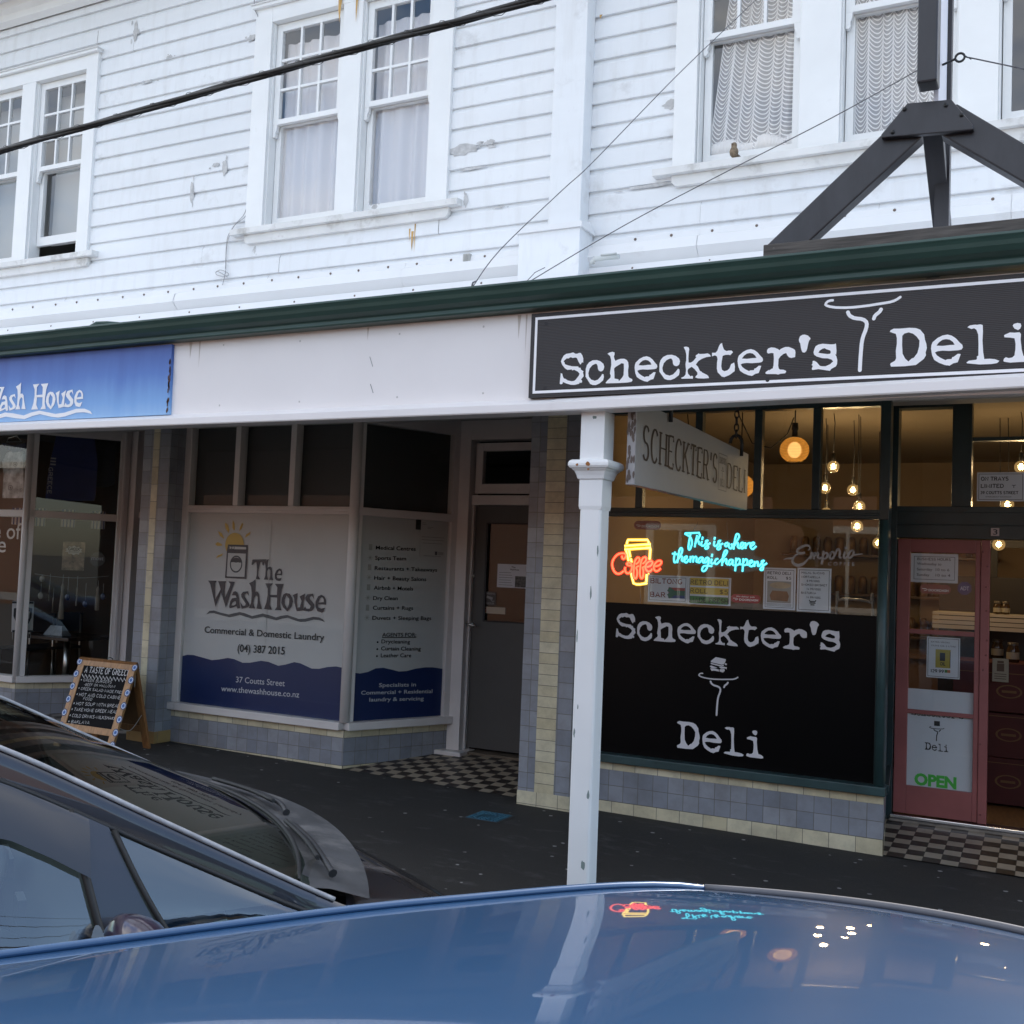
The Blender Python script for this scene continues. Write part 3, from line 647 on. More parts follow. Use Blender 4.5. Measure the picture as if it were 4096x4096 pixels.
# end post, door frame and the grey door
f = MB(); f.box(-4.70, .90, .02, -4.575, 1.06, 2.93); f.box(-4.575, .90, 2.76, -3.45, 1.06, 2.93); f.box(-4.575, .95, 2.20, -3.45, 1.02, 2.285); f.box(-4.56, .97, 2.30, -4.49, 1.03, 2.74); f.box(-4.49, .97, 2.67, -3.45, 1.03, 2.74); f.box(-4.49, .97, 2.30, -3.45, 1.03, 2.385)
f.box(-4.575, .965, .09, -4.555, 1.05, 2.2)
LDF = f.build('laundry_door_frame', SHF, BLD, bevel=.004)
MB().quad((-4.49, 1.0, 2.385), (-3.45, 1.0, 2.385), (-3.45, 1.0, 2.67), (-4.49, 1.0, 2.67)).build('transom_pane', GL, LDF)
b = MB(); b.box(-4.76, .80, -.02, -4.50, 1.06, .10); b.build('plinth', SHF, LDF, bevel=.008)
MB().box(-4.50, .92, -.02, -3.4, 1.10, .095).build('threshold', mat('worn_doorstep', (.13, .10, .07), .8, var=.3, scale=8), LDF, bevel=.006)
GD = mat('charcoal_door_paint', (.060, .058, .054), .5, var=.06, scale=3)
d = MB(); y = 1.0
for x0, x1, z0_, z1 in [(-4.555, -4.43, .12, 2.195), (-4.0, -3.72, .12, 2.195), (-4.43, -4.0, 2.05, 2.195), (-4.43, -4.0, .12, 1.20)]: d.box(x0, y, z0_, x1, y+.045, z1)
LD = d.build('laundry_door', GD, BLD)
b = MB()
for x0, x1, z0_, z1 in [(-4.44, -4.43, 1.20, 2.05), (-4.43, -4.0, 2.04, 2.05), (-4.43, -4.0, 1.20, 1.21)]: b.box(x0-.004, y-.006, z0_, x1+.004, y, z1)
b.build('glazing_bead', INK, LD); MB().quad((-4.43, y+.02, 1.21), (-4, y+.02, 1.21), (-4, y+.02, 2.04), (-4.43, y+.02, 2.04)).build('pane', GL, LD)
CHR = mat('satin_chrome', (.6, .58, .54), .3, metal=1)
u, v = YP(1.0).uv(1885, 2497); b = MB(); b.lathe([(0, -.014), (.026, -.012), (.028, 0)], (u, y, v), 16, 'y'); b.tube([(u, y-.012, v), (u, y-.05, v), (u-.005, y-.056, v)], .009, 8); b.tube([(u-.03, y-.055, v+.004), (u+.02, y-.06, v), (u+.075, y-.058, v-.008)], [.013, .012, .008], 10)
b.build('lever_handle', CHR, LD)
u, v = YP(1.0).uv(1890, 2303); b = MB(); b.lathe([(0, -.012), (.018, -.012), (.022, 0)], (u, y, v), 16, 'y'); b.build('lock_cylinder', CHR, LD)
b = MB(); b.quad((-5.13, -.02, .012), (-3.44, -.02, -.008), (-3.44, .93, .075), (-4.68, .93, .075), [(0, 0), (1.69, 0), (1.69, .96), (.45, .96)])
b.build('entry_floor', checker('chequer_floor_splayed', (.026, .018, .015), (.36, .30, .22), .098), BLD)
room(-6.96, .12, -3.5, 4.0, 2.99, DARKROOM, DARKROOM, DARKROOM, .03, 1.11)

# ------------------------------------------------------------------ the Greek cafe
PC = YP(.0); CS0, CS1 = Vector((-9.0, -.012, 0)), Vector((-8.46, .74, 0)); PCS = Pl(CS0, CS1-CS0); LC = (CS1-CS0).length
riser(YP(-.012), -11.1, -9.0, .375, .06); riser(PCS, 0, LC, .375, .06)
f = MB(); f.box(-11.1, -.02, 1.98, -9.03, .05, 2.05); f.box(-11.1, -.02, 2.80, -9.03, .05, 2.93)
f.slab(PCS, .03, 1.98, LC-.06, 2.05, -.05, .02); f.slab(PCS, .03, 2.8, LC-.06, 2.93, -.05, .02); f.slab(PCS, LC-.09, .44, LC, 2.93, -.06, .03); f.slab(PCS, LC-.06, .44, LC-.03, 2.93, .03, .045); f.slab(PCS, .02, .44, .075, 2.93, -.06, .02)
f.box(-8.47, .74, .0, -8.36, .90, 2.93)
CW = f.build('cafe_window', SHF, BLD, bevel=.004)
f = MB(); f.tube([(-9.0, -.012, .42), (-9.0, -.012, 2.93)], .035, 12); f.build('corner_post', SHF, CW)
f = MB(); f.box(-11.1, -.06, .378, -8.99, .06, .44); f.slab(PCS, 0, .378, LC, .44, -.06, .05); f.build('sill', SHF, CW, bevel=.005)
p = MB()
for z0_, z1 in ((.44, 1.98), (2.05, 2.8)): p.quad((-11.1, .0, z0_), (-9.03, .0, z0_), (-9.03, .0, z1), (-11.1, .0, z1)); p.rect(PCS, .07, z0_, LC-.09, z1, -.002)
p.build('pane', GL, CW)
f = MB(); f.box(-8.36, .86, 2.02, -7.2, .95, 2.10); f.box(-8.36, .80, 2.03, -7.2, .86, 2.085); f.box(-8.36, .86, 2.10, -8.30, .95, 2.93); f.box(-8.3, .88, 2.10, -7.2, .95, 2.18); f.box(-8.30, .88, 2.18, -8.22, .95, 2.93); f.box(-8.22, .88, 2.72, -7.2, .95, 2.93)
CDF = f.build('cafe_door_frame', SHF, BLD, bevel=.003); MB().quad((-8.22, .92, 2.18), (-7.2, .92, 2.18), (-7.2, .92, 2.72), (-8.22, .92, 2.72)).build('transom_pane', GL, CDF)
d = MB(); d.hexa([(-8.35, .95, .12), (-8.30, .95, .12), (-8.12, 1.66, .12), (-8.17, 1.67, .12), (-8.35, .95, 2.02), (-8.30, .95, 2.02), (-8.12, 1.66, 2.02), (-8.17, 1.67, 2.02)]); CD = d.build('cafe_door', SHF, BLD, bevel=.003)
b = MB(); b.tube([(-8.22, 1.5, 1.05), (-8.17, 1.5, 1.05), (-8.14, 1.42, 1.05)], .01, 8); b.build('handle', INK, CD)
b = MB(); b.quad((-9.02, -.02, .058), (-7.28, -.02, .036), (-7.28, .86, .10), (-8.42, .86, .10), [(0, 0), (1.74, 0), (1.74, .9), (.6, .9)]); b.build('entry_floor', checker('chequer_floor_cafe', (.045, .036, .032), (.26, .24, .22), .118, .5), BLD)
room(-11.1, .12, -7.0, 4.6, 2.99, mat('cafe_wall', (.16, .105, .07), .9), mat('cafe_floor', (.05, .045, .04), .6), DARKROOM, .08, .96)

# ================================================================== VERANDAH
VER = thing('street_verandah', 'white timber verandah with dark green gutter over the footpath', 'verandah', (-4.5, -2.5, 0))
def lin(x, l, r): return l+(r-l)*(x+6.165)/6.015
b = MB(); b.box(-11.6, -2.50, 2.42, -2.32, -2.44, 2.905); b.box(-2.318, -2.50, 2.42, 1.6, -2.44, 2.905); b.build('fascia', FAS, VER)
b = MB()
b.sweep([(-2.44, 2.405), (-2.555, 2.405), (-2.56, 2.412), (-2.56, 2.447), (-2.535, 2.462), (-2.50, 2.478)], -11.6, -2.178)
b.sweep([(-2.44, 2.404), (-2.562, 2.404), (-2.567, 2.411), (-2.567, 2.449), (-2.54, 2.464), (-2.50, 2.480)], -2.174, (1.6, .05)); b.build('beam', FAS, VER, bevel=.002)
b = MB(); b.box(-11.6, -2.44, 2.935, 1.6, .05, 2.955)
for x in (-9.5, -8, -6.5, -5, -3.5, -2, -.5): b.box(x-.025, -2.44, 2.905, x+.025, -.02, 2.936)
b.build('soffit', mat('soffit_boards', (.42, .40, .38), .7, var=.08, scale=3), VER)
b = MB(); b.sweep([(0.0, 3.80), (-2.52, 3.03)], -11.6, 1.6); b.build('roof', WM, VER)
b = MB(); gp = [(-2.50, 3.016), (-2.632, 3.018), (-2.645, 3.014), (-2.647, 3.004), (-2.640, 2.995), (-2.634, 2.985), (-2.628, 2.968), (-2.612, 2.948), (-2.590, 2.934), (-2.578, 2.928), (-2.574, 2.922), (-2.578, 2.906), (-2.572, 2.898), (-2.50, 2.898)]
for a, c, e in ((-11.6, -5.52, 0), (-5.525, 1.6, .0022)): b.sweep([(y-e, z+e*.5) for y, z in gp], (a, lin(a, -.004, .018)), (c, lin(c, -.004, .018)))
b.build('gutter', GUT, VER, bevel=.002)
b = MB(); b.tube([(-5.38, -2.52, 3.005), (-5.385, -2.50, 3.05), (-5.36, -2.48, 3.075), (-5.30, -2.45, 3.08), (-5.22, -2.42, 3.075)], [.016, .014, .012, .011, .01], 8); b.build('gutter_bracket', GUT, VER)
# post : capital, chamfered shaft
def sqlathe(mb, cx, cy, prof):
    for (h0, z0_), (h1, z1) in zip(prof[:-1], prof[1:]):
        A = [(cx-h0, cy-h0, z0_), (cx+h0, cy-h0, z0_), (cx+h0, cy+h0, z0_), (cx-h0, cy+h0, z0_)]; B_ = [(cx-h1, cy-h1, z1), (cx+h1, cy-h1, z1), (cx+h1, cy+h1, z1), (cx-h1, cy+h1, z1)]
        for i in range(4): j = (i+1) % 4; mb.quad(A[i], A[j], B_[j], B_[i])
cx, cy = -1.988, -2.44
POSTW = mat('white_post_paint', (.79, .80, .80), .5, var=.03, scale=3, dirt=((.45, .36, .27), 7, .70, .76))
b = MB(); b.box(cx-.055, cy-.055, -.15, cx+.055, cy+.055, 1.96); b.build('post', POSTW, VER, bevel=.012)
b = MB(); sqlathe(b, cx, cy, [(.0555, 1.945), (.0585, 1.962), (.0585, 2.085)]); sqlathe(b, cx, cy, [(.060, 2.165), (.060, 2.41)]); b.build('post_head', POSTW, VER, bevel=.003)
b = MB(); sqlathe(b, cx, cy, [(.0585, 2.085), (.066, 2.09), (.070, 2.105), (.078, 2.125), (.086, 2.132), (.088, 2.136)])
sqlathe(b, cx, cy, [(.088, 2.136), (.097, 2.140), (.102, 2.15), (.102, 2.162), (.097, 2.172), (.088, 2.178), (.060, 2.180)]); b.build('capital', POSTW, VER)
b = MB(); PP = Pl((cx, cy-.1028, 0))
for u, v, r in ((.0, 2.155, .012), (-.055, 2.152, .007), (.003, 2.13, .006)): blob(b, PP, u, v, r, r*.8, 0, 10)
b.build('rust_spot', mat('rust_spot', (.30, .12, .03), .8), VER)

for u, v, r, h in ((.02, 1.55, .004, .03), (-.03, 1.02, .003, .012), (.045, .62, .006, .02), (.03, .30, .012, .022), (-.045, .9, .004, .02), (.01, 2.38, .012, .008), (-.048, 1.35, .003, .03), (.05, 1.75, .004, .025)):
    b = MB(); PQ = Pl((cx, cy-(.0553 if v < 1.9 else .0603), 0)); blob(b, PQ, u*.9, v, r, h, 0, 12); b.build('paint_chip', mat('chipped_undercoat', (.20, .25, .24), .8), VER)
# drips below the gutter, nail heads and butt joints of the fascia
for x, w_, h in ((-4.55, .012, .10), (-4.48, .006, .16), (-2.40, .010, .12), (-2.36, .005, .2), (-3.3, .006, .07), (-1.2, .0, 0)):
    if h: b = MB(); PQ = YP(-2.5005); b.poly([PQ.p(x-w_, 2.90), PQ.p(x-w_*.5, 2.90-h*.5), PQ.p(x-w_*.1, 2.90-h), PQ.p(x+w_*.3, 2.90-h*.6), PQ.p(x+w_, 2.90)]); b.build('drip_stain', mat('drip_stain', (.55, .50, .46), .7), VER)
for x in (-4.3, -3.75, -3.1, -2.6): b = MB(); b.lathe([(0, -.0015), (.005, -.001), (.006, 0)], (x, -2.5, 2.86+rnd.uniform(-.01, .01)), 8, 'y'); b.lathe([(0, -.0015), (.005, -.001), (.006, 0)], (x+rnd.uniform(-.02, .02), -2.5, 2.52), 8, 'y'); b.build('nail_heads', mat('nail_head', (.55, .53, .51), .6), VER).__setitem__('kind', 'stuff')
# ------------------------------------------------------------------ fascia signs
BSIGN = mat('ribbed_black_sign', (.020, .017, .018), .45)
nt = BSIGN.node_tree; tcn = N(nt, 'ShaderNodeTexCoord'); wv = N(nt, 'ShaderNodeTexWave', bands_direction='Z'); wv.inputs['Scale'].default_value = 42; wv.inputs['Distortion'].default_value = .6; wv.inputs['Detail'].default_value = 1
nt.links.new(tcn.outputs['Object'], wv.inputs[0]); bp = N(nt, 'ShaderNodeBump'); bp.inputs['Strength'].default_value = .25; bp.inputs['Distance'].default_value = .004; nt.links.new(wv.outputs['Fac'], bp.inputs['Height']); nt.links.new(bp.outputs[0], nt.nodes['Principled BSDF'].inputs['Normal'])
SY = -2.532; PSI = YP(SY)
DS = thing('fascia_sign', 'black deli fascia sign with white typewriter lettering and plate-on-fork emblem', 'sign', (-.7, SY, 2.478))
MB().box(-2.318, SY+.001, 2.480, 1.02, -2.501, 2.893).build('board', BSIGN, DS)
b = MB()
for u0, v0, u1, v1 in [(-2.296, 2.500, -2.283, 2.873), (-2.283, 2.500, 1.0, 2.513), (-2.283, 2.860, 1.0, 2.873), (.987, 2.513, 1.0, 2.86)]: b.rect(PSI, u0, v0, u1, v1, .0005)
b.build('border', LW, DS)
SA, SB, SCc, SD, SE = ((2220, 1360), .20704), ((2620, 1320), .20704), ((3000, 1300), .20704), ((3280, 1160), .20704), ((3540, 1260), .28778)
GLY = {
 'S': (SA, [[(350,240),(400,268),(440,262),(462,250),(500,252),(530,300),(548,360),(545,440),(525,430),(490,478),(455,420),(425,350),(395,338),(345,348),(305,332),(250,362),(235,350),(180,395),(168,418),(190,440),(190,466),(250,490),(330,508),(450,512),(460,535),(495,538),(500,570),(552,606),(540,630),(550,660),(556,700),(500,768),(522,775),(524,815),(505,830),(475,822),(470,845),(380,868),(300,865),(220,840),(155,812),(145,845),(115,858),(92,845),(100,760),(112,640),(140,650),(152,700),(170,742),(200,750),(245,780),(320,797),(370,790),(400,768),(460,690),(475,650),(440,610),(370,576),(335,590),(325,570),(240,578),(190,545),(140,480),(116,415),(130,370),(170,300),(220,268),(300,255)]]),
 'c': (SA, [[(885,608),(850,595),(830,560),(825,500),(805,462),(780,460),(720,490),(670,550),(645,640),(655,710),(700,765),(770,788),(830,765),(880,710),(915,655),(940,665),(945,720),(930,780),(860,840),(790,872),(730,870),(680,850),(620,755),(592,710),(595,560),(615,490),(660,430),(730,392),(810,388),(880,412),(935,460),(952,510),(940,570),(915,600)]]),
 'h': (SA, [[(1015,265),(1060,240),(1110,228),(1150,240),(1152,280),(1138,320),(1150,370),(1172,405),(1200,385),(1260,365),(1340,362),(1390,390),(1415,430),(1422,510),(1412,590),(1416,700),(1435,730),(1490,755),(1498,780),(1478,808),(1400,822),(1230,832),(985,838),(980,825),(1010,785),(1070,730),(1078,690),(1062,645),(1075,560),(1088,480),(1085,380),(1065,310)], [(1145,545),(1180,515),(1240,480),(1285,448),(1330,458),(1332,560),(1325,680),(1295,730),(1235,795),(1225,760),(1150,745),(1148,620),(1142,575)]]),
 'e': (SE, [[(640,470),(645,420),(660,380),(730,320),(800,285),(870,272),(930,288),(985,325),(1040,385),(1075,415),(1082,450),(1065,480),(1020,490),(890,500),(800,496),(730,505),(695,520),(720,560),(770,595),(840,628),(865,615),(925,612),(935,585),(955,582),(1010,540),(1052,542),(1035,595),(1010,658),(950,672),(895,706),(830,695),(750,665),(685,625),(655,560)], [(715,426),(750,380),(800,345),(850,335),(900,343),(945,375),(968,415),(900,418),(800,430)]]),
 'k': (SB, [[(555,330),(600,320),(650,335),(662,370),(655,420),(645,550),(650,630),(690,630),(740,600),(800,525),(785,515),(790,490),(845,452),(860,465),(950,462),(1020,452),(1060,475),(1080,512),(990,525),(900,560),(840,600),(790,668),(830,710),(870,795),(890,798),(910,820),(1000,865),(1030,890),(1045,930),(950,938),(830,935),(778,915),(790,890),(820,860),(820,825),(770,760),(710,710),(640,755),(630,790),(640,845),(688,898),(715,882),(735,900),(730,945),(690,940),(520,942),(502,925),(560,900),(590,860),(600,780),(590,660),(605,580),(605,480),(590,400)]]),
 't': (SB, [[(1295,250),(1310,320),(1335,380),(1380,408),(1430,398),(1480,398),(1508,430),(1455,488),(1420,478),(1360,482),(1308,500),(1290,600),(1280,700),(1295,770),(1340,798),(1400,780),(1440,740),(1470,660),(1530,628),(1545,700),(1540,795),(1440,870),(1340,912),(1290,900),(1210,815),(1195,740),(1200,620),(1210,560),(1195,510),(1160,490),(1102,510),(1102,440),(1170,440),(1205,400),(1230,330),(1260,270)]]),
 'r': (SCc, [[(330,490),(350,455),(410,432),(480,440),(540,465),(570,488),(600,460),(680,425),(750,425),(830,455),(870,485),(878,530),(872,620),(800,637),(755,625),(720,585),(700,540),(650,558),(590,605),(552,660),(545,780),(555,840),(580,862),(650,865),(695,885),(700,905),(680,935),(590,942),(545,958),(500,948),(320,948),(295,930),(310,905),(360,870),(375,875),(420,845),(440,840),(455,780),(462,650),(455,545),(420,540),(350,552),(328,530)]]),
 "'": (SCc, [[(945,280),(965,220),(1010,190),(1060,185),(1120,205),(1165,250),(1168,270),(1140,310),(1120,380),(1105,460),(1085,510),(1050,535),(1010,525),(985,450),(972,360),(950,320)]]),
 's': (SCc, [[(1270,410),(1320,380),(1400,362),(1570,375),(1630,372),(1660,358),(1672,500),(1665,575),(1645,562),(1670,610),(1688,680),(1680,760),(1660,800),(1570,850),(1545,885),(1450,872),(1320,852),(1210,870),(1192,850),(1215,790),(1185,770),(1205,760),(1212,695),(1240,690),(1290,720),(1350,790),(1390,798),(1460,798),(1555,755),(1570,735),(1608,705),(1570,665),(1500,645),(1400,642),(1290,610),(1240,575),(1228,530),(1245,460)], [(1322,538),(1345,495),(1400,460),(1440,448),(1480,470),(1545,490),(1562,520),(1550,555),(1500,562),(1400,550)]]),
 'D': (SE, [[(68,235),(75,215),(120,190),(200,190),(340,178),(430,182),(490,205),(545,270),(555,340),(575,400),(582,460),(565,520),(570,560),(540,610),(430,695),(310,708),(280,712),(85,718),(72,690),(80,670),(140,635),(155,600),(150,500),(165,400),(165,320),(150,262),(110,250)], [(240,290),(270,258),(330,242),(390,260),(440,300),(480,355),(475,440),(450,530),(400,595),(370,605),(325,648),(280,605),(245,540),(238,420)]]),
 'l': (SE, [[(1145,170),(1180,145),(1250,135),(1280,138),(1325,130),(1358,140),(1362,220),(1355,350),(1365,520),(1380,612),(1450,608),(1530,615),(1590,638),(1560,668),(1480,682),(1320,688),(1140,672),(1132,660),(1165,635),(1270,622),(1280,600),(1275,578),(1298,565),(1300,400),(1295,270),(1270,205),(1240,185),(1200,195)]]),
 'i': (SE, [[(1655,280),(1735,243),(1800,246),(1870,240),(1890,265),(1885,340),(1900,480),(1925,570),(1990,580),(2035,605),(2040,635),(1990,650),(1850,655),(1740,662),(1655,650),(1645,635),(1655,605),(1680,588),(1720,600),(1770,590),(1800,560),(1812,480),(1815,400),(1800,325),(1740,315),(1660,310)], [(1775,150),(1790,125),(1840,110),(1885,118),(1895,150),(1880,190),(1850,210),(1800,190)]])}
def glyph_uv(g):
    (o_, s_), loops = GLY[g]; return [[PSI.uv(*q) for q in pts(o_, s_, l)] for l in loops]
GUV = {g: glyph_uv(g) for g in GLY}
def bbox(loops): xs = [q[0] for l in loops for q in l]; ys = [q[1] for l in loops for q in l]; return min(xs), min(ys), max(xs), max(ys)
def fit(loops, u0, u1, v0, v1):
    a, c, d, e = bbox(loops); return [[(u0+(x-a)/(d-a)*(u1-u0), v0+(y-c)/(e-c)*(v1-v0)) for x, y in l] for l in loops]
def ub(o_, s_, x0, x1, ytop, ybot, ya=None):
    """metric box on the sign of a letter seen at zoom box"""
    um = PSI.uv(o_[0]+x0*s_, o_[1]+(ytop+ybot)/2*s_)[0]; uM = PSI.uv(o_[0]+x1*s_, o_[1]+(ytop+ybot)/2*s_)[0]
    xm = o_[0]+(x0+x1)/2*s_; return um, uM, PSI.uv(xm, o_[1]+ybot*s_)[1], PSI.uv(xm, o_[1]+ytop*s_)[1]
WORD = [GUV['S'], GUV['c'], GUV['h'], fit(GUV['e'], *ub(*SA, 1538, 1976, 315, 810)), fit(GUV['c'], *ub(*SB, 85, 480, 480, 968)), GUV['k'], GUV['t'], fit(GUV['e'], *ub(*SB, 1595, 2086, 370, 890)), GUV['r'], GUV["'"], GUV['s']]
DELI = [GUV['D'], GUV['e'], GUV['l'], GUV['i']]
PLATE = [[(245,200),(200,203),(150,222),(115,258),(106,285),(130,302),(190,322),(300,338),(400,342),(500,342),(650,334),(800,318),(950,300),(1100,275),(1250,252),(1350,235),(1430,210),(1490,180),(1550,138)], [(540,430),(555,470),(585,505),(650,540),(720,552),(790,558),(850,578),(893,615),(905,660),(900,710),(880,780),(845,870),(820,950),(805,1040),(795,1150),(783,1300),(777,1400),(770,1550)], [(1180,375),(1160,410),(1130,440),(1085,475),(1055,510),(1040,555)]]
PLATEW = [44, 62, 60]
PLUV = [[PSI.uv(*q) for q in pts(*SD, l)] for l in PLATE]; PXM = 4.65/FPX*SD[1]*1.12
def lettering(mb, pl, words, off, fn=lambda x, y: (x, y)):
    for i, g in enumerate(words): put(mb, pl, outlines(g), off, fn)
def emblem(mb, pl, off, fn, kw):
    for i, (l, w_) in enumerate(zip(PLUV, PLATEW)):
        p = [fn(*q) for q in l]; ww = w_*PXM*kw; mb.ribbon(pl, p, ww, off+.0001*i)
        for e in (p[0], p[-1]): mb.dot(pl, e[0], e[1], ww/2, off+.0001*i+.0002, 12)
b = MB(); lettering(b, PSI, WORD, .0006); b.build('lettering', LW, DS, label="white typewriter letters Scheckter's")
b = MB(); lettering(b, PSI, DELI, .0006); b.build('lettering', LW, DS, label='white typewriter letters Deli')
b = MB(); emblem(b, PSI, .0006, lambda x, y: (x, y), 1); b.build('emblem', LW, DS)
b = MB()
for px, py in ((2180, 1598-45), (2185, 1295), (3070, 1520), (3790, 1470)):
    u, v = PSI.uv(px, py); b.dot(PSI, u, v, .009, .001)
b.build('screw_head', INK, DS)

# same letters on the black window film
PK = YP(.018); bb = bbox(sum(WORD, [])); hb = bbox(GUV['h'])
F_ = ((2430, 2420), .2588); G_ = ((2900, 2460), .2588)
x0 = PK.uv(2430+130*.2588, 2420+400*.2588)[0]; x1 = PK.uv(2900+1778*.2588, 2460+580*.2588)[0]
yb = PK.uv(2430+800*.2588, 2420+562*.2588)[1]; yt = PK.uv(2430+795*.2588, 2420+174*.2588)[1]
k1 = (x1-x0)/(bb[2]-bb[0]); k2 = (yt-yb)/(hb[3]-hb[1])
FLW = mat('window_vinyl_letters', (.66, .65, .68), .5)
b = MB(); lettering(b, PK, WORD, 0, lambda x, y: (x0+(x-bb[0])*k1, yb+(y-hb[1])*k2)); b.build('lettering', FLW, DW)
H_ = ((2680, 2600), .2381); bd = bbox(sum(DELI, [])); db = bbox(GUV['D'])
x0d = PK.uv(2680+113*.2381, 2600+1400*.2381)[0]; x1d = PK.uv(2680+1568*.2381, 2600+1750*.2381)[0]
ybd = PK.uv(2680+200*.2381, 2600+1652*.2381)[1]; ytd = PK.uv(2680+200*.2381, 2600+1196*.2381)[1]
k3 = (x1d-x0d)/(bd[2]-bd[0]); k4 = (ytd-ybd)/(db[3]-db[1])
b = MB(); lettering(b, PK, DELI, 0, lambda x, y: (x0d+(x-bd[0])*k3, ybd+(y-db[1])*k4)); b.build('lettering', FLW, DW)
pb = bbox(PLUV); ux0, _ = PK.uv(2680+485*.2381, 2600+400*.2381); ux1, _ = PK.uv(2680+1140*.2381, 2600+430*.2381)
vb_ = PK.uv(2680+800*.2381, 2600+1095*.2381)[1]; vt_ = PK.uv(2680+1135*.2381, 2600+440*.2381)[1]
b = MB(); emblem(b, PK, 0, lambda x, y: (ux0+(x-pb[0])/(pb[2]-pb[0])*(ux1-ux0), vb_+(y-pb[1])/(pb[3]-pb[1])*(vt_-vb_)), .78)
hz = lambda l: [PK.uv(*q) for q in pts(*H_, l)]
for i, l in enumerate([[(685,185),(770,118),(940,155),(935,185),(912,232),(870,248),(800,230),(690,205)], [(684,215),(865,258),(905,245),(900,270),(860,280),(685,235)], [(925,215),(960,235),(950,255),(920,250)], [(672,265),(700,262),(800,300),(700,305),(670,280)], [(820,285),(900,280),(955,290),(950,325),(930,310),(860,315)], [(675,308),(760,310),(820,330),(822,362),(740,345),(700,352)], [(835,325),(915,320),(920,350),(890,378),(832,360)]]): put(b, PK, outlines([hz(l)]), .0003)
b.build('emblem', FLW, DW)

# blank fascia panel marks
b = MB()
for l in ([(1480,1425),(1492,1465),(1490,1467),(1478,1428)], [(1483,1535),(1494,1572),(1491,1572),(1480,1537)]): put(b, YP(-2.501), outlines([[YP(-2.501).uv(*q) for q in l]]), 0)
b.build('scuff_mark', mat('scuff', (.3, .3, .3), .8), VER)

# Wash House display lettering
WO = ((820, 2080), .2588)
WG = {'T': [[(738,610),(960,608),(925,640),(915,680),(905,708),(890,690),(885,650),(860,650),(840,720),(825,800),(822,860),(855,912),(850,920),(785,915),(800,860),(805,760),(800,690),(795,650),(770,660),(740,695),(722,695),(725,660)]],
 'h1': [[(990,602),(975,680),(972,735),(1010,718),(1035,740),(1038,800),(1040,870),(1058,930),(995,925),(1010,860),(1010,780),(990,750),(968,790),(965,860),(980,922),(912,922),(935,860),(940,760),(935,690),(918,640),(955,620)]],
 'e1': [[(1190,855),(1195,810),(1185,765),(1150,748),(1110,775),(1080,840),(1080,900),(1110,935),(1150,945),(1172,935),(1188,890),(1160,900),(1120,900),(1110,870),(1115,852)], [(1118,830),(1140,790),(1160,780),(1172,800),(1170,828)]],
 'W': [[(50,935),(185,940),(160,980),(155,1060),(160,1228),(245,1070),(225,1000),(205,945),(330,945),(312,990),(305,1080),(310,1205),(390,1020),(395,985),(365,955),(370,948),(465,955),(430,1040),(325,1355),(250,1115),(165,1345),(120,1150),(85,990)]],
 'a': [[(415,1165),(440,1110),(470,1098),(505,1120),(525,1200),(535,1290),(545,1360),(505,1370),(490,1330),(440,1350),(385,1365),(375,1340),(390,1260),(420,1210),(490,1200),(475,1165)], [(410,1320),(425,1280),(455,1255),(480,1260),(480,1300),(450,1320)]],
 's1': [[(685,1175),(650,1130),(615,1150),(615,1180),(680,1280),(690,1320),(660,1350),(570,1372),(548,1270),(590,1330),(625,1320),(630,1290),(565,1190),(560,1150),(590,1110),(668,1098)]],
 'h': [[(785,915),(780,1000),(775,1110),(810,1105),(835,1140),(850,1250),(880,1378),(798,1368),(815,1280),(815,1190),(790,1165),(760,1210),(750,1290),(778,1368),(680,1362),(715,1280),(725,1130),(715,1030),(685,975),(740,950)]],
 'H': [[(935,978),(1055,980),(1010,1030),(1005,1155),(1115,1158),(1120,1040),(1085,992),(1090,985),(1220,988),(1185,1080),(1165,1220),(1160,1300),(1182,1395),(1080,1390),(1115,1340),(1118,1200),(1015,1192),(1005,1310),(1038,1385),(912,1378),(950,1280),(970,1160),(970,1060)]],
 'o': [[(1255,1128),(1310,1140),(1345,1190),(1362,1260),(1340,1340),(1275,1415),(1210,1350),(1180,1280),(1190,1210),(1215,1150)], [(1260,1165),(1235,1230),(1235,1300),(1275,1368),(1300,1300),(1305,1220)]],
 'u': [[(1360,1160),(1435,1128),(1420,1240),(1425,1350),(1470,1348),(1495,1250),(1465,1182),(1552,1135),(1528,1250),(1520,1372),(1530,1395),(1420,1410),(1390,1300),(1380,1210)]],
 's2': [[(1690,1228),(1655,1168),(1620,1190),(1625,1220),(1690,1300),(1690,1360),(1660,1400),(1600,1415),(1510,1395),(1550,1335),(1570,1370),(1620,1368),(1635,1330),(1560,1240),(1550,1200),(1580,1150),(1672,1138)]],
 'e2': [[(1872,1308),(1870,1230),(1845,1180),(1800,1155),(1750,1180),(1710,1260),(1708,1340),(1740,1410),(1805,1432),(1830,1420),(1858,1355),(1800,1370),(1755,1350),(1750,1305)], [(1758,1275),(1780,1210),(1810,1190),(1835,1220),(1838,1268)]]}
WAVE = [(18,1460),(70,1405),(140,1397),(240,1430),(370,1460),(450,1440),(540,1422),(620,1440),(730,1485),(810,1465),(890,1445),(980,1465),(1100,1505),(1180,1480),(1270,1468),(1340,1490),(1450,1528),(1550,1525),(1680,1495),(1770,1505),(1830,1540),(1855,1580),(1810,1560),(1760,1545),(1680,1540),(1560,1570),(1480,1575),(1400,1555),(1280,1510),(1190,1525),(1110,1550),(1020,1530),(900,1495),(840,1505),(730,1527),(640,1500),(540,1465),(450,1490),(380,1503),(280,1480),(140,1440),(80,1440)]
def wuv(loops): return [[PF.uv(*q) for q in pts(*WO, l)] for l in loops]
WUV = {g: wuv(l) for g, l in WG.items()}; WVW = wuv([WAVE])
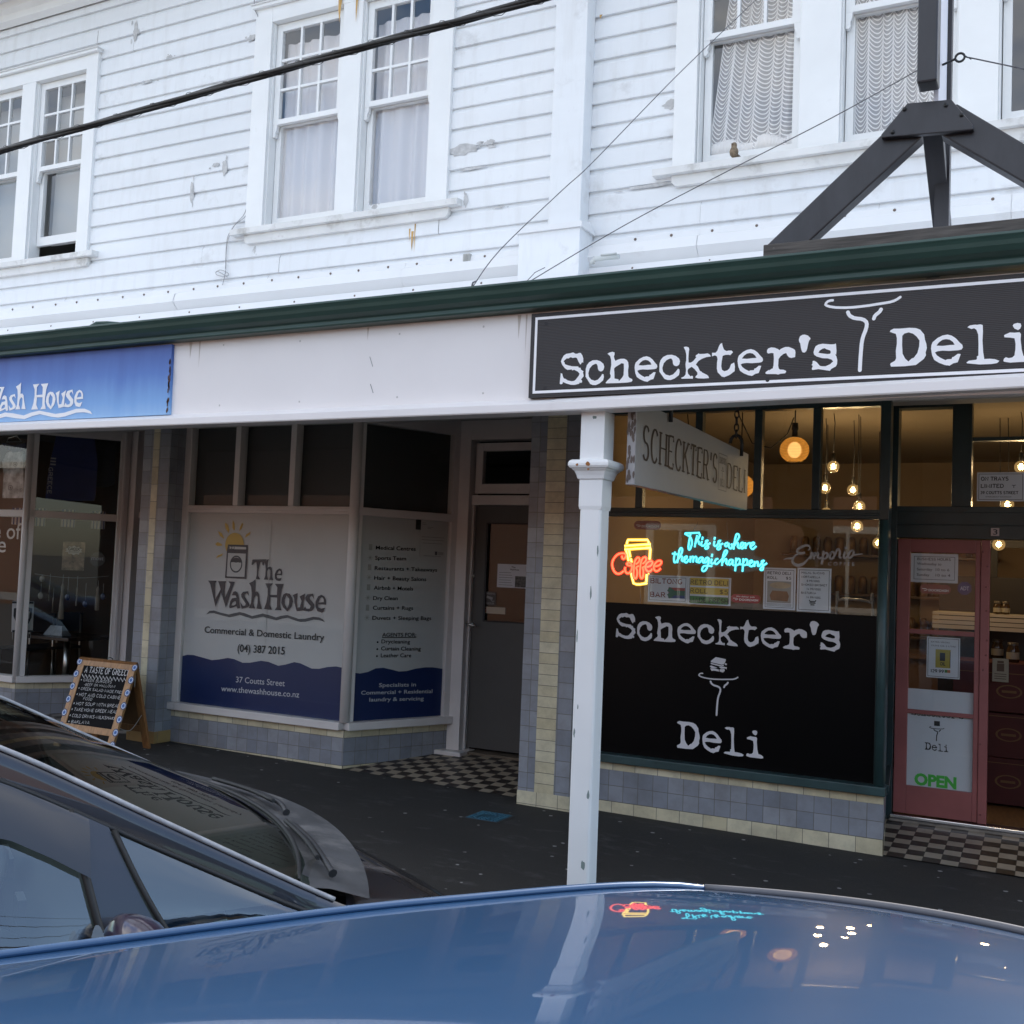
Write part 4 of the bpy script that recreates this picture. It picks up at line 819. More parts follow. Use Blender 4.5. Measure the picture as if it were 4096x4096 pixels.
b = MB()
for i, g in enumerate(WUV): put(b, PF, outlines(WUV[g]), .0024+.0002*(i % 2))
put(b, PF, outlines(WVW), .0024); b.build('lettering', NAVY, LWN, label='dark display letters The Wash House')
b = MB(); cu_, cv_ = PF.uv(820+457*.2588, 2080+380*.2588); e_, _ = PF.uv(820+602*.2588, 2080+380*.2588)
b.dot(PF, cu_, cv_, e_-cu_, .0018, 28, (e_-cu_)*.98)
for l in [[(435,0),(460,60),(462,150),(450,165),(425,120),(425,40)], [(320,40),(360,80),(380,160),(365,205),(320,130),(308,70)], [(575,45),(595,60),(570,130),(530,175),(540,110)], [(200,172),(260,200),(295,270),(290,290),(230,240)], [(710,182),(690,230),(620,275),(640,220)], [(155,370),(200,340),(265,375),(262,400),(190,400)], [(170,590),(200,545),(285,515),(260,555)]]: put(b, PF, outlines(wuv([l])), .0018)
b.build('sun_emblem', mat('sun_yellow', (.62, .40, .09), .6), LWN)
b = MB(); put(b, PF, outlines(wuv([[(360,378),(665,388),(660,500),(655,640),(638,912),(312,895),(340,480)]])), .0022); b.build('washing_machine_emblem', NAVY, LWN)
b = MB(); put(b, PF, outlines(wuv([[(375,405),(640,420),(638,455),(372,450)], ])), .0026); put(b, PF, outlines(wuv([[(360,510),(635,520),(612,880),(338,870)]])), .0026); b.build('machine_panel', FILM, LWN)
b = MB(); cu_, cv_ = PF.uv(820+484*.2588, 2080+682*.2588); ru_ = PF.uv(820+581*.2588, 2080+682*.2588)[0]-cu_
b.dot(PF, cu_, cv_, ru_, .0032, 30, ru_*1.06, ru_*.82)
put(b, PF, outlines(wuv([[(402,655),(410,630),(440,592),(484,578),(530,592),(560,630),(566,655),(545,662),(520,655),(480,660),(440,652)]])), .0030)
for x in (400, 437): u, v = PF.uv(820+x*.2588, 2080+429*.2588); b.dot(PF, u, v, .017, .0032, 14, .017, .011)
b.build('machine_door', NAVY, LWN)
b = MB()
for s_, L, Rr, c in [('Commercial & Domestic Laundry', (818, 2530), (1297, 2563), 25), ('(04) 387 2015', (950, 2606), (1139, 2618), 29)]: text_px(b, PF, s_, L, Rr, c, .0024, .014)
b.build('lettering', INK, LWN, label='black lines of address lettering')
b = MB()
for s_, L, Rr, c in [('37 Coutts Street', (944, 2729), (1139, 2745), 23), ('www.thewashhouse.co.nz', (885, 2764), (1197, 2790), 22)]: text_px(b, PF, s_, L, Rr, c, .0016, .004)
b.build('lettering', mat('pale_film_letters', (.6, .6, .64), .6), LWN, label='white address and web lines')
b = MB(); q = lambda x, y: (1400+x*.6213, 2000+y*.6213)
for s_, a, c, e, g in [('Medical Centres', 170, 318, 427, 327), ('Sports Team', 166, 384, 365, 389), ('Restaurants + Takeaways', 163, 450, 565, 462), ('Hair + Beauty Salons', 160, 513, 495, 522), ('Airbnb + Motels', 157, 577, 410, 583), ('Dry Clean', 153, 644, 311, 645), ('Curtains + Rugs', 151, 706, 410, 708), ('Duvets + Sleeping Bags', 148, 771, 527, 773), ('AGENTS FOR:', 211, 880, 430, 880), ('Drycleaning', 206, 923, 391, 925), ('Curtain Cleaning', 204, 968, 460, 970), ('Leather Care', 202, 1013, 398, 1013)]: text_px(b, PS, s_, q(a, c), q(e, g), 15, -.010, .010)
u0, v0 = PS.uv(*q(211, 884)); u1, _ = PS.uv(*q(430, 884)); b.rect(PS, u0, v0-.006, u1, v0, -.010)
for y in (916, 961, 1006): u, v = PS.uv(*q(182-(y-916)*.05, y)); b.dot(PS, u, v, .008, -.010)
b.build('lettering', INK, LSW, label='black list of laundry services')
b = MB()
for s_, a, c, e, g in [('Specialists in', 190, 1205, 428, 1200), ('Commercial + Residential', 75, 1254, 534, 1243), ('laundry & servicing', 128, 1298, 478, 1290)]: text_px(b, PS, s_, q(a, c), q(e, g), 15, -.009, .010)
b.build('lettering', mat('pale_film_letters', (.6, .6, .64)), LSW, label='white lines on the navy wave')
b = MB()
for i, y in enumerate((303, 371, 433, 499, 562, 629, 694, 758)):
    u, v = PS.uv(*q(137-i*3.4, y))
    if i % 2 == 0: b.rect(PS, u-.016, v-.024, u+.016, v+.024, -.010)
    else:
        b.dot(PS, u, v, .011, -.010)
        for k in range(8): a = k*math.pi/4; b.ribbon(PS, [(u+.014*math.cos(a), v+.014*math.sin(a)), (u+.024*math.cos(a), v+.024*math.sin(a))], .004, -.010)
b.build('bullet_icon', mat('faded_icon', (.40, .39, .37), .6), LSW)

# blue laundry fascia sign, faded towards the foot
BL = bpy.data.materials.new('sunfaded_blue_sign'); BL.use_nodes = True; nt = BL.node_tree; bs = nt.nodes['Principled BSDF']; tcn = N(nt, 'ShaderNodeTexCoord'); sp = N(nt, 'ShaderNodeSeparateXYZ'); nt.links.new(tcn.outputs['UV'], sp.inputs[0])
nz = noise(nt, 3, 6, stretch=(3, 1, .5)); ma = N(nt, 'ShaderNodeMath', operation='MULTIPLY_ADD'); nt.links.new(nz.outputs['Fac'], ma.inputs[0]); ma.inputs[1].default_value = .16; nt.links.new(sp.outputs['Y'], ma.inputs[2])
mr = N(nt, 'ShaderNodeMapRange'); nt.links.new(ma.outputs[0], mr.inputs[0]); mr.inputs[1].default_value = 2.53; mr.inputs[2].default_value = 2.98
rp = ramp(nt, mr.outputs[0], [(0, (.32, .54, .82)), (.22, (.20, .41, .76)), (.6, (.085, .20, .55)), (1, (.045, .095, .36))]); nt.links.new(rp.outputs[0], bs.inputs['Base Color']); bs.inputs['Roughness'].default_value = .5
LSG = thing('fascia_sign', 'faded blue laundry fascia sign with wavy white lettering', 'sign', (-7.6, -2.52, 2.46))
MB().hexa([(-10.8, -2.522, 2.455), (-4.672, -2.522, 2.476), (-4.672, -2.501, 2.476), (-10.8, -2.501, 2.455), (-10.8, -2.522, 2.893), (-4.678, -2.522, 2.893), (-4.678, -2.501, 2.893), (-10.8, -2.501, 2.893)]).build('board', BL, LSG)
PB = YP(-2.524); zb_ = lambda x, y: PB.uv(0+x*.20704, 1500+y*.20704)
def mapword(gs, u0, u1, v0, v1, sk=0):
    al = sum([WUV[g] for g in gs], []); a, c, d, e = bbox(al); q_ = MB()
    for g in gs: put(b, PB, outlines(WUV[g]), .0006, lambda x, y: (u0+(x-a)/(d-a)*(u1-u0), v0+(y-c)/(e-c)*(v1-v0)))
b = MB()
hL, hR = zb_(605, 660), zb_(1607, 450); hT = zb_(850, 165); hB = zb_(980, 655)
mapword(['H', 'o', 'u', 's2', 'e2'], hL[0], hR[0], hB[1]-.004, hT[1])
wR = zb_(497, 660); wT = zb_(395, 145); wl_ = zb_(-360, 700); mapword(['W', 'a', 's1', 'h'], wl_[0], wR[0], zb_(330, 690)[1], wT[1])
wu1 = zb_(1790, 730)[0]; wvv = zb_(1690, 680)[1]; a, c, d, e = bbox(WVW); sc_ = (wR[0]-wl_[0])/.000001 if False else 1.06
put(b, PB, outlines(WVW), .0006, lambda x, y: (wu1+(x-d)*1.22, wvv+(y-e)*1.0+.012))
b.build('lettering', LW, LSG)
b = MB()
for i in range(22): blob(b, Pl((0, -2.524, 0)), -4.676+rnd.uniform(-.012, 0), 2.49+rnd.random()*.34, .005, .016, .0005, 8)
b.build('rust_edge', mat('rust_edge', (.10, .05, .03), .9), LSG)

# ================================================================== HANGING SIGN under the verandah
HSX = -1.80; PH = Pl((HSX, -2.42, 0), (0, 1, 0))
HSG = thing('hanging_sign', 'grey-white hanging deli sign with dark roman capitals on black chains under the verandah', 'sign', (HSX, -1.4, 2.07))
HW = mat('worn_white_sign', (.33, .32, .32), .45, var=.05, scale=2, dirt=((.2, .19, .18), 3, .62, .9))
MB().hexa([(HSX-.045, -2.42, 2.068), (HSX-.001, -2.42, 2.068), (HSX-.001, -.40, 2.088), (HSX-.045, -.40, 2.088), (HSX-.045, -2.42, 2.475), (HSX-.001, -2.42, 2.475), (HSX-.001, -.40, 2.445), (HSX-.045, -.40, 2.445)]).build('panel', HW, HSG, bevel=.003)
RI = mat('dark_brown_roman_ink', (.045, .032, .028), .5); hq = lambda x, y: PH.uv(2540+x*.24327, 1660+y*.24327)
b = MB(); u0, _ = hq(132, 640); u1, _ = hq(1343, 900); v0 = hq(200, 790)[1]; v1 = hq(200, 207)[1]; ve = hq(1305, 1142)[1]
sktext(b, PH, "SCHECKTER'S", u0, u1, v0+.012, (v1-v0)*.96, .0005, .145, True, .34, gap=.30, slope=(ve-v0)/(u1-u0))
u0, _ = hq(1522, 1000); u1, _ = hq(1808, 1080); v0 = hq(1530, 1197)[1]; v1 = hq(1530, 795)[1]
sktext(b, PH, 'DELI', u0, u1, v0, v1-v0, .0005, .145, True, .34, gap=.36); b.build('lettering', RI, HSG)
b = MB(); A = hq(1378, 615); C_ = hq(1500, 1268); w_ = .006
for a0, a1, a2, a3 in ((A[0], C_[1], C_[0], C_[1]+w_), (A[0], A[1]-w_, C_[0], A[1]), (A[0], C_[1]+w_, A[0]+w_*1.6, A[1]-w_), (C_[0]-w_*1.6, C_[1]+w_, C_[0], A[1]-w_)): b.rect(PH, a0, a1, a2, a3, .0005)
um = (A[0]+C_[0])/2
sktext(b, PH, "SCHECKTER'S", A[0]+.02, C_[0]-.02, hq(1430, 800)[1], .035, .0005, .2); b.rect(PH, um-.008, hq(1435, 900)[1], um+.008, hq(1435, 855)[1], .0005)
b.ribbon(PH, [(um-.03, hq(1435, 912)[1]), (um, hq(1435, 925)[1]), (um+.03, hq(1435, 912)[1])], .006, .0005); b.ribbon(PH, [(um, hq(1435, 940)[1]), (um-.005, hq(1435, 1060)[1])], .006, .0005)
sktext(b, PH, 'DELI', um-.04, um+.04, hq(1430, 1170)[1], .04, .0005, .2); b.build('small_emblem', mat('faded_ink', (.2, .19, .19)), HSG)
b = MB()
for i in range(30): blob(b, Pl((HSX-.023, -2.421, 0)), rnd.uniform(-.018, .018), 2.09+rnd.random()*.37, .006, .018, .0006+.00005*i, 9)
b.build('flaking_end', mat('flaked_board_end', (.13, .10, .085), .9), HSG)
IRON = mat('black_iron', (.012, .012, .012), .45)
def chain(y, ztop, zb):
    b = MB(); b.tube([(HSX-.06, y, zb+.04)]+[(HSX-.023+.037*math.cos(R_(a)), y, zb+.04+.05*math.sin(R_(a))) for a in range(180, -1, -30)]+[(HSX+.014, y, zb-.04)], .011, 8)
    z_ = zb+.075; k = 0
    while z_ < ztop:
        l = [(HSX-.023+(.013*math.cos(t) if k % 2 else 0), y+(0 if k % 2 else .013*math.cos(t)), z_+.022+.026*math.sin(t)) for t in [2*math.pi*i/12 for i in range(12)]]
        b.tube(l, .0045, 6, closed=True); z_ += .041; k += 1
    b.build('chain', IRON, HSG)
chain(-1.97, 2.93, 2.468); chain(-.62, 2.93, 2.448)

# ================================================================== DARK TIMBER SIGN FRAME on the gutter
DTW = mat('dark_painted_timber', (.022, .021, .026), .42, var=.25, scale=5, dirt=((.10, .095, .09), 9, .68, .85), stretch=(3, 1, 1), bump=.1, bscale=18)
FR = thing('timber_sign_frame', 'dark timber tripod sign frame standing on the verandah gutter', 'sign frame', (-.5, -2.5, 3.06))
b = MB(); b.box(-.553, -2.66, 3.675, -.475, -2.56, 7.2); b.build('mast', DTW, FR, bevel=.008)
b = MB(); b.prism([(-.700, -2.565, 3.508), (-.345, -2.565, 3.488), (-.345, -2.565, 3.505), (-.430, -2.565, 3.628), (-.600, -2.565, 3.640), (-.702, -2.565, 3.522)], [(-.700, -2.535, 3.508), (-.345, -2.535, 3.488), (-.345, -2.535, 3.505), (-.430, -2.535, 3.628), (-.600, -2.535, 3.640), (-.702, -2.535, 3.522)]); b.build('gusset_plate', DTW, FR, bevel=.004)
def leg(pf, y0, y1): b = MB(); b.prism([(x, y0, z) for x, z in pf], [(x, y1, z) for x, z in pf]); return b.build('leg', DTW, FR, bevel=.006)
leg([(-1.196, 3.098), (-1.005, 3.102), (-.545, 3.50), (-.555, 3.62), (-.603, 3.628)], -2.53, -2.45)
leg([(.23, 3.098), (.04, 3.102), (-.47, 3.50), (-.46, 3.62), (-.41, 3.62)], -2.53, -2.45)
b = MB(); b.hexa([(-.545, -1.97, 3.20), (-.472, -1.97, 3.20), (-.472, -1.88, 3.20), (-.545, -1.88, 3.20), (-.56, -2.44, 3.60), (-.478, -2.44, 3.60), (-.478, -2.34, 3.60), (-.56, -2.34, 3.60)]); b.build('leg', DTW, FR, bevel=.005)
b = MB(); b.box(-.500, -2.54, 3.62, -.482, -2.22, 7.2); b.build('sign_blade', mat('white_sign_blade', (.6, .6, .66), .4), FR)
b = MB(); b.box(-.525, -2.215, 3.2, -.465, -2.15, 7.2); b.build('rear_mast', DTW, FR)
b = MB(); b.box(-1.175, -2.60, 3.028, .35, -2.45, 3.094); b.build('sole_plate', mat('weathered_sole', (.075, .068, .062), .8, var=.5, scale=6, stretch=(1, 6, 14), dirt=((.3, .27, .24), 14, .66, .8)), FR, bevel=.004)
b = MB()
for u, v in ((-.655, 3.525), (-.61, 3.615), (-.45, 3.605), (-.39, 3.555)): b.lathe([(0, -.008), (.008, -.007), (.009, 0)], (u, -2.565, v), 8, 'y')
b.build('bolt', IRON, FR)
eye = Vector((-.41, -2.45, 3.85)); b = MB(); b.tube([eye+Vector((.018*math.cos(t), 0, .018*math.sin(t))) for t in [2*math.pi*i/14 for i in range(14)]], .005, 6, closed=True); b.tube([eye+Vector((-.02, 0, -.004)), Vector((-.48, -2.42, 3.845))], .005, 6); b.build('eye_bolt', IRON, FR)

# ================================================================== WIRES
b = MB(); P = [at(x, y, -3.4) for x, y in [(-900, 880), (-300, 715), (0, 605), (500, 462), (1000, 316), (1500, 175), (2000, 40), (2600, -135), (3400, -380)]]
def cr(p, n=6, closed=False):
    o = []; L = len(p)
    for i in range(L if closed else L-1):
        a, c, d, e = (p[(i-1) % L] if closed else p[max(0, i-1)]), p[i], p[(i+1) % L], (p[(i+2) % L] if closed else p[min(L-1, i+2)])
        a, c, d, e = Vector(a), Vector(c), Vector(d), Vector(e)
        for k in range(n):
            t = k/n; o.append(.5*((2*c)+(d-a)*t+(2*a-5*c+4*d-e)*t*t+(3*c-a-3*d+e)*t**3))
    if not closed: o.append(Vector(p[-1]))
    return o
P = cr(P, 24); CBL = mat('black_cable', (.014, .013, .012), .5)
def twist(P, r, turns, ph, rr):
    q = []
    for i, p in enumerate(P):
        a = ph+i*turns; t = (P[min(i+1, len(P)-1)]-P[max(i-1, 0)]).normalized(); e1 = t.cross(Vector((0, 1, 0))).normalized(); e2 = t.cross(e1)
        q.append(p+(e1*math.cos(a)+e2*math.sin(a))*r)
    return q
b.tube(twist(P, .007, .12, 0, 0), .011, 8); b.tube(twist(P, .007, .12, 2.1, 0), .011, 8); b.tube(twist(P, .007, .12, 4.2, 0), .011, 8)
b.tube(twist(P, .021, .9, 0, 0), .0014, 5)
tag(b.build('overhead_cable', CBL), 'thick black bundled service cable crossing in front of the upper windows', 'cable')
WIRE = mat('thin_wire', (.10, .10, .11), .6)
b = MB(); b.tube(cr([at(1888, 1152, -2.46), at(2000, 1000, -2.3), at(2250, 760, -1.9), at(2370, 650, -1.8), at(2700, 310, -1.4), at(2960, 60, -1.0), at(3150, -120, -.8)], 5), .0026, 6)
b.tube([at(1885, 1155, -2.47), at(1892, 1130, -2.47), at(1905, 1125, -2.45)], .005, 6); tag(b.build('stay_wire', WIRE), 'thin wire rising steeply right from the gutter past the pilaster', 'wire')
b = MB(); b.tube(cr([at(2095, 1140, -2.46), at(2500, 900, -2.2), at(2900, 690, -2.1), at(3330, 470, -2.1), at(3690, 270, -2.3)], 5), .0026, 6); b.tube([at(2095, 1138, -2.46), at(2140, 1090, -2.45), at(2180, 1070, -2.42)], .002, 5)
tag(b.build('stay_wire', WIRE), 'thin wire sloping from gutter up to the dark timber mast', 'wire')
b = MB(); b.tube([eye+Vector((.018, 0, 0)), at(3900, 235, -2.45), at(4010, 258, -2.45), at(4300, 320, -2.45)], .0028, 6); b.tube([at(3860, 222, -2.455), at(3885, 238, -2.455), at(3880, 230, -2.455)], .002, 5)
tag(b.build('stay_wire', WIRE), 'thin wire running right from the eye bolt on the dark mast', 'wire')
b = MB(); b.tube(cr([at(1004, 690, -.02), at(998, 790, -.02), at(985, 860, -.03), at(940, 900, -.04), at(915, 950, -.03), at(905, 1010, -.02), at(903, 1080, -.02), at(890, 1140, -.03)], 5), .003, 6)
b.tube(cr([at(998, 760, -.02), at(980, 850, -.02), at(935, 905, -.03), at(908, 960, -.02), at(902, 1075, -.02)], 5), .003, 6)
b.tube(cr([at(862, 1090, -.03), at(880, 1080, -.03), at(905, 1088, -.03), at(915, 1100, -.03), at(890, 1105, -.03), at(865, 1098, -.03), at(870, 1085, -.03), at(910, 1108, -.03)], 4), .003, 6)
b.tube(cr([at(1018, -40, -.04), at(1018, 30, -.04), at(1030, 60, -.04), at(1036, 80, -.01)], 4), .004, 6)
tag(b.build('loose_cable', mat('grey_lead', (.33, .33, .34), .6)), 'loose grey lead dangling with a loop beside the middle window', 'cable')
b = MB(); b.box(-3.93, -.03, 4.02, -3.80, .0, 4.08); b.box(-3.9, -.034, 4.03, -3.83, -.028, 4.07)
u = at(1865, 1030, -.03); b = MB(); b.box(u.x-.03, -.03, u.z-.035, u.x+.03, .01, u.z+.03)
for k in range(3): b.box(u.x-.018+k*.012, -.036, u.z-.03, u.x-.010+k*.012, -.029, u.z+.02)
tag(b.build('cable_clip_box', mat('grey_plastic', (.4, .4, .38), .6)), 'small broken cable box left of the white pilaster base', 'box')
u = at(2370, 1047, -.2); b = MB(); b.tube([u+Vector((0, 0, -.02)), u, u+Vector((.03, -.02, .012)), u+Vector((.21, -.02, .012))], .018, 10); b.tube([u+Vector((.08, -.04, .03)), u+Vector((.2, -.04, .03))], .006, 6)
tag(b.build('capped_conduit', mat('painted_conduit', (.55, .58, .57), .5)), 'short capped conduit pipe right of the white pilaster base', 'pipe')

# ================================================================== NEON SIGNS
def tubes(mb, o_, s_, strokes, y, r, closed=(), smooth=True):
    for i, l in enumerate(strokes):
        p = [at(*q, y) for q in pts(o_, s_, l)]
        if smooth and len(p) > 2: p = cr(p, 4, i in closed)
        mb.tube(p, r, 8, closed=i in closed)
ACR = glass('clear_acrylic', (.80, .80, .80), 1.3)
_nt = ACR.node_tree; _o = [n for n in _nt.nodes if n.type == 'OUTPUT_MATERIAL'][0]; _src = _o.inputs[0].links[0].from_socket; _m = N(_nt, 'ShaderNodeMixShader'); _d = N(_nt, 'ShaderNodeBsdfDiffuse'); _d.inputs[0].default_value = (.8, .8, .8, 1); _m.inputs[0].default_value = .10
_nt.links.new(_src, _m.inputs[1]); _nt.links.new(_d.outputs[0], _m.inputs[2]); _nt.links.new(_m.outputs[0], _o.inputs[0])
NC = thing('neon_sign', 'lit neon coffee cup sign, yellow takeaway cup with red script Coffee', 'neon sign', tuple(at(2550, 2360, .10)))
CO = ((2430, 2140), .12422)
yel = [[(620,290),(632,230),(655,158),(800,156),(1290,155),(1335,260)], [(560,350),(1380,295),(1390,410),(560,465)], [(1380,440),(1355,790)], [(690,490),(735,715)], [(750,760),(775,890)], [(600,500),(680,850)], [(760,1220),(800,1400),(840,1555),(930,1588),(1050,1590),(1270,1550)], [(1265,1260),(1250,1510)], [(1316,1238),(1326,1232)]]
b = MB(); tubes(b, *CO, yel, .055, .0115, (1,), False); b.build('yellow_tube', emis('neon_yellow', (1, .55, .03), .42), NC); b = MB(); tubes(b, *CO, yel, .0475, .0062, (1,), False); b.build('yellow_core', emis('neon_yellow_core', (1, .88, .22), .8), NC)
red = [[(470,660),(470,730),(510,770),(560,740),(590,660),(560,600),(450,590),(340,620),(240,710),(170,830),(150,960),(180,1100),(240,1200),(330,1250),(430,1230),(520,1155)], [(575,1030),(560,1100),(580,1180),(630,1230),(700,1220),(760,1150),(785,1050),(780,960),(720,895),(650,900),(625,935),(660,975),(760,990)],
 [(915,940),(1000,870),(1035,790),(1000,730),(950,740),(890,830),(860,950),(845,1150),(840,1280),(860,1370),(890,1395),(930,1370),(955,1250),(950,1130),(925,1050),(1010,990)], [(1130,930),(1220,850),(1245,770),(1210,720),(1150,735),(1100,820),(1065,950),(1045,1150),(1045,1270),(1070,1370),(1105,1390),(1140,1350),(1155,1230),(1150,1120),(1130,1050),(1190,1010)],
 [(1260,1030),(1370,1000),(1440,930),(1450,870),(1390,840),(1310,870),(1240,950),(1215,1040),(1240,1120),(1300,1170),(1380,1160),(1440,1090)], [(1540,1010),(1650,980),(1720,920),(1730,860),(1690,830),(1600,850),(1520,940),(1490,1040),(1510,1120),(1570,1165),(1640,1140),(1710,1070)]]
b = MB(); tubes(b, *CO, red, .045, .012); b.build('red_script_tube', emis('neon_red', (1, .035, .012), .40), NC); b = MB(); tubes(b, *CO, red, .0365, .0068); b.build('red_core', emis('neon_red_core', (1, .16, .07), .75), NC)
bk = [(590,90),(1330,80),(1400,200),(1470,290),(1480,680),(1570,760),(1720,750),(1810,850),(1800,1000),(1770,1170),(1600,1240),(1330,1280),(1290,1640),(1000,1670),(820,1640),(740,1500),(690,1350),(520,1290),(350,1335),(180,1250),(80,1080),(60,920),(130,720),(290,550),(460,450),(480,300),(540,210)]
b = MB(); b.poly([at(*q, .075) for q in pts(*CO, bk)]); b.build('acrylic_backing', ACR, NC)
b = MB(); b.tube([at(2560, 2345, .08), at(2562, 2400, .08), at(2555, 2440, .09)], .003, 6); b.build('lead', mat('clear_lead', (.3, .28, .25)), NC)
NM = thing('neon_sign', 'lit turquoise neon script sign reading This is where the magic happens', 'neon sign', tuple(at(2880, 2310, .10)))
TO = ((2670, 2100), .21739)
teal = [[(590,142),(450,148),(320,155),(365,185),(420,225),(448,300),(440,380),(408,455),(385,430),(392,330),(425,155)], [(575,148),(595,185),(565,255),(520,310)], [(545,190),(520,300),(500,410)], [(505,350),(545,292),(572,300),(580,345),(610,362)], [(635,295),(620,350),(640,385),(680,370)], [(648,215),(638,275)], [(680,370),(715,310),(742,285),(712,290),(705,310),(738,365),(748,415),(712,440),(692,415),(740,365),(790,330)],
 [(865,290),(855,360),(875,390),(910,372)], [(872,220),(862,270)], [(910,375),(950,310),(978,288),(945,295),(938,315),(966,370),(972,428),(935,453),(916,425),(965,375),(1020,337)],
 [(1112,325),(1075,335),(1055,365),(1075,395),(1108,375),(1125,335),(1128,395),(1160,435),(1190,400),(1172,345)], [(1190,370),(1270,300),(1318,215),(1300,168),(1265,180),(1238,290),(1215,450)], [(1225,385),(1275,322),(1298,345),(1292,400),(1320,430)], [(1320,430),(1380,390),(1402,335),(1362,328),(1342,390),(1372,435),(1420,400)], [(1430,320),(1438,440)], [(1440,390),(1480,342),(1525,332)], [(1520,400),(1592,350),(1580,320),(1532,350),(1530,410),(1572,443),(1632,388)],
 [(140,490),(118,620),(130,690),(165,672)], [(85,525),(180,540)], [(170,662),(255,530),(272,445),(240,425),(210,500),(180,700)], [(195,630),(245,572),(270,592),(262,650),(292,672)], [(292,665),(355,605),(352,575),(312,600),(310,668),(352,690),(395,628)],
 [(425,570),(418,690)], [(425,620),(462,580),(478,605),(470,690)], [(475,620),(520,580),(536,615),(532,675),(570,682)], [(650,600),(600,602),(562,660),(582,692),(622,655),(652,602),(648,685),(682,690)], [(760,612),(720,602),(680,660),(702,692),(742,652),(762,612),(750,720),(702,828),(652,850),(637,812),(680,752),(820,757)], [(815,620),(802,690),(825,712),(862,690)], [(825,530),(812,590)], [(932,622),(892,632),(870,690),(902,720),(970,660)],
 [(970,662),(1060,560),(1098,490),(1080,468),(1050,485),(1020,580),(1002,750)], [(1010,692),(1070,622),(1086,652),(1080,702),(1112,732)], [(1202,642),(1152,642),(1122,700),(1142,732),(1187,692),(1206,642),(1196,722),(1232,742)], [(1262,602),(1245,850)], [(1250,692),(1292,622),(1330,642),(1320,712),(1270,742)], [(1320,720),(1360,725)], [(1395,612),(1380,860)], [(1390,702),(1432,632),(1470,652),(1456,722),(1402,742)], [(1456,725),(1490,735)], [(1482,722),(1558,682),(1550,652),(1512,672),(1510,742),(1552,762),(1592,722)], [(1602,662),(1600,770)], [(1605,712),(1650,672),(1666,702),(1662,752),(1692,752)], [(1692,752),(1745,690),(1775,655),(1738,665),(1732,685),(1757,740),(1760,815),(1722,830),(1710,805),(1760,750),(1830,702)]]
b = MB(); tubes(b, *TO, teal, .055, .0086); b.build('turquoise_tube', emis('neon_turquoise', (.02, .45, .55), .40), NM); b = MB(); tubes(b, *TO, teal, .0495, .0048); b.build('turquoise_core', emis('neon_turquoise_core', (.14, .85, .95), .7), NM)
bk = [(300,110),(600,100),(640,180),(760,240),(880,195),(1000,270),(1180,290),(1270,140),(1350,160),(1360,270),(1470,280),(1600,310),(1670,380),(1620,470),(1610,560),(1800,630),(1860,700),(1780,790),(1740,860),(1660,830),(1400,885),(1220,870),(1130,790),(1010,780),(870,760),(800,800),(660,885),(600,840),(600,740),(420,730),(200,725),(90,700),(60,530),(120,460),(280,390),(390,480),(360,240),(280,180)]
b = MB(); b.poly([at(*q, .075) for q in pts(*TO, bk)]); b.build('acrylic_backing', ACR, NM)
b = MB()
for l in ([(468, 108), (500, 60), (540, 0), (560, -60)], [(1115, 290), (1110, 180), (1095, 20), (1090, -60)]): b.tube([at(*q, .08) for q in pts(*TO, l)], .0016, 5)
b.build('hanging_wire', mat('thin_wire', (.10, .10, .11)), NM)

# coffee brand lettering on the glass
EO = ((3120, 2150), .18634); PE = YP(.0185)
b = MB()
for i, l in enumerate([[(600,275,22),(640,240,34),(632,190,36),(560,170,46),(440,215,50),(370,275,48),(385,330,46),(450,340,50),(540,322,46)], [(400,345,28),(330,385,34),(270,470,46),(285,550,56),(370,595,62),(450,585,60),(530,540,50),(600,460,26),(660,380,22)], [(70,470,14),(160,452,30),(265,448,40)],
 [(685,310,50),(650,470,44)], [(660,430,22),(740,335,42),(752,345,44),(718,470,44)], [(730,430,22),(815,325,42),(812,420,44),(850,455,34),(890,415,22)], [(937,285,46),(897,580,50)], [(920,400,25),(980,330,36),(1020,355,42),(990,440,42),(930,460,24)], [(1015,430,20),(1085,320,40),(1068,420,46),(1100,462,42),(1165,405,40),(1155,320,36),(1095,305,32)], [(1180,400,20),(1235,250,44),(1285,300,44),(1278,410,44),(1320,440,36)], [(1395,300,44),(1370,420,44),(1400,445,36),(1455,385,22)],
 [(1570,280,34),(1505,300,42),(1462,400,46),(1500,438,42),(1562,385,42),(1582,310,40),(1560,268,30)], [(1590,372,34),(1690,362,28),(1780,350,14)]]):
    p = [(*PE.uv(*q2), w_*EO[1]*.00175) for (q2, w_) in zip(pts(*EO, [(a, c) for a, c, _ in l]), [w_ for _, _, w_ in l])]
    # smooth the centre line
    s3 = cr([(u, v, w_) for u, v, w_ in p], 4); b.ribbon(PE, [tuple(t) for t in s3], .02, .00008*i)
u, v = PE.uv(3120+1410*.18634, 2150+222*.18634); b.dot(PE, u, v, .009, .0003)
text_px(b, PE, 'C O F F E E', (3120+1030*.18634, 2150+597*.18634), (3120+1600*.18634, 2150+608*.18634), 13.5, .0, .012)
b.build('coffee_lettering', mat('frosted_lettering', (.36, .34, .33), .6), DW)

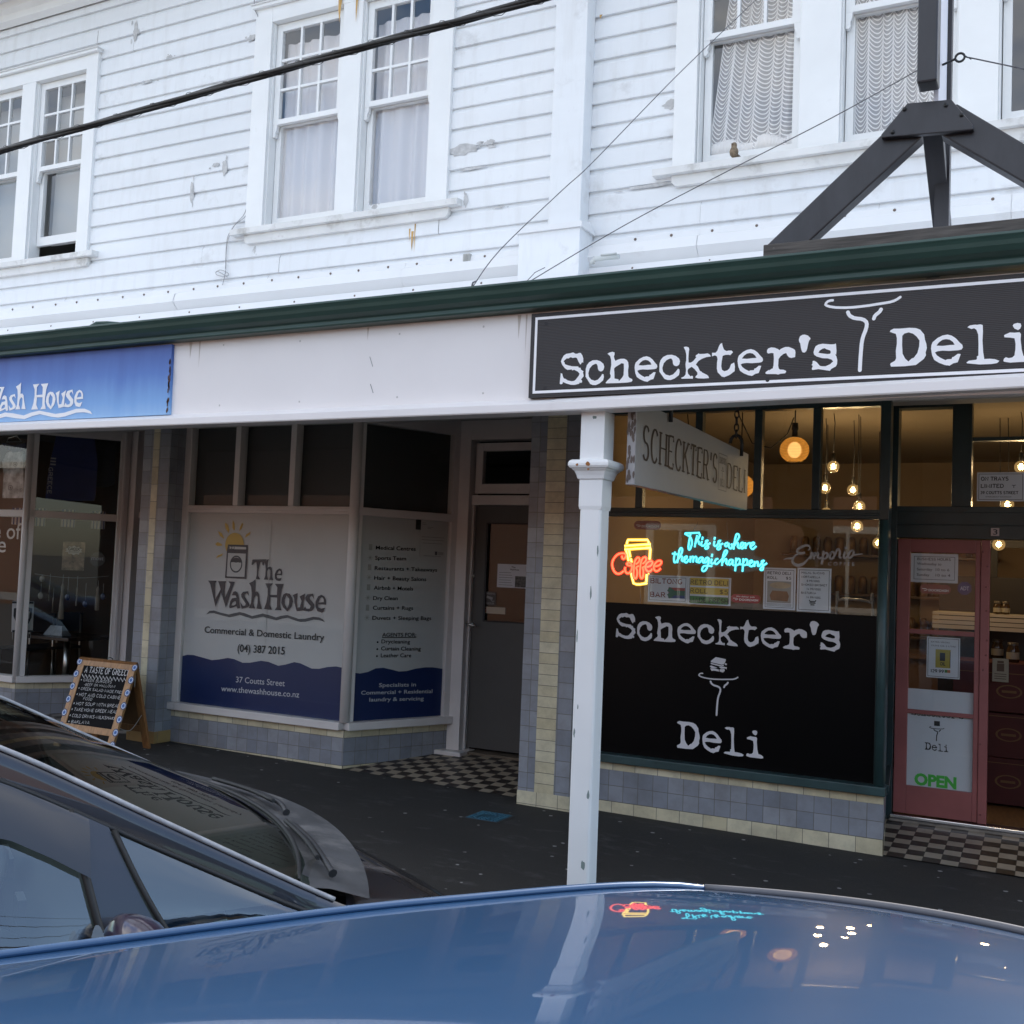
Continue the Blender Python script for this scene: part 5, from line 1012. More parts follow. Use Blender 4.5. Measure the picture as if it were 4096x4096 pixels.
# ================================================================== PAPER NOTICES behind the glass
def sheetp(name, pl, TL, BR, label, off=0.0, m_=PAPER, cat='poster', border=True, bo=.012, th=.0015):
    (u0, v1), (u1, v0) = pl.uv(*TL), pl.uv(*BR)
    T = thing(name, label, cat, tuple(pl.p((u0+u1)/2, v0, off))); q = MB(); q.slab(pl, u0, v0, u1, v1, off-th, off); q.build('paper', m_, T)
    if border:
        q = MB(); t = .0028
        for a, c, d, e in ((u0+bo, v0+bo, u1-bo, v0+bo+t), (u0+bo, v1-bo-t, u1-bo, v1-bo), (u0+bo, v0+bo+t, u0+bo+t, v1-bo-t), (u1-bo-t, v0+bo+t, u1-bo, v1-bo-t)): q.rect(pl, a, c, d, e, off+.0004)
        q.build('border', INK, T)
    return T, u0, v0, u1, v1
PN = YP(.036); zp = lambda x, y: (2530+x*.44, 2260+y*.44)
SLB = dict(slab=True, gap=.3)
BRN = mat('brown_print', (.22, .05, .035), .6); OLV = mat('olive_print', (.16, .11, .03), .6)
def bar(T, nm, pl, a, c, d, e, m_, off=.0005):
    (u0, v1), (u1, v0) = pl.uv(*a), pl.uv(*c); q = MB(); q.rect(pl, u0, v0, u1, v1, off); return q.build(nm, m_, T)
T, u0, v0, u1, v1 = sheetp('poster', PN, zp(146, 88), zp(496, 350), 'white BILTONG BAR notice with a small flag, beneath the neon coffee cup')
W_, H2 = u1-u0, v1-v0; b = MB(); sktext(b, PN, 'BILTONG', u0+.07*W_, u0+.86*W_, v0+.70*H2, .17*H2, .0005, .2, **SLB); sktext(b, PN, 'BAR', u0+.07*W_, u0+.44*W_, v0+.19*H2, .17*H2, .0005, .2, **SLB); b.build('lettering', BRN, T)
fu0, fu1, fv0, fv1 = u0+.52*W_, u0+.94*W_, v0+.17*H2, v0+.56*H2; fm = (fv0+fv1)/2
for nm, mm, rr in (('flag_red_band', mat('flag_red', (.33, .06, .05)), (fu0, fm, fu1, fv1)), ('flag_blue_band', mat('flag_blue', (.05, .07, .2)), (fu0, fv0, fu1, fm))): q2 = MB(); q2.rect(PN, *rr, .0005); q2.build(nm, mm, T)
q2 = MB(); q2.ribbon(PN, [(fu0, fv1-.01), (fu0+.35*(fu1-fu0), fm), (fu1, fm)], .034, .0009); q2.ribbon(PN, [(fu0, fv0+.01), (fu0+.35*(fu1-fu0), fm)], .034, .0011); q2.build('flag_green_pall', mat('flag_green', (.05, .13, .08)), T)
T, u0, v0, u1, v1 = sheetp('poster', PN, zp(506, 103), zp(890, 374), 'RETRO DELI ROLL notice with yellow and green bands, beneath the turquoise neon'); W_, H2 = u1-u0, v1-v0
for nm, a, c, mm in (('yellow_band', .68, .96, mat('notice_yellow', (.62, .44, .06))), ('yellow_band', .37, .62, mat('notice_yellow', (.62, .44, .06))), ('green_band', .04, .30, mat('notice_green', (.07, .20, .05)))):
    q2 = MB(); q2.rect(PN, u0+.055*W_, v0+a*H2, u0+.945*W_, v0+c*H2, .0005); q2.build(nm, mm, T)
b = MB(); sktext(b, PN, 'RETRO DELI', u0+.07*W_, u0+.93*W_, v0+.73*H2, .15*H2, .001, .2, **SLB); sktext(b, PN, 'ROLL', u0+.07*W_, u0+.46*W_, v0+.42*H2, .14*H2, .001, .2, **SLB); sktext(b, PN, '$5', u0+.75*W_, u0+.93*W_, v0+.42*H2, .14*H2, .001, .2, **SLB); b.build('lettering', OLV, T)
b = MB(); sktext(b, PN, 'MADE FRESH', u0+.065*W_, u0+.94*W_, v0+.09*H2, .15*H2, .001, .2, **SLB); b.build('lettering', mat('dark_green_print', (.012, .03, .012)), T)
def pill(pl, c0, c1, label, m_, txt1, txt2, off=.0, mirror=False):
    (u0, v1), (u1, v0) = pl.uv(*c0), pl.uv(*c1); r = (v1-v0)/2; vm = (v0+v1)/2
    T = thing('window_sticker', label, 'sticker', tuple(pl.p((u0+u1)/2, v0, off)))
    o = [(u1-r+r*math.cos(R_(a)), vm+r*math.sin(R_(a))) for a in range(-90, 91, 15)]+[(u0+r+r*math.cos(R_(a)), vm+r*math.sin(R_(a))) for a in range(90, 271, 15)]
    q = MB(); q.poly([pl.p(*x, off) for x in o]); q.build('backing', m_, T)
    q = MB(); w_ = u1-u0
    if txt1: text(q, pl, txt1, u0+.18*w_, u0+.8*w_, vm+.30*r, .34*r, off+.0006, .005)
    text(q, pl, txt2, u0+.29*w_, u0+.92*w_, vm-.48*r, .46*r, off+.0006, .02)
    q.ribbon(pl, [(u0+.08*w_, vm+.02*r), (u0+.2*w_, vm+.02*r), (u0+.25*w_, vm-.16*r), (u0+.2*w_, vm-.34*r), (u0+.14*w_, vm-.34*r)], .12*r, off+.0006); q.build('lettering', LW, T)
    return T
RST = mat('red_sticker', (.36, .035, .04), .4); RSF = mat('faded_red_sticker', (.25, .06, .05), .5)
pill(PN, zp(895, 262), zp(1163, 352), 'red pill-shaped delivery sticker between the paper notices', RST, 'We deliver with', 'DOORDASH')
zq = lambda x, y: (2250+x*.4658, 1600+y*.4658)
pill(PN, zq(615, 1037), zq(845, 1115), 'worn red delivery sticker high on the glass above the neon cup', RSF, '', 'DOORDASH')
T, u0, v0, u1, v1 = sheetp('poster', PN, zp(1196, 22), zp(1478, 412), 'RETRO DELI ROLL $5 poster with a picture of a filled roll'); W_, H2 = u1-u0, v1-v0
b = MB(); sktext(b, PN, 'RETRO DELI', u0+.12*W_, u0+.84*W_, v0+.845*H2, .06*H2, .0005, .2, **SLB); sktext(b, PN, 'ROLL', u0+.12*W_, u0+.42*W_, v0+.73*H2, .06*H2, .0005, .2, **SLB); sktext(b, PN, '$5', u0+.70*W_, u0+.85*W_, v0+.73*H2, .06*H2, .0005, .2, **SLB)
for k in range(3): b.rect(PN, u0+.1*W_, v0+(.13-.025*k)*H2, u0+.88*W_, v0+(.137-.025*k)*H2, .0006)
b.build('lettering', INK, T)
q2 = MB(); q2.rect(PN, u0+.12*W_, v0+.16*H2, u0+.86*W_, v0+.68*H2, .0005); q2.build('picture', mat('photo_backdrop', (.30, .30, .28), .6, var=.15, scale=9), T)
q2 = MB(); um = u0+.5*W_; put(q2, PN, outlines([[(um-.26*W_, v0+.22*H2), (um+.26*W_, v0+.20*H2), (um+.30*W_, v0+.33*H2), (um+.24*W_, v0+.44*H2), (um-.22*W_, v0+.45*H2), (um-.30*W_, v0+.34*H2)]]), .0009); q2.build('picture_bread', mat('bread_brown', (.20, .10, .045), .6, var=.2, scale=20), T)
q2 = MB(); q2.dot(PN, um+.02*W_, v0+.58*H2, .33*W_, .0011, 20, .075*H2); q2.build('picture_filling', mat('bread_crumb', (.42, .33, .22), .6, var=.25, scale=18), T)
T, u0, v0, u1, v1 = sheetp('poster', PN, zp(1500, 24), zp(1800, 436), 'typed price list of halal sliced meats at the right end of the window'); W_, H2 = u1-u0, v1-v0
b = MB()
for s_, a, c, y in (('HALAL SLICING', .13, .80, .87), ('MORTADELLA', .13, .67, .775), ('8.99/100G', .29, .66, .685), ('SMOKED BRISKET', .13, .88, .595), ('14.99/100G', .29, .70, .50), ('BASTURMA', .13, .56, .41), ('14.99/100G', .29, .70, .31)): sktext(b, PN, s_, u0+a*W_, u0+c*W_, v0+y*H2, .042*H2, .0005, .2, gap=.3)
b.build('lettering', INK, T)
q2 = MB(); um = u0+.47*W_; q2.ribbon(PN, [(um-.1*W_, v0+.27*H2), (um-.07*W_, v0+.235*H2), (um+.07*W_, v0+.235*H2), (um+.1*W_, v0+.27*H2)], .008, .0005); q2.rect(PN, um-.09*W_, v0+.19*H2, um+.09*W_, v0+.215*H2, .0005); q2.rect(PN, um-.06*W_, v0+.15*H2, um+.06*W_, v0+.175*H2, .0005); q2.build('crest', INK, T)
# door notices
PDR = YP(YD+.026); zd = lambda x, y: (3620+x*.19663, 2180+y*.19663)
T, u0, v0, u1, v1 = sheetp('notice', PDR, zd(125, 165), zd(1075, 785), 'taped business hours notice at the top of the red door', cat='notice', bo=.02); W_, H2 = u1-u0, v1-v0
b = MB(); sktext(b, PDR, 'BUSINESS HOURS', u0+.14*W_, u0+.84*W_, v0+.77*H2, .08*H2, .0005, .2, **SLB)
for s_, a, c, y in (('Wednesday to', .13, .65, .60), ('Saturday', .13, .46, .41), ('10 to 6', .53, .82, .41), ('Sunday', .13, .40, .22), ('10 to 4', .53, .84, .22)): text(b, PDR, s_, u0+a*W_, u0+c*W_, v0+y*H2, .085*H2, .0005, .012)
b.build('lettering', mat('grey_print', (.09, .08, .09)), T)
pill(PDR, zd(300, 792), zd(932, 1005), 'red delivery sticker under the business hours notice on the door', RSF, '', 'DOORDASH')
u, v = PDR.uv(*zd(1212, 882)); r_ = PDR.uv(*zd(1360, 882))[0]-u; T = thing('window_sticker', 'blue octagonal alarm sticker on the red door glass', 'sticker', tuple(PDR.p(u, v-r_)))
b = MB(); b.poly([PDR.p(u+r_*1.03*math.cos(R_(22.5+45*k)), v+r_*1.03*math.sin(R_(22.5+45*k)), .0003) for k in range(8)]); b.build('backing', mat('alarm_blue', (.022, .022, .14), .4), T)
b = MB(); text(b, PDR, 'ADT', u-r_*.62, u+r_*.62, v-r_*.28, r_*.55, .0008, .03); b.build('lettering', mat('pale_blue_print', (.45, .45, .55)), T)
ze = lambda x, y: (3500+x*.776, 1900+y*.776)
T, u0, v0, u1, v1 = sheetp('poster', PDR, ze(268, 832), ze(436, 1054), 'olive oil price poster in the middle pane of the red door', bo=.008); W_, H2 = u1-u0, v1-v0
b = MB(); text(b, PDR, 'EXTRA VIRGIN', u0+.13*W_, u0+.68*W_, v0+.86*H2, .035*H2, .0005, .0); text(b, PDR, 'OLIVE OIL 5 LITRE', u0+.13*W_, u0+.87*W_, v0+.77*H2, .035*H2, .0005, .0); sktext(b, PDR, '129.99', u0+.13*W_, u0+.52*W_, v0+.13*H2, .07*H2, .0005, .24, slab=True); b.build('lettering', INK, T)
q2 = MB(); q2.rect(PDR, u0+.27*W_, v0+.25*H2, u0+.72*W_, v0+.70*H2, .0005); OT = q2.build('oil_tin_picture', mat('oil_tin_yellow', (.36, .29, .03)), T)
q2 = MB(); q2.rect(PDR, u0+.40*W_, v0+.42*H2, u0+.56*W_, v0+.62*H2, .001); text(q2, PDR, 'OIL', u0+.41*W_, u0+.57*W_, v0+.31*H2, .08*H2, .001, .03); q2.rect(PDR, u0+.70*W_, v0+.27*H2, u0+.72*W_, v0+.66*H2, .001); q2.build('tin_label', INK, T)
q2 = MB(); q2.rect(PDR, u0+.55*W_, v0+.14*H2, u0+.63*W_, v0+.21*H2, .0006); q2.build('flag_patch', mat('notice_green', (.07, .2, .05)), T); q2 = MB(); q2.rect(PDR, u0+.63*W_, v0+.14*H2, u0+.72*W_, v0+.21*H2, .0006); q2.build('flag_patch', mat('patch_orange', (.45, .15, .06)), T)
b = MB(); (a0, b1), (a1, b0) = PDR.uv(*ze(172, 1098)), PDR.uv(*ze(505, 1200)); b.slab(PDR, gx0, .793, gx1, b1, -.004, -.001); tag(b.build('white_card', PAPER), 'plain white card across the foot of the middle door pane', 'card')
T = thing('poster', 'white deli poster with emblem and green OPEN in the bottom door pane', 'poster', tuple(PDR.p((gx0+gx1)/2, .268)))
b = MB(); b.slab(PDR, gx0, .268, gx1, .765, -.004, -.001); b.build('paper', PAPER, T)
zf = lambda x, y: (3400+x*.46586, 2700+y*.46586)
c0, c1 = PDR.uv(*zf(640, 640)), PDR.uv(*zf(845, 650)); ct = PDR.uv(*zf(660, 578)); kd = (c1[0]-c0[0])/(bd[2]-bd[0]); kv = (ct[1]-c0[1])/(db[3]-db[1])
b = MB(); lettering(b, PDR, DELI, .0003, lambda x, y: (c0[0]+(x-bd[0])*kd, c0[1]+(y-db[1])*kv))
e0, e1 = PDR.uv(*zf(528, 330)), PDR.uv(*zf(975, 360)); ke = (e1[0]-e0[0])/(bb[2]-bb[0])
b_ = [[[q2 for q2 in l] for l in g] for g in WORD]
for g in WORD:
    v_, f_ = outlines(g); cut = .765
    vv = [(e0[0]+(x-bb[0])*ke, min(cut-.001, e0[1]-.012+(y-bb[1])*ke*1.1)) for x, y in v_]
    b.add([PDR.p(*q2, .0003) for q2 in vv], [f for f in f_ if len({round(vv[k][1], 5) for k in f}) > 1])
p0, p1 = PDR.uv(*zf(683, 440)), PDR.uv(*zf(808, 455)); pv = PDR.uv(*zf(742, 565)); kk = (p1[0]-p0[0])/(pb[2]-pb[0]); kq = (p1[1]-pv[1])/(pb[3]-pb[1])
emblem(b, PDR, .0003, lambda x, y: (p0[0]+(x-pb[0])*kk, pv[1]+(y-pb[1])*kq), .42)
s0, s1 = PDR.uv(*zf(722, 435)), PDR.uv(*zf(772, 398)); b.rect(PDR, s0[0], s0[1], s1[0], s1[1], .0004); b.build('lettering', INK, T)
o0, o1, ot = PDR.uv(*zf(552, 935)), PDR.uv(*zf(914, 958)), PDR.uv(*zf(560, 845)); b = MB(); text(b, PDR, 'OPEN', o0[0], o1[0], o0[1], ot[1]-o0[1], .0003, .05, 0); b.build('open_lettering', mat('open_green', (.07, .50, .06), .5), T)
PTR = YP(.868); zt_ = lambda x, y: (3700+x*.3623, 1550+y*.3623)
T, u0, v0, u1, v1 = sheetp('notice', PTR, zt_(578, 940), zt_(1096, 1258), 'ON TRAYS LIMITED address notice in the transom light above the doorway', cat='notice', bo=.01, off=.012); W_, H2 = u1-u0, v1-v0
b = MB()
for s_, a, c, y, h in (('ON TRAYS', .09, .66, .72, .12), ('LIMITED', .09, .56, .47, .12), ('39 COUTTS STREET', .08, .87, .25, .09)): sktext(b, PTR, s_, u0+a*W_, u0+c*W_, v0+y*H2, h*H2, .0125, .22, **SLB)
text(b, PTR, 'EMERGENCY 021072210', u0+.19*W_, u0+.73*W_, v0+.13*H2, .04*H2, .0125, .0)
um = u0+.78*W_; b.ribbon(PTR, [(um-.04*W_, v0+.56*H2), (um, v0+.54*H2), (um+.04*W_, v0+.56*H2)], .004, .0125); b.ribbon(PTR, [(um, v0+.53*H2), (um, v0+.46*H2)], .004, .0126); b.build('lettering', INK, T)
PNB = YP(.79); (u0, v1), (u1, v0) = PNB.uv(3964, 2112), PNB.uv(3997, 2144); T = thing('house_number', 'small square plate with number 3 above the deli doorway', 'number plate', tuple(PNB.p((u0+u1)/2, v0)))
b = MB(); b.slab(PNB, u0, v0, u1, v1, -.004, .003); b.build('plate', mat('pinkish_plate', (.50, .40, .38), .5), T); b = MB(); text(b, PNB, '3', u0+.24*(u1-u0), u1-.2*(u1-u0), v0+.17*(v1-v0), .66*(v1-v0), .0035, .01); b.build('lettering', INK, T)
# laundry door and window notices
PLD = YP(1.016); zr = lambda x, y: (1400+x*.6213, 2000+y*.6213)
T, u0, v0, u1, v1 = sheetp('notice', PLD, zr(951, 410), zr(1139, 570), 'white printed notice with a dark photo on the grey door glass', border=False, cat='notice'); W_, H2 = u1-u0, v1-v0
b = MB(); text(b, PLD, 'The', u0+.46*W_, u0+.6*W_, v0+.84*H2, .07*H2, .0005, .02); text(b, PLD, 'WashHouse', u0+.42*W_, u0+.72*W_, v0+.74*H2, .07*H2, .0005, .02)
for k in range(6): b.rect(PLD, u0+.06*W_, v0+(.10+.105*k)*H2, u0+(.52-.03*(k % 3))*W_, v0+(.115+.105*k)*H2, .0005)
b.build('lettering', mat('grey_print', (.09, .08, .09)), T); q2 = MB(); q2.rect(PLD, u0+.60*W_, v0+.03*H2, u0+.97*W_, v0+.5*H2, .0005); q2.build('picture', mat('dark_photo', (.10, .09, .085), .6, var=.8, scale=40), T)
T, u0, v0, u1, v1 = sheetp('notice', PLD, zr(856, 588), zr(938, 680), 'small dark camera warning sticker on the grey door glass', border=False, cat='sticker', m_=mat('dark_sticker', (.055, .045, .04), .5)); W_, H2 = u1-u0, v1-v0
b = MB(); text(b, PLD, 'WARNING', u0+.08*W_, u0+.92*W_, v0+.80*H2, .13*H2, .0005, .02); text(b, PLD, '24 HOUR', u0+.12*W_, u0+.88*W_, v0+.08*H2, .13*H2, .0005, .02); b.ribbon(PLD, [(u0+.3*W_, v0+.62*H2), (u0+.75*W_, v0+.5*H2)], .18*H2, .0005); b.ribbon(PLD, [(u0+.6*W_, v0+.45*H2), (u0+.72*W_, v0+.3*H2), (u0+.88*W_, v0+.32*H2)], .05*H2, .0006); b.build('lettering', mat('grey_sticker_print', (.26, .25, .24)), T)
T, u0, v0, u1, v1 = sheetp('notice', PLD, zr(843, 684), zr(998, 736), 'cream strip sticker with a red stop roundel, foot of grey door glass', border=False, cat='sticker', m_=mat('cream_sticker', (.48, .40, .30), .6))
b = MB(); b.dot(PLD, u0+.16*(u1-u0), (v0+v1)/2, .36*(v1-v0), .0005); RD = b.build('roundel', mat('roundel_red', (.28, .07, .05)), T); b = MB(); b.rect(PLD, u0+.09*(u1-u0), v0+.44*(v1-v0), u0+.23*(u1-u0), v0+.56*(v1-v0), .001); b.build('roundel_bar', PAPER, T)
T, u0, v0, u1, v1 = sheetp('notice', PS, zr(462, 130), zr(612, 374), 'white form taped at the top of the laundry side window', border=False, cat='notice', off=-.009, m_=mat('dull_paper', (.54, .53, .53), .7)); W_, H2 = u1-u0, v1-v0
b = MB()
for a, c, y in ((.06, .2, .93), (.06, .22, .89), (.26, .5, .82), (.27, .42, .78), (.05, .95, .55), (.05, .95, .47), (.1, .9, .38), (.15, .85, .035)): b.rect(PS, u0+a*W_, v0+y*H2, u0+c*W_, v0+(y+.008)*H2, -.0086)
b.rect(PS, u0+.6*W_, v0+.07*H2, u0+.70*W_, v0+.17*H2, -.0086)
for k in range(4): b.rect(PS, u0+.73*W_, v0+(.08+.022*k)*H2, u0+.95*W_, v0+(.088+.022*k)*H2, -.0086)
b.build('print_lines', mat('grey_print', (.09, .08, .09)), T)
bpx = PS.uv(*zr(430, 122)), PS.uv(*zr(460, 192)); b = MB(); b.slab(PS, bpx[0][0], bpx[1][1], bpx[1][0], bpx[0][1], -.0105, -.009); tag(b.build('photo_card', mat('dark_photo_card', (.03, .028, .026), .5, var=.5, scale=30)), 'small dark photo card beside the white form on the laundry window', 'card')

# ================================================================== CURTAINS upstairs
def cloth(name, alpha, col, lace=False):
    mt = bpy.data.materials.new(name); mt.use_nodes = True; nt = mt.node_tree
    for n in list(nt.nodes): nt.nodes.remove(n)
    o = N(nt, 'ShaderNodeOutputMaterial'); mx = N(nt, 'ShaderNodeMixShader'); t = N(nt, 'ShaderNodeBsdfTransparent'); d = N(nt, 'ShaderNodeBsdfDiffuse'); tr = N(nt, 'ShaderNodeBsdfTranslucent'); m2 = N(nt, 'ShaderNodeMixShader')
    d.inputs[0].default_value = (*col, 1); tr.inputs[0].default_value = (*col, 1); m2.inputs[0].default_value = .12
    nt.links.new(d.outputs[0], m2.inputs[1]); nt.links.new(tr.outputs[0], m2.inputs[2]); nt.links.new(t.outputs[0], mx.inputs[1]); nt.links.new(m2.outputs[0], mx.inputs[2]); nt.links.new(mx.outputs[0], o.inputs[0]); mx.inputs[0].default_value = alpha
    if lace:  # rows of hanging scallops between plain ribs
        tc = N(nt, 'ShaderNodeTexCoord'); sp = N(nt, 'ShaderNodeSeparateXYZ'); nt.links.new(tc.outputs['UV'], sp.inputs[0])
        def mth(op, a, b_=None, c=None):
            n = N(nt, 'ShaderNodeMath', operation=op)
            for i, v in enumerate((a, b_, c)):
                if v is None: continue
                if hasattr(v, 'links'): nt.links.new(v, n.inputs[i])
                else: n.inputs[i].default_value = v
            return n.outputs[0]
        fx = mth('SUBTRACT', mth('FRACT', mth('MULTIPLY', sp.outputs['X'], 1/.088)), .5)
        sq = mth('MULTIPLY', fx, fx)
        ph = mth('FRACT', mth('SUBTRACT', mth('MULTIPLY', sp.outputs['Y'], 1/.031), mth('MULTIPLY', sq, 6.0)))
        row = mth('LESS_THAN', ph, .34); rib = mth('GREATER_THAN', sq, .19)
        f = mth('MAXIMUM', mth('MULTIPLY', row, .62), mth('MULTIPLY', rib, .45)); nt.links.new(mth('ADD', f, .40), mx.inputs[0])
    return mt
SHEER = cloth('sheer_curtain', .9, (.86, .83, .83)); LACE = cloth('lace_curtain', .5, (.86, .84, .83), True); BLIND = cloth('grey_blind', .93, (.50, .50, .48))
def curtain(x0, x1, z0_, z1, y, m_, label, name='net_curtain', folds=6, amp=.022, slant=(0, 0), cat='curtain', group=None):
    b = MB(); n = 56; rows = []; uv = []
    ph = rnd.random()*6
    for k in range(9):
        t = k/8; z = z1+(z0_-z1)*t; a, c = x0+slant[0]*t, x1+slant[1]*t; r = []
        for i in range(n+1):
            s_ = i/n; q = s_*folds*6.283+ph+.5*math.sin(s_*9+ph); r.append((a+(c-a)*s_+.006*math.sin(q*.5+t), y+amp*math.sin(q)*(0.6+.4*t)+amp*.35*math.sin(q*.43+1.7), z))
        rows.append(r)
    w_ = (x1-x0)*1.12
    o = len(b.v)
    for r in rows: b.v += [Vector(p) for p in r]
    for i in range(8):
        for j in range(n):
            b.sm.add(len(b.f)); U = lambda i_, j_: (j_/n*w_, z1+(z0_-z1)*i_/8); b.uv[len(b.f)] = [U(i, j), U(i, j+1), U(i+1, j+1), U(i+1, j)]; b.f.append([o+i*(n+1)+j, o+i*(n+1)+j+1, o+(i+1)*(n+1)+j+1, o+(i+1)*(n+1)+j])
    return tag(b.build(name, m_), label, cat, group)
curtain(-6.18, -5.49, 4.60, 6.22, .145, SHEER, 'pale sheer curtain in the left light of the middle window', folds=5)
curtain(-5.22, -4.585, 4.60, 6.22, .145, SHEER, 'pale sheer curtain in the right light of the middle window', folds=4)
curtain(-2.12, -1.60, 4.62, 6.3, .145, LACE, 'white scalloped lace curtain in the window with the sparrow', folds=6, slant=(-.17, -.03))
curtain(-1.36, -.64, 4.62, 6.3, .145, LACE, 'white scalloped lace curtain behind the dark timber mast', folds=7)
curtain(-9.20, -8.55, 4.75, 6.3, .24, BLIND, 'grey blind behind the part-open sash at the left', 'roller_blind', folds=1, amp=.004)
curtain(-10.12, -9.47, 4.60, 6.3, .24, BLIND, 'grey blind at the far left edge of the upper wall', 'roller_blind', folds=1, amp=.004)
b = MB()
for k in range(26):
    t = k/25; x = -2.28+.62*t; h = .05+.05*abs(math.sin(t*7+.6))*(1.3 if t < .35 or t > .55 else .3)
    b.tube([(x, .15, 4.645), (x+.01, .145, 4.65+h*.7), (x+.03, .17, 4.65+h)], [.03, .028, .012], 8)
tag(b.build('bundled_net', mat('white_net', (.78, .76, .74), .9)), 'crumpled white net bunched along the sill above the sparrow', 'curtain')

# sparrow on the sill
b = MB(); Q = at(2935, 637, -.045)
base = Vector((Q.x, -.045, ZS-.002))
me = bpy.data.meshes.new('sparrow'); vs = [(-.030, .012, .022), (-.004, .004, .040), (.004, -.002, .058), (.004, -.008, .082), (.004, -.014, .092)]
SPK = mat('sparrow_feathers', (.20, .15, .10), .8, var=.45, scale=45)
def sparrow():
    T = thing('sparrow', 'small brown sparrow standing on the sill below the lace curtain', 'bird', tuple(base))
    q = MB(); q.lathe([(0, .004), (.016, .010), (.028, .026), (.031, .045), (.027, .062), (.020, .074), (.019, .082), (.020, .094), (.016, .105), (.008, .111), (0, .112)], base, 14)
    q.tube([base+Vector((.0, .0, .03)), base+Vector((.028, .03, .016)), base+Vector((.045, .05, .008))], [.016, .012, .004], 8); q.tube([base+Vector((-.006, -.016, .096)), base+Vector((-.012, -.034, .092))], [.007, .001], 6)
    o = q.build('body', SPK, T)
    q = MB(); q.lathe([(0, .112), (.010, .110), (.0165, .104), (.0185, .097)], base+Vector((0, .003, .001)), 12); q.build('crown', mat('sparrow_cap', (.10, .075, .06)), T)
    q = MB(); q.tube([base+Vector((.009, 0, .012)), base+Vector((.009, -.004, 0)), base+Vector((.009, -.016, -.001))], .002, 5); q.tube([base+Vector((-.009, 0, .012)), base+Vector((-.009, -.004, 0)), base+Vector((-.009, -.016, -.001))], .002, 5); q.build('feet', mat('pinkish_legs', (.3, .17, .12)), T)
sparrow()

# ================================================================== LAMPS in the deli
AMB = mat('brass', (.35, .22, .07), .35, metal=1)
BULBG = glass('bulb_glass', (1.0, .93, .76), 1.35)
FIL = emis('hot_filament', (1, .62, .20), 14)
GLOW = emis('bulb_glow', (1, .68, .30), 1.6)
_nt = BULBG.node_tree; _o = [n for n in _nt.nodes if n.type == 'OUTPUT_MATERIAL'][0]; _src = _o.inputs[0].links[0].from_socket; _ad = N(_nt, 'ShaderNodeAddShader'); _em = N(_nt, 'ShaderNodeEmission')
_em.inputs[0].default_value = (1, .62, .24, 1); _em.inputs[1].default_value = .055; _nt.links.new(_src, _ad.inputs[0]); _nt.links.new(_em.outputs[0], _ad.inputs[1]); _nt.links.new(_ad.outputs[0], _o.inputs[0])
def bulb(px, py, y, label, r=.047, watts=1.5, lit=True):
    P_ = at(px, py, y); T = thing('pendant_bulb', label, 'pendant lamp', tuple(P_), group='bare globe bulbs hanging in the deli')
    q = MB(); q.tube([P_+Vector((0, 0, r+.06)), P_+Vector((.006, 0, r+.3)), P_+Vector((-.004, 0, 2.985-P_.z))] if P_.z+r+.32 < 2.98 else [P_+Vector((0, 0, r+.06)), P_+Vector((0, 0, max(r+.07, 2.985-P_.z)))], .0035, 6); q.build('cord', INK, T)
    q = MB(); q.lathe([(.011, r+.062), (.016, r+.055), (.016, r+.022), (.013, r-.004)], P_, 12); q.build('socket', mat('black_bakelite', (.02, .018, .016), .4), T)
    q = MB(); q.lathe([(r*math.sin(R_(a)), r*math.cos(R_(a))) for a in range(12, 181, 12)], P_, 18); q.build('globe', BULBG, T)
    q = MB()
    for k in range(6): a = k*math.pi/3; q.tube([P_+Vector((.006*math.cos(a), .006*math.sin(a), .024)), P_+Vector((.013*math.cos(a), .013*math.sin(a), -.016))], .0022, 5)
    q.build('filament', FIL, T)
    q = MB(); q.lathe([(.014*math.sin(R_(a)), .022*math.cos(R_(a))) for a in range(0, 181, 20)], P_+Vector((0, 0, .0)), 12); q.build('glow', GLOW, T)
    l = bpy.data.lights.new('bulb_light', 'POINT'); l.energy = watts; l.shadow_soft_size = .03; l.color = (1, .74, .45)
    lo = bpy.data.objects.new('bulb_light', l); COL.objects.link(lo); lo.parent = T; lo.location = (0, 0, 0)
for a in [(3333, 1867, 1.5, 'globe bulb highest of the cluster right of the amber lantern'), (3300, 1952, 1.75, 'globe bulb at the left of the cluster, under the highest one'), (3412, 1960, 1.9, 'globe bulb in the middle of the cluster behind the transom'), (3437, 2026, 1.7, 'globe bulb low right in the transom cluster'),
          (3428, 2105, 1.6, 'globe bulb just below the transom bar by the right end'), (3305, 2052, 2.1, 'globe bulb cut by the transom bar, left of cluster'), (3512, 2172, 2.6, 'small far globe bulb beside the green window post'), (4084, 1868, 1.7, 'globe bulb above the address notice over the doorway'), (4030, 2018, 2.0, 'globe bulb peeping below the address notice'), (3995, 2178, 2.0, 'globe bulb just under the door head by number 3')]: bulb(*a)
PAPL = bpy.data.materials.new('ribbed_amber_paper'); PAPL.use_nodes = True; nt = PAPL.node_tree
for n in list(nt.nodes): nt.nodes.remove(n)
o_ = N(nt, 'ShaderNodeOutputMaterial'); tr = N(nt, 'ShaderNodeBsdfTranslucent'); df = N(nt, 'ShaderNodeBsdfDiffuse'); mx = N(nt, 'ShaderNodeMixShader'); mx.inputs[0].default_value = .75
uvn = N(nt, 'ShaderNodeTexCoord'); w1 = N(nt, 'ShaderNodeTexWave', bands_direction='X'); w1.inputs['Scale'].default_value = 14; nt.links.new(uvn.outputs['UV'], w1.inputs[0])
w2 = N(nt, 'ShaderNodeTexWave', bands_direction='Y'); w2.inputs['Scale'].default_value = 6; nt.links.new(uvn.outputs['UV'], w2.inputs[0])
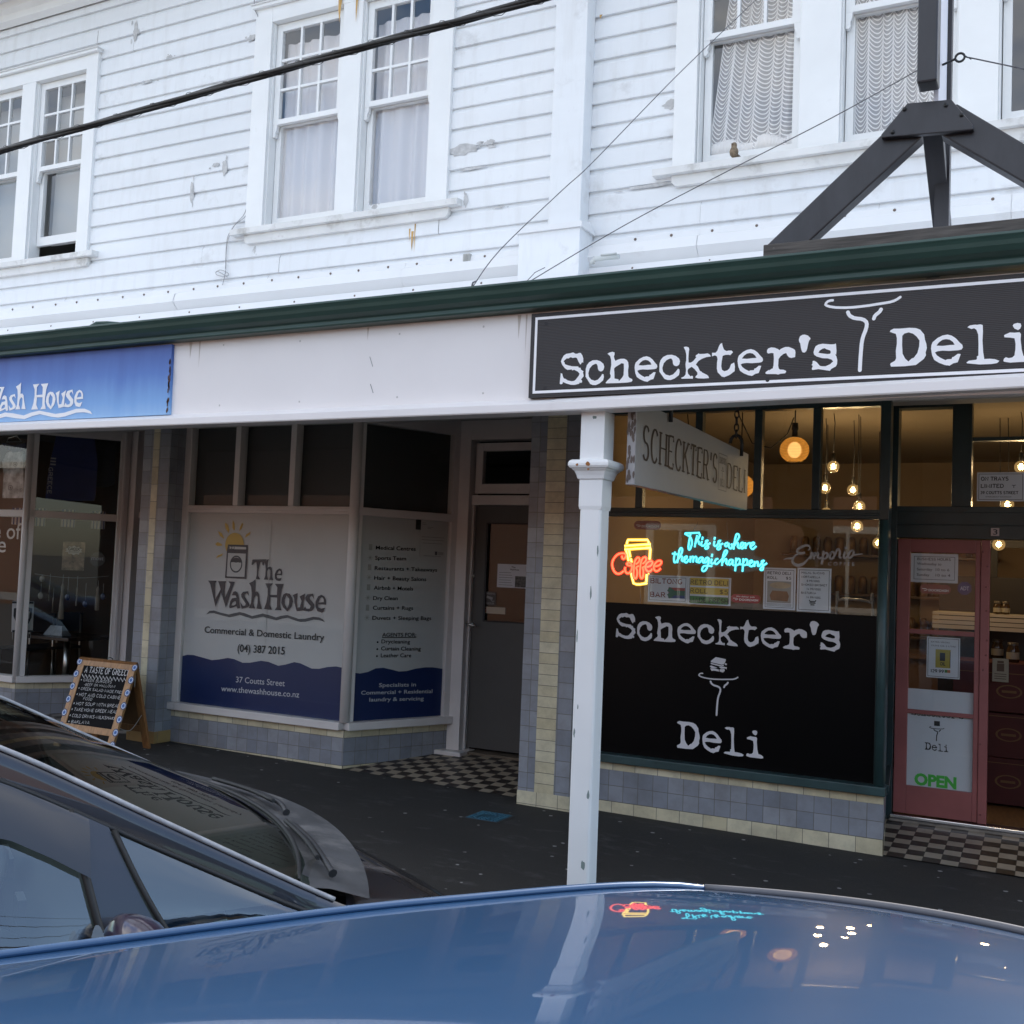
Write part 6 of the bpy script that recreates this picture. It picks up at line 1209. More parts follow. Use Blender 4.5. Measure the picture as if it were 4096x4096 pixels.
c = mixc(nt, 1.0, ramp(nt, w1.outputs['Fac'], [(.1, (.55, .25, .06)), (.6, (1, .72, .30))]).outputs[0], ramp(nt, w2.outputs['Fac'], [(.1, (.6, .6, .6)), (.6, (1, 1, 1))]).outputs[0], 'MULTIPLY')
nt.links.new(c, tr.inputs[0]); nt.links.new(c, df.inputs[0]); nt.links.new(df.outputs[0], mx.inputs[1]); nt.links.new(tr.outputs[0], mx.inputs[2]); tp = N(nt, 'ShaderNodeBsdfTransparent'); m3 = N(nt, 'ShaderNodeMixShader'); m3.inputs[0].default_value = .28; nt.links.new(mx.outputs[0], m3.inputs[1]); nt.links.new(tp.outputs[0], m3.inputs[2]); nt.links.new(m3.outputs[0], o_.inputs[0])
def lantern(px, py, y, label):
    P_ = at(px, py, y); r = .105; T = thing('amber_lantern', label, 'pendant lamp', tuple(P_), group='amber ribbed globe lanterns in the deli')
    n, mk = 40, 16; q = MB(); o = 0
    for i in range(mk+1):
        a = R_(22+(152-22)*i/mk)
        for k in range(n): t = 2*math.pi*k/n; q.v.append(P_+Vector((r*math.sin(a)*math.cos(t), r*math.sin(a)*math.sin(t), r*.92*math.cos(a))))
    for i in range(mk):
        for k in range(n):
            q.sm.add(len(q.f)); q.uv[len(q.f)] = [(k/n*2, i/mk), ((k+1)/n*2, i/mk), ((k+1)/n*2, (i+1)/mk), (k/n*2, (i+1)/mk)]; q.f.append([i*n+k, i*n+(k+1) % n, (i+1)*n+(k+1) % n, (i+1)*n+k])
    q.build('shade', PAPL, T)
    q = MB(); q.lathe([(.0, .20), (.022, .198), (.026, .15), (.02, .145), (.022, .10), (.035, .094)], P_, 14); q.tube([P_+Vector((0, 0, .19)), P_+Vector((0, 0, 2.985-P_.z))], .005, 6); q.build('holder', mat('black_bakelite', (.02, .018, .016), .4), T)
    q = MB(); q.tube([P_+Vector((-.01, 0, .24)), P_+Vector((-.06, .02, .12)), P_+Vector((-.18, .03, .02)), P_+Vector((-.32, .02, .06)), P_+Vector((-.42, .02, .26)), P_+Vector((-.46, .02, 2.98-P_.z))], .0045, 6); q.build('flex', INK, T)
    q = MB(); q.lathe([(.05*math.sin(R_(a)), .06*math.cos(R_(a))) for a in range(0, 181, 20)], P_, 14); q.build('bulb', emis('lantern_bulb', (1, .58, .20), 1.0), T)
    l = bpy.data.lights.new('lantern_light', 'POINT'); l.energy = .22; l.shadow_soft_size = .065; l.color = (1, .58, .20)
    lo = bpy.data.objects.new('lantern_light', l); COL.objects.link(lo); lo.parent = T
lantern(3178, 1800, .75, 'lit amber globe lantern hanging in clear view behind the transom'); lantern(2962, 1945, 1.2, 'lit amber globe lantern mostly hidden behind the hanging sign')

# ------------------------------------------------------------------ things inside the deli
RBX = mat('dark_red_carton', (.055, .006, .006), .7, var=.15, scale=5); GLDP = mat('gold_print', (.13, .07, .02), .6)
for i, (z0_, x0, x1, lb) in enumerate([(.055, -.75, -.14, 'lowest dark red carton inside the deli doorway'), (.40, -.74, -.13, 'middle dark red carton inside the deli doorway'), (.72, -.75, -.15, 'top dark red carton with a jar picture, inside doorway')]):
    T = thing('carton', lb, 'carton', (-.45, 1.95, z0_), group='dark red cartons stacked inside the deli'); b = MB(); b.box(x0, 1.75, z0_, x1, 2.2, z0_+(.34 if i < 2 else .38)); b.build('box', RBX, T, bevel=.004)
    PB2 = YP(1.749); b = MB(); b.rect(PB2, x0, z0_+.30, x1, z0_+.306, .0); b.dot(PB2, -.36, z0_+.17, .09, .0, 18, .05, .075); b.rect(PB2, -.41, z0_+.16, -.31, z0_+.178, .0); b.build('print', GLDP, T)
T = thing('notice', 'small framed jar picture in front of the red cartons', 'notice', (-.4, 1.70, .78)); PB3 = YP(1.70); (u0, v1), (u1, v0) = PB3.uv(3970, 2632), PB3.uv(4034, 2730)
b = MB(); b.slab(PB3, u0, v0, u1, v1, -.004, 0); b.build('card', mat('greenish_card', (.28, .29, .24), .7), T); b = MB(); um = (u0+u1)/2; h = v1-v0; b.rect(PB3, um-.025, v0+.45*h, um+.025, v0+.78*h, .0005); b.rect(PB3, um-.022, v0+.80*h, um+.022, v0+.9*h, .0005)
for k in range(3): b.rect(PB3, u0+.015, v0+(.12+.1*k)*h, u1-.015, v0+(.15+.1*k)*h, .0005)
b.build('print', mat('brown_jar_print', (.07, .05, .035)), T)
JAR = mat('brown_jar', (.05, .028, .012), .15); LID = mat('jar_lid', (.06, .05, .04), .4)
for k, (px, py, y, lb) in enumerate([(4052, 2570, 1.9, 'dark jar with pale label standing on the red cartons'), (3990, 2560, 2.3, 'tall dark bottle on the cartons beside the door edge'), (4023, 2352, 2.3, 'spice jar on the upper shelf, right one'), (3992, 2362, 2.3, 'spice jar on the upper shelf, left one')]):
    P_ = at(px, py, y); r = .045 if k < 2 else .034; h = .13 if k < 2 else .085; base_z = {0: 1.10, 1: 1.10}.get(k, 1.452); P_.z = base_z
    T = thing('jar', lb, 'jar', tuple(P_)); b = MB(); b.lathe([(0, 0), (r, .004), (r, h*.75), (r*.8, h*.9), (r*.75, h)], P_, 16); b.build('glass_body', JAR, T); b = MB(); b.lathe([(r*1.005, h*.2), (r*1.005, h*.6)], P_, 16); b.build('label_band', mat('aged_label', (.30, .27, .2)), T); b = MB(); b.lathe([(r*.82, h), (r*.82, h+.02), (0, h+.021)], P_, 16); b.build('lid', LID, T)
T = thing('wall_shelf', 'pale shelf with price rail and dark backing inside the doorway', 'shelf', (-.5, 2.4, 1.3))
b = MB(); b.box(-.95, 2.2, 1.43, -.22, 2.7, 1.45); b.build('board', mat('pale_shelf', (.45, .4, .33)), T); b = MB()
for k in range(3): b.box(-.95, 2.19, 1.32+.036*k, -.22, 2.2, 1.35+.036*k)
b.build('price_rail', mat('pale_shelf', (.45, .4, .33)), T); b = MB(); b.box(-.95, 2.7, .05, -.20, 2.74, 1.75); b.box(-.95, 2.7, 2.0, -.22, 2.74, 2.2); b.build('back_panel', mat('dark_backing', (.015, .012, .010)), T); b = MB(); b.box(-.55, 2.69, 1.75, -.50, 2.72, 2.0); b.build('bracket', INK, T)
T = thing('wire_basket', 'dark wire basket on the floor right inside the doorway', 'basket', (-.0, 2.0, .05)); b = MB()
for k in range(7): z_ = .06+.075*k; b.tube([(-.2-.006*k, 1.72, z_), (.3, 1.72, z_), (.3, 2.2, z_), (-.2-.006*k, 2.2, z_)], .004, 5, closed=True)
for k in range(11): x = -.22+.05*k; b.tube([(x, 1.72, .06), (x, 1.715, .52)], .003, 5)
b.build('wires', IRON, T); b = MB()
for k in range(22): c_ = Vector((-.12+rnd.random()*.36, 1.80+rnd.random()*.3, .12+.42*rnd.random())); b.lathe([(0, -.05), (.05, -.03), (.06, 0), (.045, .035), (0, .05)], c_, 8)
b.build('packets', mat('foil_packets', (.05, .04, .03), .25, metal=.4), T)
T = thing('metal_rack', 'pale tubular rack top showing above the black film at the right', 'rack', (-1.4, .55, .05)); P0, P1 = at(3345, 2455, .5), at(3490, 2470, .5); zt2 = at(3420, 2398, .5).z
b = MB(); b.tube(cr([(P0.x, .5, .04), (P0.x, .5, zt2-.06), (P0.x+.015, .5, zt2-.015), (P0.x+.06, .5, zt2), (P1.x-.06, .5, zt2-.004), (P1.x-.015, .5, zt2-.02), (P1.x, .5, zt2-.06), (P1.x, .5, .04)], 4), .009, 8); b.tube([(P0.x, .5, 1.2), (P1.x, .5, 1.2)], .006, 6); b.tube([(P0.x, .5, .8), (P0.x, .9, .8), (P1.x, .9, .8), (P1.x, .5, .8)], .007, 6); b.build('tube_frame', mat('pale_rack_paint', (.55, .48, .42), .4), T)
T = thing('deli_counter', 'long shop counter with glass front deep inside the deli', 'counter', (-1.9, 3.4, .035)); b = MB(); b.box(-2.9, 3.2, .04, -.9, 3.9, 1.0); b.box(-2.95, 3.15, 1.0, -.85, 3.95, 1.04); b.build('base', mat('counter_timber', (.14, .08, .045), .4), T); b = MB(); b.box(-2.8, 3.3, 1.04, -1.4, 3.32, 1.38); b.build('glass_screen', GL, T)
for k in range(3):
    T = thing('stock_shelf', ['back wall shelf of jars, lowest tier of the deli', 'back wall shelf of jars, middle tier of the deli', 'back wall shelf of jars, top tier of the deli'][k], 'shelf', (-1.6, 5.0, 1.1+.42*k)); b = MB(); b.box(-2.8, 4.85, 1.1+.42*k, -.6, 5.18, 1.125+.42*k); b.build('board', mat('counter_timber', (.14, .08, .045), .4), T)
    b = MB()
    for j in range(17): b.lathe([(0, 0), (.045, .002), (.045, .13+.05*rnd.random()), (.03, .19), (0, .195)], (-2.7+.125*j, 5.0, 1.125+.42*k), 8)
    o = b.build('stock', mat('stock_jars', (.22, .13, .05), .4, var=.7, scale=5), T); o['kind'] = 'stuff'

# ================================================================== THE GREEK CAFE: things in its windows
PI_ = Pl(CS0+Vector((0, .02, 0)), CS1-CS0)      # just inside the splayed glass
zc = lambda x, y: (x*.5952, 1650+y*.5952)
JB = mat('navy_cloth', (.03, .042, .15), .9, var=.15, scale=8); JK = mat('black_cloth', (.010, .010, .014), .9)
def flat(name, pl, pxs, off, th, m_, parent=None, label=None, cat=None, sub=None):
    l = [pl.uv(*q) for q in pxs]; b = MB(); b.prism([pl.p(*q, off) for q in l], [pl.p(*q, off-th) for q in l]); return b.build(name, m_, parent, label, cat)
T = thing('shirt', 'navy shirt hung in the upper cafe window with white lettering down its edge', 'shirt', tuple(PI_.p(.4, 2.05, -.10)))
flat('cloth', PI_, [zc(*q) for q in [(385,150),(430,120),(500,110),(560,115),(640,150),(665,330),(650,560),(640,592),(470,590),(310,575),(325,430),(350,290)]], -.10, .02, JB, T)
a0, a1 = PI_.uv(*zc(345, 365)), PI_.uv(*zc(315, 540)); PV = Pl(PI_.p(a0[0]-.015, a0[1], -.099), (0, 0, -1), PI_.R); b = MB(); sktext(b, PV, 'GREECE', 0, a0[1]-a1[1], 0, .035, 0, .22)
for k in range(3): b.rect(PV, -.10+.03*k, .01, -.085+.03*k, .06, 0)
b.build('lettering', mat('cloth_print_white', (.42, .42, .45)), T)
T = thing('shirt', 'black shirt hung at the right of the upper cafe window', 'shirt', tuple(PI_.p(.75, 2.05, -.16))); flat('cloth', PI_, [zc(*q) for q in [(650,140),(720,125),(790,150),(785,480),(720,500),(655,495)]], -.16, .02, JK, T)
PL2 = YP(.14)
T = thing('dress', 'white patterned summer dress hanging at the left edge of the cafe window', 'dress', tuple(PL2.p(-9.3, 1.95)))
flat('cloth', PL2, [zc(*q) for q in [(45,270),(65,262),(110,265),(150,262),(158,300),(155,420),(160,575),(15,575),(25,420),(15,330)]], 0, .02, mat('patterned_cotton', (.62, .60, .58), .9, var=.9, scale=9), T)
b = MB()
for x, y, r in ((102, 348, 26), (70, 505, 28), (140, 520, 20)): u, v = PL2.uv(*zc(x, y)); b.dot(PL2, u, v, r*.0013, .001, 16, r*.0009, r*.0010); b.dot(PL2, u, v, r*.0004, .001)
b.build('eye_print', INK, T); flat('bandana', PL2, [zc(*q) for q in [(20,205),(100,225),(170,205),(172,240),(130,262),(90,268),(40,240)]], .01, .02, mat('striped_navy', (.03, .03, .07), .9, var=.9, scale=30), T)
b = MB(); u, v = PL2.uv(*zc(100, 190)); b.tube([PL2.p(u-.12, v-.01), PL2.p(u+.1, v-.01), PL2.p(u+.02, v+.05), PL2.p(u-.1, v+.03)], .004, 6, closed=True); b.build('hanger', CHR, T)
FW = mat('flag_white', (.50, .48, .47), .9); FB = mat('flag_cloth_blue', (.05, .065, .16), .9)
def flag(pl, x0, y0, x1, y1, label):
    (u0, v1), (u1, v0) = pl.uv(*zc(x0, y0)), pl.uv(*zc(x1, y1)); T = thing('bunting_flag', label, 'flag', tuple(pl.p((u0+u1)/2, v0, -.04)), group='striped bunting flags across the cafe window')
    b = MB(); b.slab(pl, u0, v0, u1, v1, -.046, -.04); b.build('cloth', FW, T); w_, h = u1-u0, v1-v0; b = MB()
    for k in range(4): b.rect(pl, u0+(.11+.25*k)*w_, v0, u0+(.22+.25*k)*w_, v0+(.55 if k < 2 else 1)*h, -.0395)
    for r in ((0, .56, .18, .72), (.27, .56, .5, .72), (0, .83, .18, 1), (.27, .83, .5, 1)): b.rect(pl, u0+r[0]*w_, v0+r[1]*h, u0+r[2]*w_, v0+r[3]*h, -.0392)
    b.build('stripes', FB, T)
flag(PL2, 60, 638, 145, 752, 'blue and white flag in the left cafe pane'); flag(PI_, 212, 640, 304, 764, 'blue and white flag left of three in the splayed pane'); flag(PI_, 418, 650, 505, 772, 'blue and white flag in the middle of the splayed pane'); flag(PI_, 622, 660, 706, 784, 'blue and white flag at the right of the splayed pane')
T = thing('window_poster', 'sepia Greek food poster stuck inside the splayed cafe pane', 'poster', tuple(PI_.p(.4, 1.3, -.03))); (u0, v1), (u1, v0) = PI_.uv(*zc(427, 866)), PI_.uv(*zc(565, 1064)); b = MB(); b.slab(PI_, u0, v0, u1, v1, -.034, -.03); b.build('card', mat('sepia_photo', (.27, .20, .13), .6, var=.7, scale=16), T)
b = MB(); w_, h = u1-u0, v1-v0; b.poly([PI_.p(u0+w_*.5+.40*w_*math.cos(R_(a))*(1 if k % 2 else .8), v0+h*.70+.17*h*math.sin(R_(a))*(1 if k % 2 else .75), -.0295) for k, a in enumerate(range(0, 360, 18))]); b.build('burst', mat('poster_cream', (.55, .52, .47)), T); b = MB(); sktext(b, PI_, 'GREEK', u0+.26*w_, u0+.76*w_, v0+.70*h, .09*h, -.029, .22); text(b, PI_, 'RESTAURANT', u0+.28*w_, u0+.72*w_, v0+.62*h, .05*h, -.029, .0); b.build('lettering', INK, T)
u, v = PI_.uv(*zc(655, 986)); r_ = PI_.uv(*zc(707, 986))[0]-u; T = thing('window_sticker', 'round dark sticker reading most in the splayed cafe pane', 'sticker', tuple(PI_.p(u, v-r_, -.03))); b = MB(); b.dot(PI_, u, v, r_, -.003, 28); b.build('backing', mat('dark_sticker', (.015, .017, .03)), T); b = MB(); text(b, PI_, 'most', u-r_*.78, u+r_*.78, v-.12*r_, .5*r_, -.0025, .015); b.build('lettering', mat('pale_sticker_print', (.42, .42, .45)), T)
CL = mat('white_glass_letters', (.55, .54, .52)); b = MB(); PG = YP(.004); (a0, a1), (c0, c1) = PG.uv(*zc(-45, 845)), PG.uv(*zc(140, 835)); text(b, PG, 'e of', a0, c0, a1, .155, 0, .005); (a0, a1), (c0, c1) = PG.uv(*zc(-75, 935)), PG.uv(*zc(38, 930)); text(b, PG, 'ce', a0, c0, a1, .155, 0, .005); b.build('lettering', CL, CW)
# string of charms
p0, p1 = PI_.uv(*zc(238, 1085)), PI_.uv(*zc(742, 1100)); b = MB(); b.tube([PI_.p(p0[0]+(p1[0]-p0[0])*t, p0[1]+(p1[1]-p0[1])*t-.03*math.sin(math.pi*t), -.10) for t in [i/12 for i in range(13)]], .0025, 5); tag(b.build('charm_string', mat('string', (.35, .33, .3))), 'thin string strung across the splayed cafe pane', 'string')
TAN2 = mat('tassel_cream', (.22, .19, .15), .9); BLU = mat('blue_bead', (.015, .022, .07), .3); BRZ = mat('bronze_bead', (.10, .07, .04), .4)
for k, (x, y0, y1, ml, kind) in enumerate([(290, 1090, 1140, TAN2, 'small pale padlock charm on the string'), (283, 1150, 1255, TAN2, 'chequered round charm low on the left of the string'), (345, 1085, 1270, BRZ, 'bunch of bronze key chains on the string'), (368, 1180, 1350, BRZ, 'long beaded chain ending in a red bead'), (432, 1090, 1395, TAN2, 'long cream tassel figure hanging from the string'), (468, 1105, 1265, BLU, 'dark blue round charm beside the cream tassel'), (530, 1100, 1305, TAN2, 'thin pale ribbon charm on the string'), (587, 1150, 1310, BLU, 'round blue eye charm right of centre'), (670, 1130, 1335, TAN2, 'blue eye charm with a white tassel'), (705, 1150, 1260, BLU, 'blue and gold eye charm nearest the window post')]):
    T = thing('hanging_charm', kind, 'charm', tuple(PI_.p(*PI_.uv(*zc(x, y1)), -.10)), group='charms hanging on the cafe window string'); (u, va), (_, vb) = PI_.uv(*zc(x, y0)), PI_.uv(*zc(x, y1)); b = MB(); b.tube([PI_.p(u, va, -.10), PI_.p(u, vb+.04, -.10)], .0022, 5); b.build('cord', mat('string', (.35, .33, .3)), T); b = MB(); L_ = va-vb
    if k in (4, 8): b.lathe([(0, .0), (.028 if k == 4 else .02, .004), (.022, L_*.35), (.012, L_*.6), (.016, L_*.72), (.006, L_*.8)], PI_.p(u, vb, -.10), 10)
    elif k in (2, 3, 6): b.lathe([(0, 0), (.008, .01), (.006, L_*.3), (.012, L_*.34), (.006, L_*.4), (.009, L_*.6)], PI_.p(u, vb, -.10), 8)
    else: b.lathe([(0, -.01), (.03, -.008), (.034, 0), (.03, .008), (0, .01)], PI_.p(u, vb+.03, -.10), 16, 'y')
    b.build('pendant', ml, T)
T = thing('club_banner', 'black and white banner with a dark shield beside the cafe corner post', 'banner', tuple(PI_.p(.05, .95, -.06))); flat('cloth', PI_, [zc(*q) for q in [(85,1268),(232,1272),(222,1478),(78,1476)]], -.06, .008, FW, T); flat('shield', PI_, [zc(*q) for q in [(95,1318),(160,1308),(220,1318),(215,1380),(195,1420),(160,1440),(110,1415),(92,1370)]], -.055, .004, INK, T); flat('shield_field', PI_, [zc(*q) for q in [(112,1340),(160,1332),(204,1340),(198,1385),(160,1420),(120,1395)]], -.052, .003, FW, T); b = MB()
for k in range(9): x = 88+k*15; b.tube([PI_.p(*PI_.uv(*zc(x, 1478)), -.06), PI_.p(*PI_.uv(*zc(x-3, 1530)), -.06)], .004, 5)
b.build('fringe', mat('fringe_grey', (.25, .24, .24)), T); b = MB()
for y in (1276, 1470): (a0, a1), (c0, c1) = PI_.uv(*zc(84, y)), PI_.uv(*zc(228, y+2)); b.rect(PI_, a0, a1-.012, c0, a1+.008, -.051)
b.build('black_band', INK, T)
TBL = at(455*.5952, 1650+1495*.5952, 1.35); T = thing('cafe_table', 'dark cafe table on a steel pedestal behind the splayed pane', 'table', (TBL.x, TBL.y, .08)); b = MB(); b.box(TBL.x-.36, TBL.y-.35, TBL.z-.035, TBL.x+.42, TBL.y+.35, TBL.z); b.build('table_top', mat('dark_laminate', (.03, .02, .016), .25), T, bevel=.004); b = MB(); b.tube([(TBL.x, TBL.y, .09), (TBL.x, TBL.y, TBL.z-.036)], .035, 14); b.build('pedestal', mat('steel_pedestal', (.6, .58, .55), .3, metal=1), T); b = MB(); b.lathe([(0, .02), (.24, .012), (.25, 0)], (TBL.x, TBL.y, .08), 20); b.build('foot', IRON, T)
T = thing('napkin_holder', 'grey metal napkin holder standing on the cafe table', 'napkin holder', (TBL.x-.02, TBL.y-.15, TBL.z)); b = MB(); x, y, z_ = TBL.x-.03, TBL.y-.18, TBL.z+.001; b.prism([(x-.15, y, z_), (x+.15, y, z_), (x+.085, y+.05, z_+.105), (x-.095, y+.05, z_+.105)], [(x-.15, y+.13, z_), (x+.15, y+.13, z_), (x+.085, y+.08, z_+.105), (x-.095, y+.08, z_+.105)]); b.build('holder', mat('grey_tin', (.26, .29, .31), .4, metal=.3, var=.2, scale=30), T)
for px, py, lb in ((175, 1660, 'black cafe chair with chrome legs left of the table'), (365, 1600, 'black cafe chair tucked in behind the steel pedestal')):
    S_ = at(px*.5952, 1650+py*.5952, 1.5 if px < 300 else 1.9); S_.z = .53; T = thing('cafe_chair', lb, 'chair', (S_.x, S_.y, .08), group='black cafe chairs'); b = MB(); b.box(S_.x-.22, S_.y-.21, .51, S_.x+.22, S_.y+.21, .545); b.build('seat', JK, T, bevel=.01); b = MB(); b.box(S_.x-.21, S_.y+.19, .70, S_.x+.21, S_.y+.215, .93); b.build('backrest', JK, T, bevel=.008)
    for sx in (-.2, .2):
        for sy in (-.19, .19): b = MB(); b.tube([(S_.x+sx, S_.y+sy, .51), (S_.x+sx*1.1, S_.y+sy*1.1, .08)] if sy < 0 else [(S_.x+sx, S_.y+sy, .92), (S_.x+sx, S_.y+sy, .51), (S_.x+sx*1.1, S_.y+sy*1.15, .08)], .011, 8); b.build('leg', CHR, T)

# ================================================================== SANDWICH BOARD
zs = lambda x, y: (x*.3882, 2550+y*.3882)
PSB = Pl((-7.49, -.81, .035), (1, .0, 0), (0, .232, .735)); SBW, SBH = .665, .755
OAK = mat('varnished_pine', (.42, .22, .085), .45, var=.3, scale=5, stretch=(9, 9, 1)); OAKD = mat('dark_stained_ply', (.16, .075, .025), .5, var=.3, scale=4); CHB = mat('chalkboard', (.010, .010, .011), .9, var=.25, scale=3, spec=.2)
SBD = thing('sandwich_board', 'pine sandwich board with chalked cafe menu and blue eye roundels on the footpath', 'sandwich board', (-7.15, -.6, .035))
b = MB(); sw = .068; b.slab(PSB, 0, 0, sw, SBH, -.025, 0); b.slab(PSB, SBW-sw, 0, SBW, SBH, -.025, 0); b.slab(PSB, sw, SBH-.06, SBW-sw, SBH, -.024, -.001); b.slab(PSB, sw, .145, SBW-sw, .20, -.024, -.001); b.build('front_frame', OAK, SBD, bevel=.002)
b = MB(); b.slab(PSB, sw-.005, .19, SBW-sw+.005, SBH-.055, -.018, -.006); b.build('chalk_panel', CHB, SBD)
PSR = Pl((-7.49+SBW, -.37, .035), (-1, 0, 0), (0, -.20, .735)); b = MB(); b.slab(PSR, 0, 0, sw, SBH, -.025, 0); b.slab(PSR, SBW-sw, 0, SBW, SBH, -.025, 0); b.slab(PSR, sw, SBH-.06, SBW-sw, SBH, -.024, -.001); b.slab(PSR, sw, .145, SBW-sw, .2, -.024, -.001); b.build('rear_frame', mat('stained_pine', (.26, .12, .04), .5, var=.3, scale=5, stretch=(9, 9, 1)), SBD, bevel=.002)
b = MB(); b.slab(PSR, sw-.005, .19, SBW-sw+.005, SBH-.055, -.018, -.006); b.build('rear_panel', OAKD, SBD)
b = MB(); t0 = PSB.p(SBW*.52, SBH, -.01); b.tube([t0+Vector((-.035, 0, 0)), t0+Vector((-.03, 0, .02)), t0+Vector((0, 0, .03)), t0+Vector((.03, 0, .02)), t0+Vector((.035, 0, 0))], .004, 6); b.build('handle', IRON, SBD)
b = MB(); t0 = PSB.p(SBW-.01, SBH*.86, -.03); t1 = PSR.p(.02, SBH*.86, -.03); b.tube(cr([t0, (t0+t1)/2+Vector((0, 0, -.09)), t1], 6), .004, 6); t0 = PSB.p(SBW-.01, .22, -.03); t1 = PSR.p(.02, .3, -.03); b.tube(cr([t0, (t0+t1)/2+Vector((0, 0, -.07)), t1], 6), .003, 6); b.build('cord', mat('string', (.35, .33, .3)), SBD)
CK = mat('white_chalk', (.62, .62, .62), .9, var=.2, scale=50); b = MB()
def chalk(s_, L, Rr, h, wt=.13):
    (u0, v0), (u1, v1) = PSB.uv(*zs(*L)), PSB.uv(*zs(*Rr)); hh = PSB.uv(*zs(L[0], L[1]-h))[1]-v0; sktext(b, PSB, s_, u0, u1, v0, hh, -.0055, wt, jit=.05, gap=.3, slope=(v1-v0)/(u1-u0))
chalk('A TASTE OF GREECE', (865, 358), (1322, 394), 62, .14)
for s_, L, Rr, h in [('* GREEK BURGERS', (825, 446), (1140, 472), 27), ('-BEEF OR HALLOUMI', (858, 494), (1178, 516), 25), ('* GREEK SALAD-MADE FRESH', (800, 534), (1282, 582), 28), ('* HOT AND COLD CABINET', (780, 598), (1255, 636), 32), ('FOOD', (852, 640), (940, 650), 28), ('* HOT SOUP WITH BREAD', (748, 692), (1222, 720), 32), ('* TAKE HOME GREEK MEALS', (728, 752), (1220, 782), 32), ('* COLD DRINKS-MILKSHAKES', (708, 815), (1205, 850), 32), ('* BAKLAVA', (695, 878), (912, 892), 32), ('* LOUKOUMATHES', (672, 932), (1022, 968), 36)]: chalk(s_, L, Rr, h)
for o2 in (0, .006): b.ribbon(PSB, [(lambda q: (q[0]+o2, q[1]-o2))(PSB.uv(*zs(840+(1310-840)*t/26, 385+45*t/26+(22 if t % 2 else -12)))) for t in range(27)], .006, -.0055+o2*.02)
b.build('chalk_writing', CK, SBD)
for x, y in [(822, 245), (785, 372), (747, 500), (705, 632), (663, 770), (627, 905), (1388, 310), (1350, 440), (1312, 570), (1272, 705), (1230, 845), (1190, 980), (1155, 1112)]:
    u, v = PSB.uv(*zs(x, y)); b = MB(); b.dot(PSB, u, v, .032, .0008, 22); e = b.build('eye_roundel', mat('roundel_navy', (.035, .06, .16), .5), SBD)
    for r0, rr, nm, cc in ((.0, .0235, 'roundel_white', (.62, .68, .76)), (0, .0165, 'roundel_blue', (.08, .20, .55)), (0, .005, 'roundel_pupil', (.02, .03, .1))): q2 = MB(); q2.dot(PSB, u, v, rr, .0008+(.0325-rr)*.04, 18); q2.build(nm, mat(nm, cc, .5), e)

# access cover
b = MB(); P4 = [(-3.53, -.75), (-3.29, -.81), (-3.335, -.55), (-3.53, -.56)]
AC = thing('access_cover', 'blue studded steel service cover set in the footpath', 'access cover', (-3.42, -.66, gz(-3.4))); g_ = gz(-3.42)
x0, x1, y0, y1 = -3.535, -3.30, -.80, -.565; b.box(x0, y0, g_-.02, x1, y1, g_+.005); b.build('plate', mat('blue_plate_paint', (.022, .085, .125), .5, var=.3, scale=30), AC, bevel=.002); b = MB()
for i in range(9):
    for j in range(9):
        if rnd.random() < .9 and not (3 <= j <= 5 and 2 <= i <= 6): x, y = x0+.02+i*.0245, y0+.02+j*.0245; b.box(x-.006, y-.006, g_+.004, x+.006, y+.006, g_+.009)
b.build('studs', mat('blue_stud_paint', (.045, .15, .21), .45, var=.3, scale=30), AC).__setitem__('kind', 'stuff')
b = MB(); b.poly([(x, y, g_+.002) for x, y in ((x0-.02, y0-.018), (x1+.018, y0-.015), (x1+.02, y1+.02), (x0-.015, y1+.018))]); b.build('seating', mat('cover_seating', (.05, .048, .045), .9), AC)

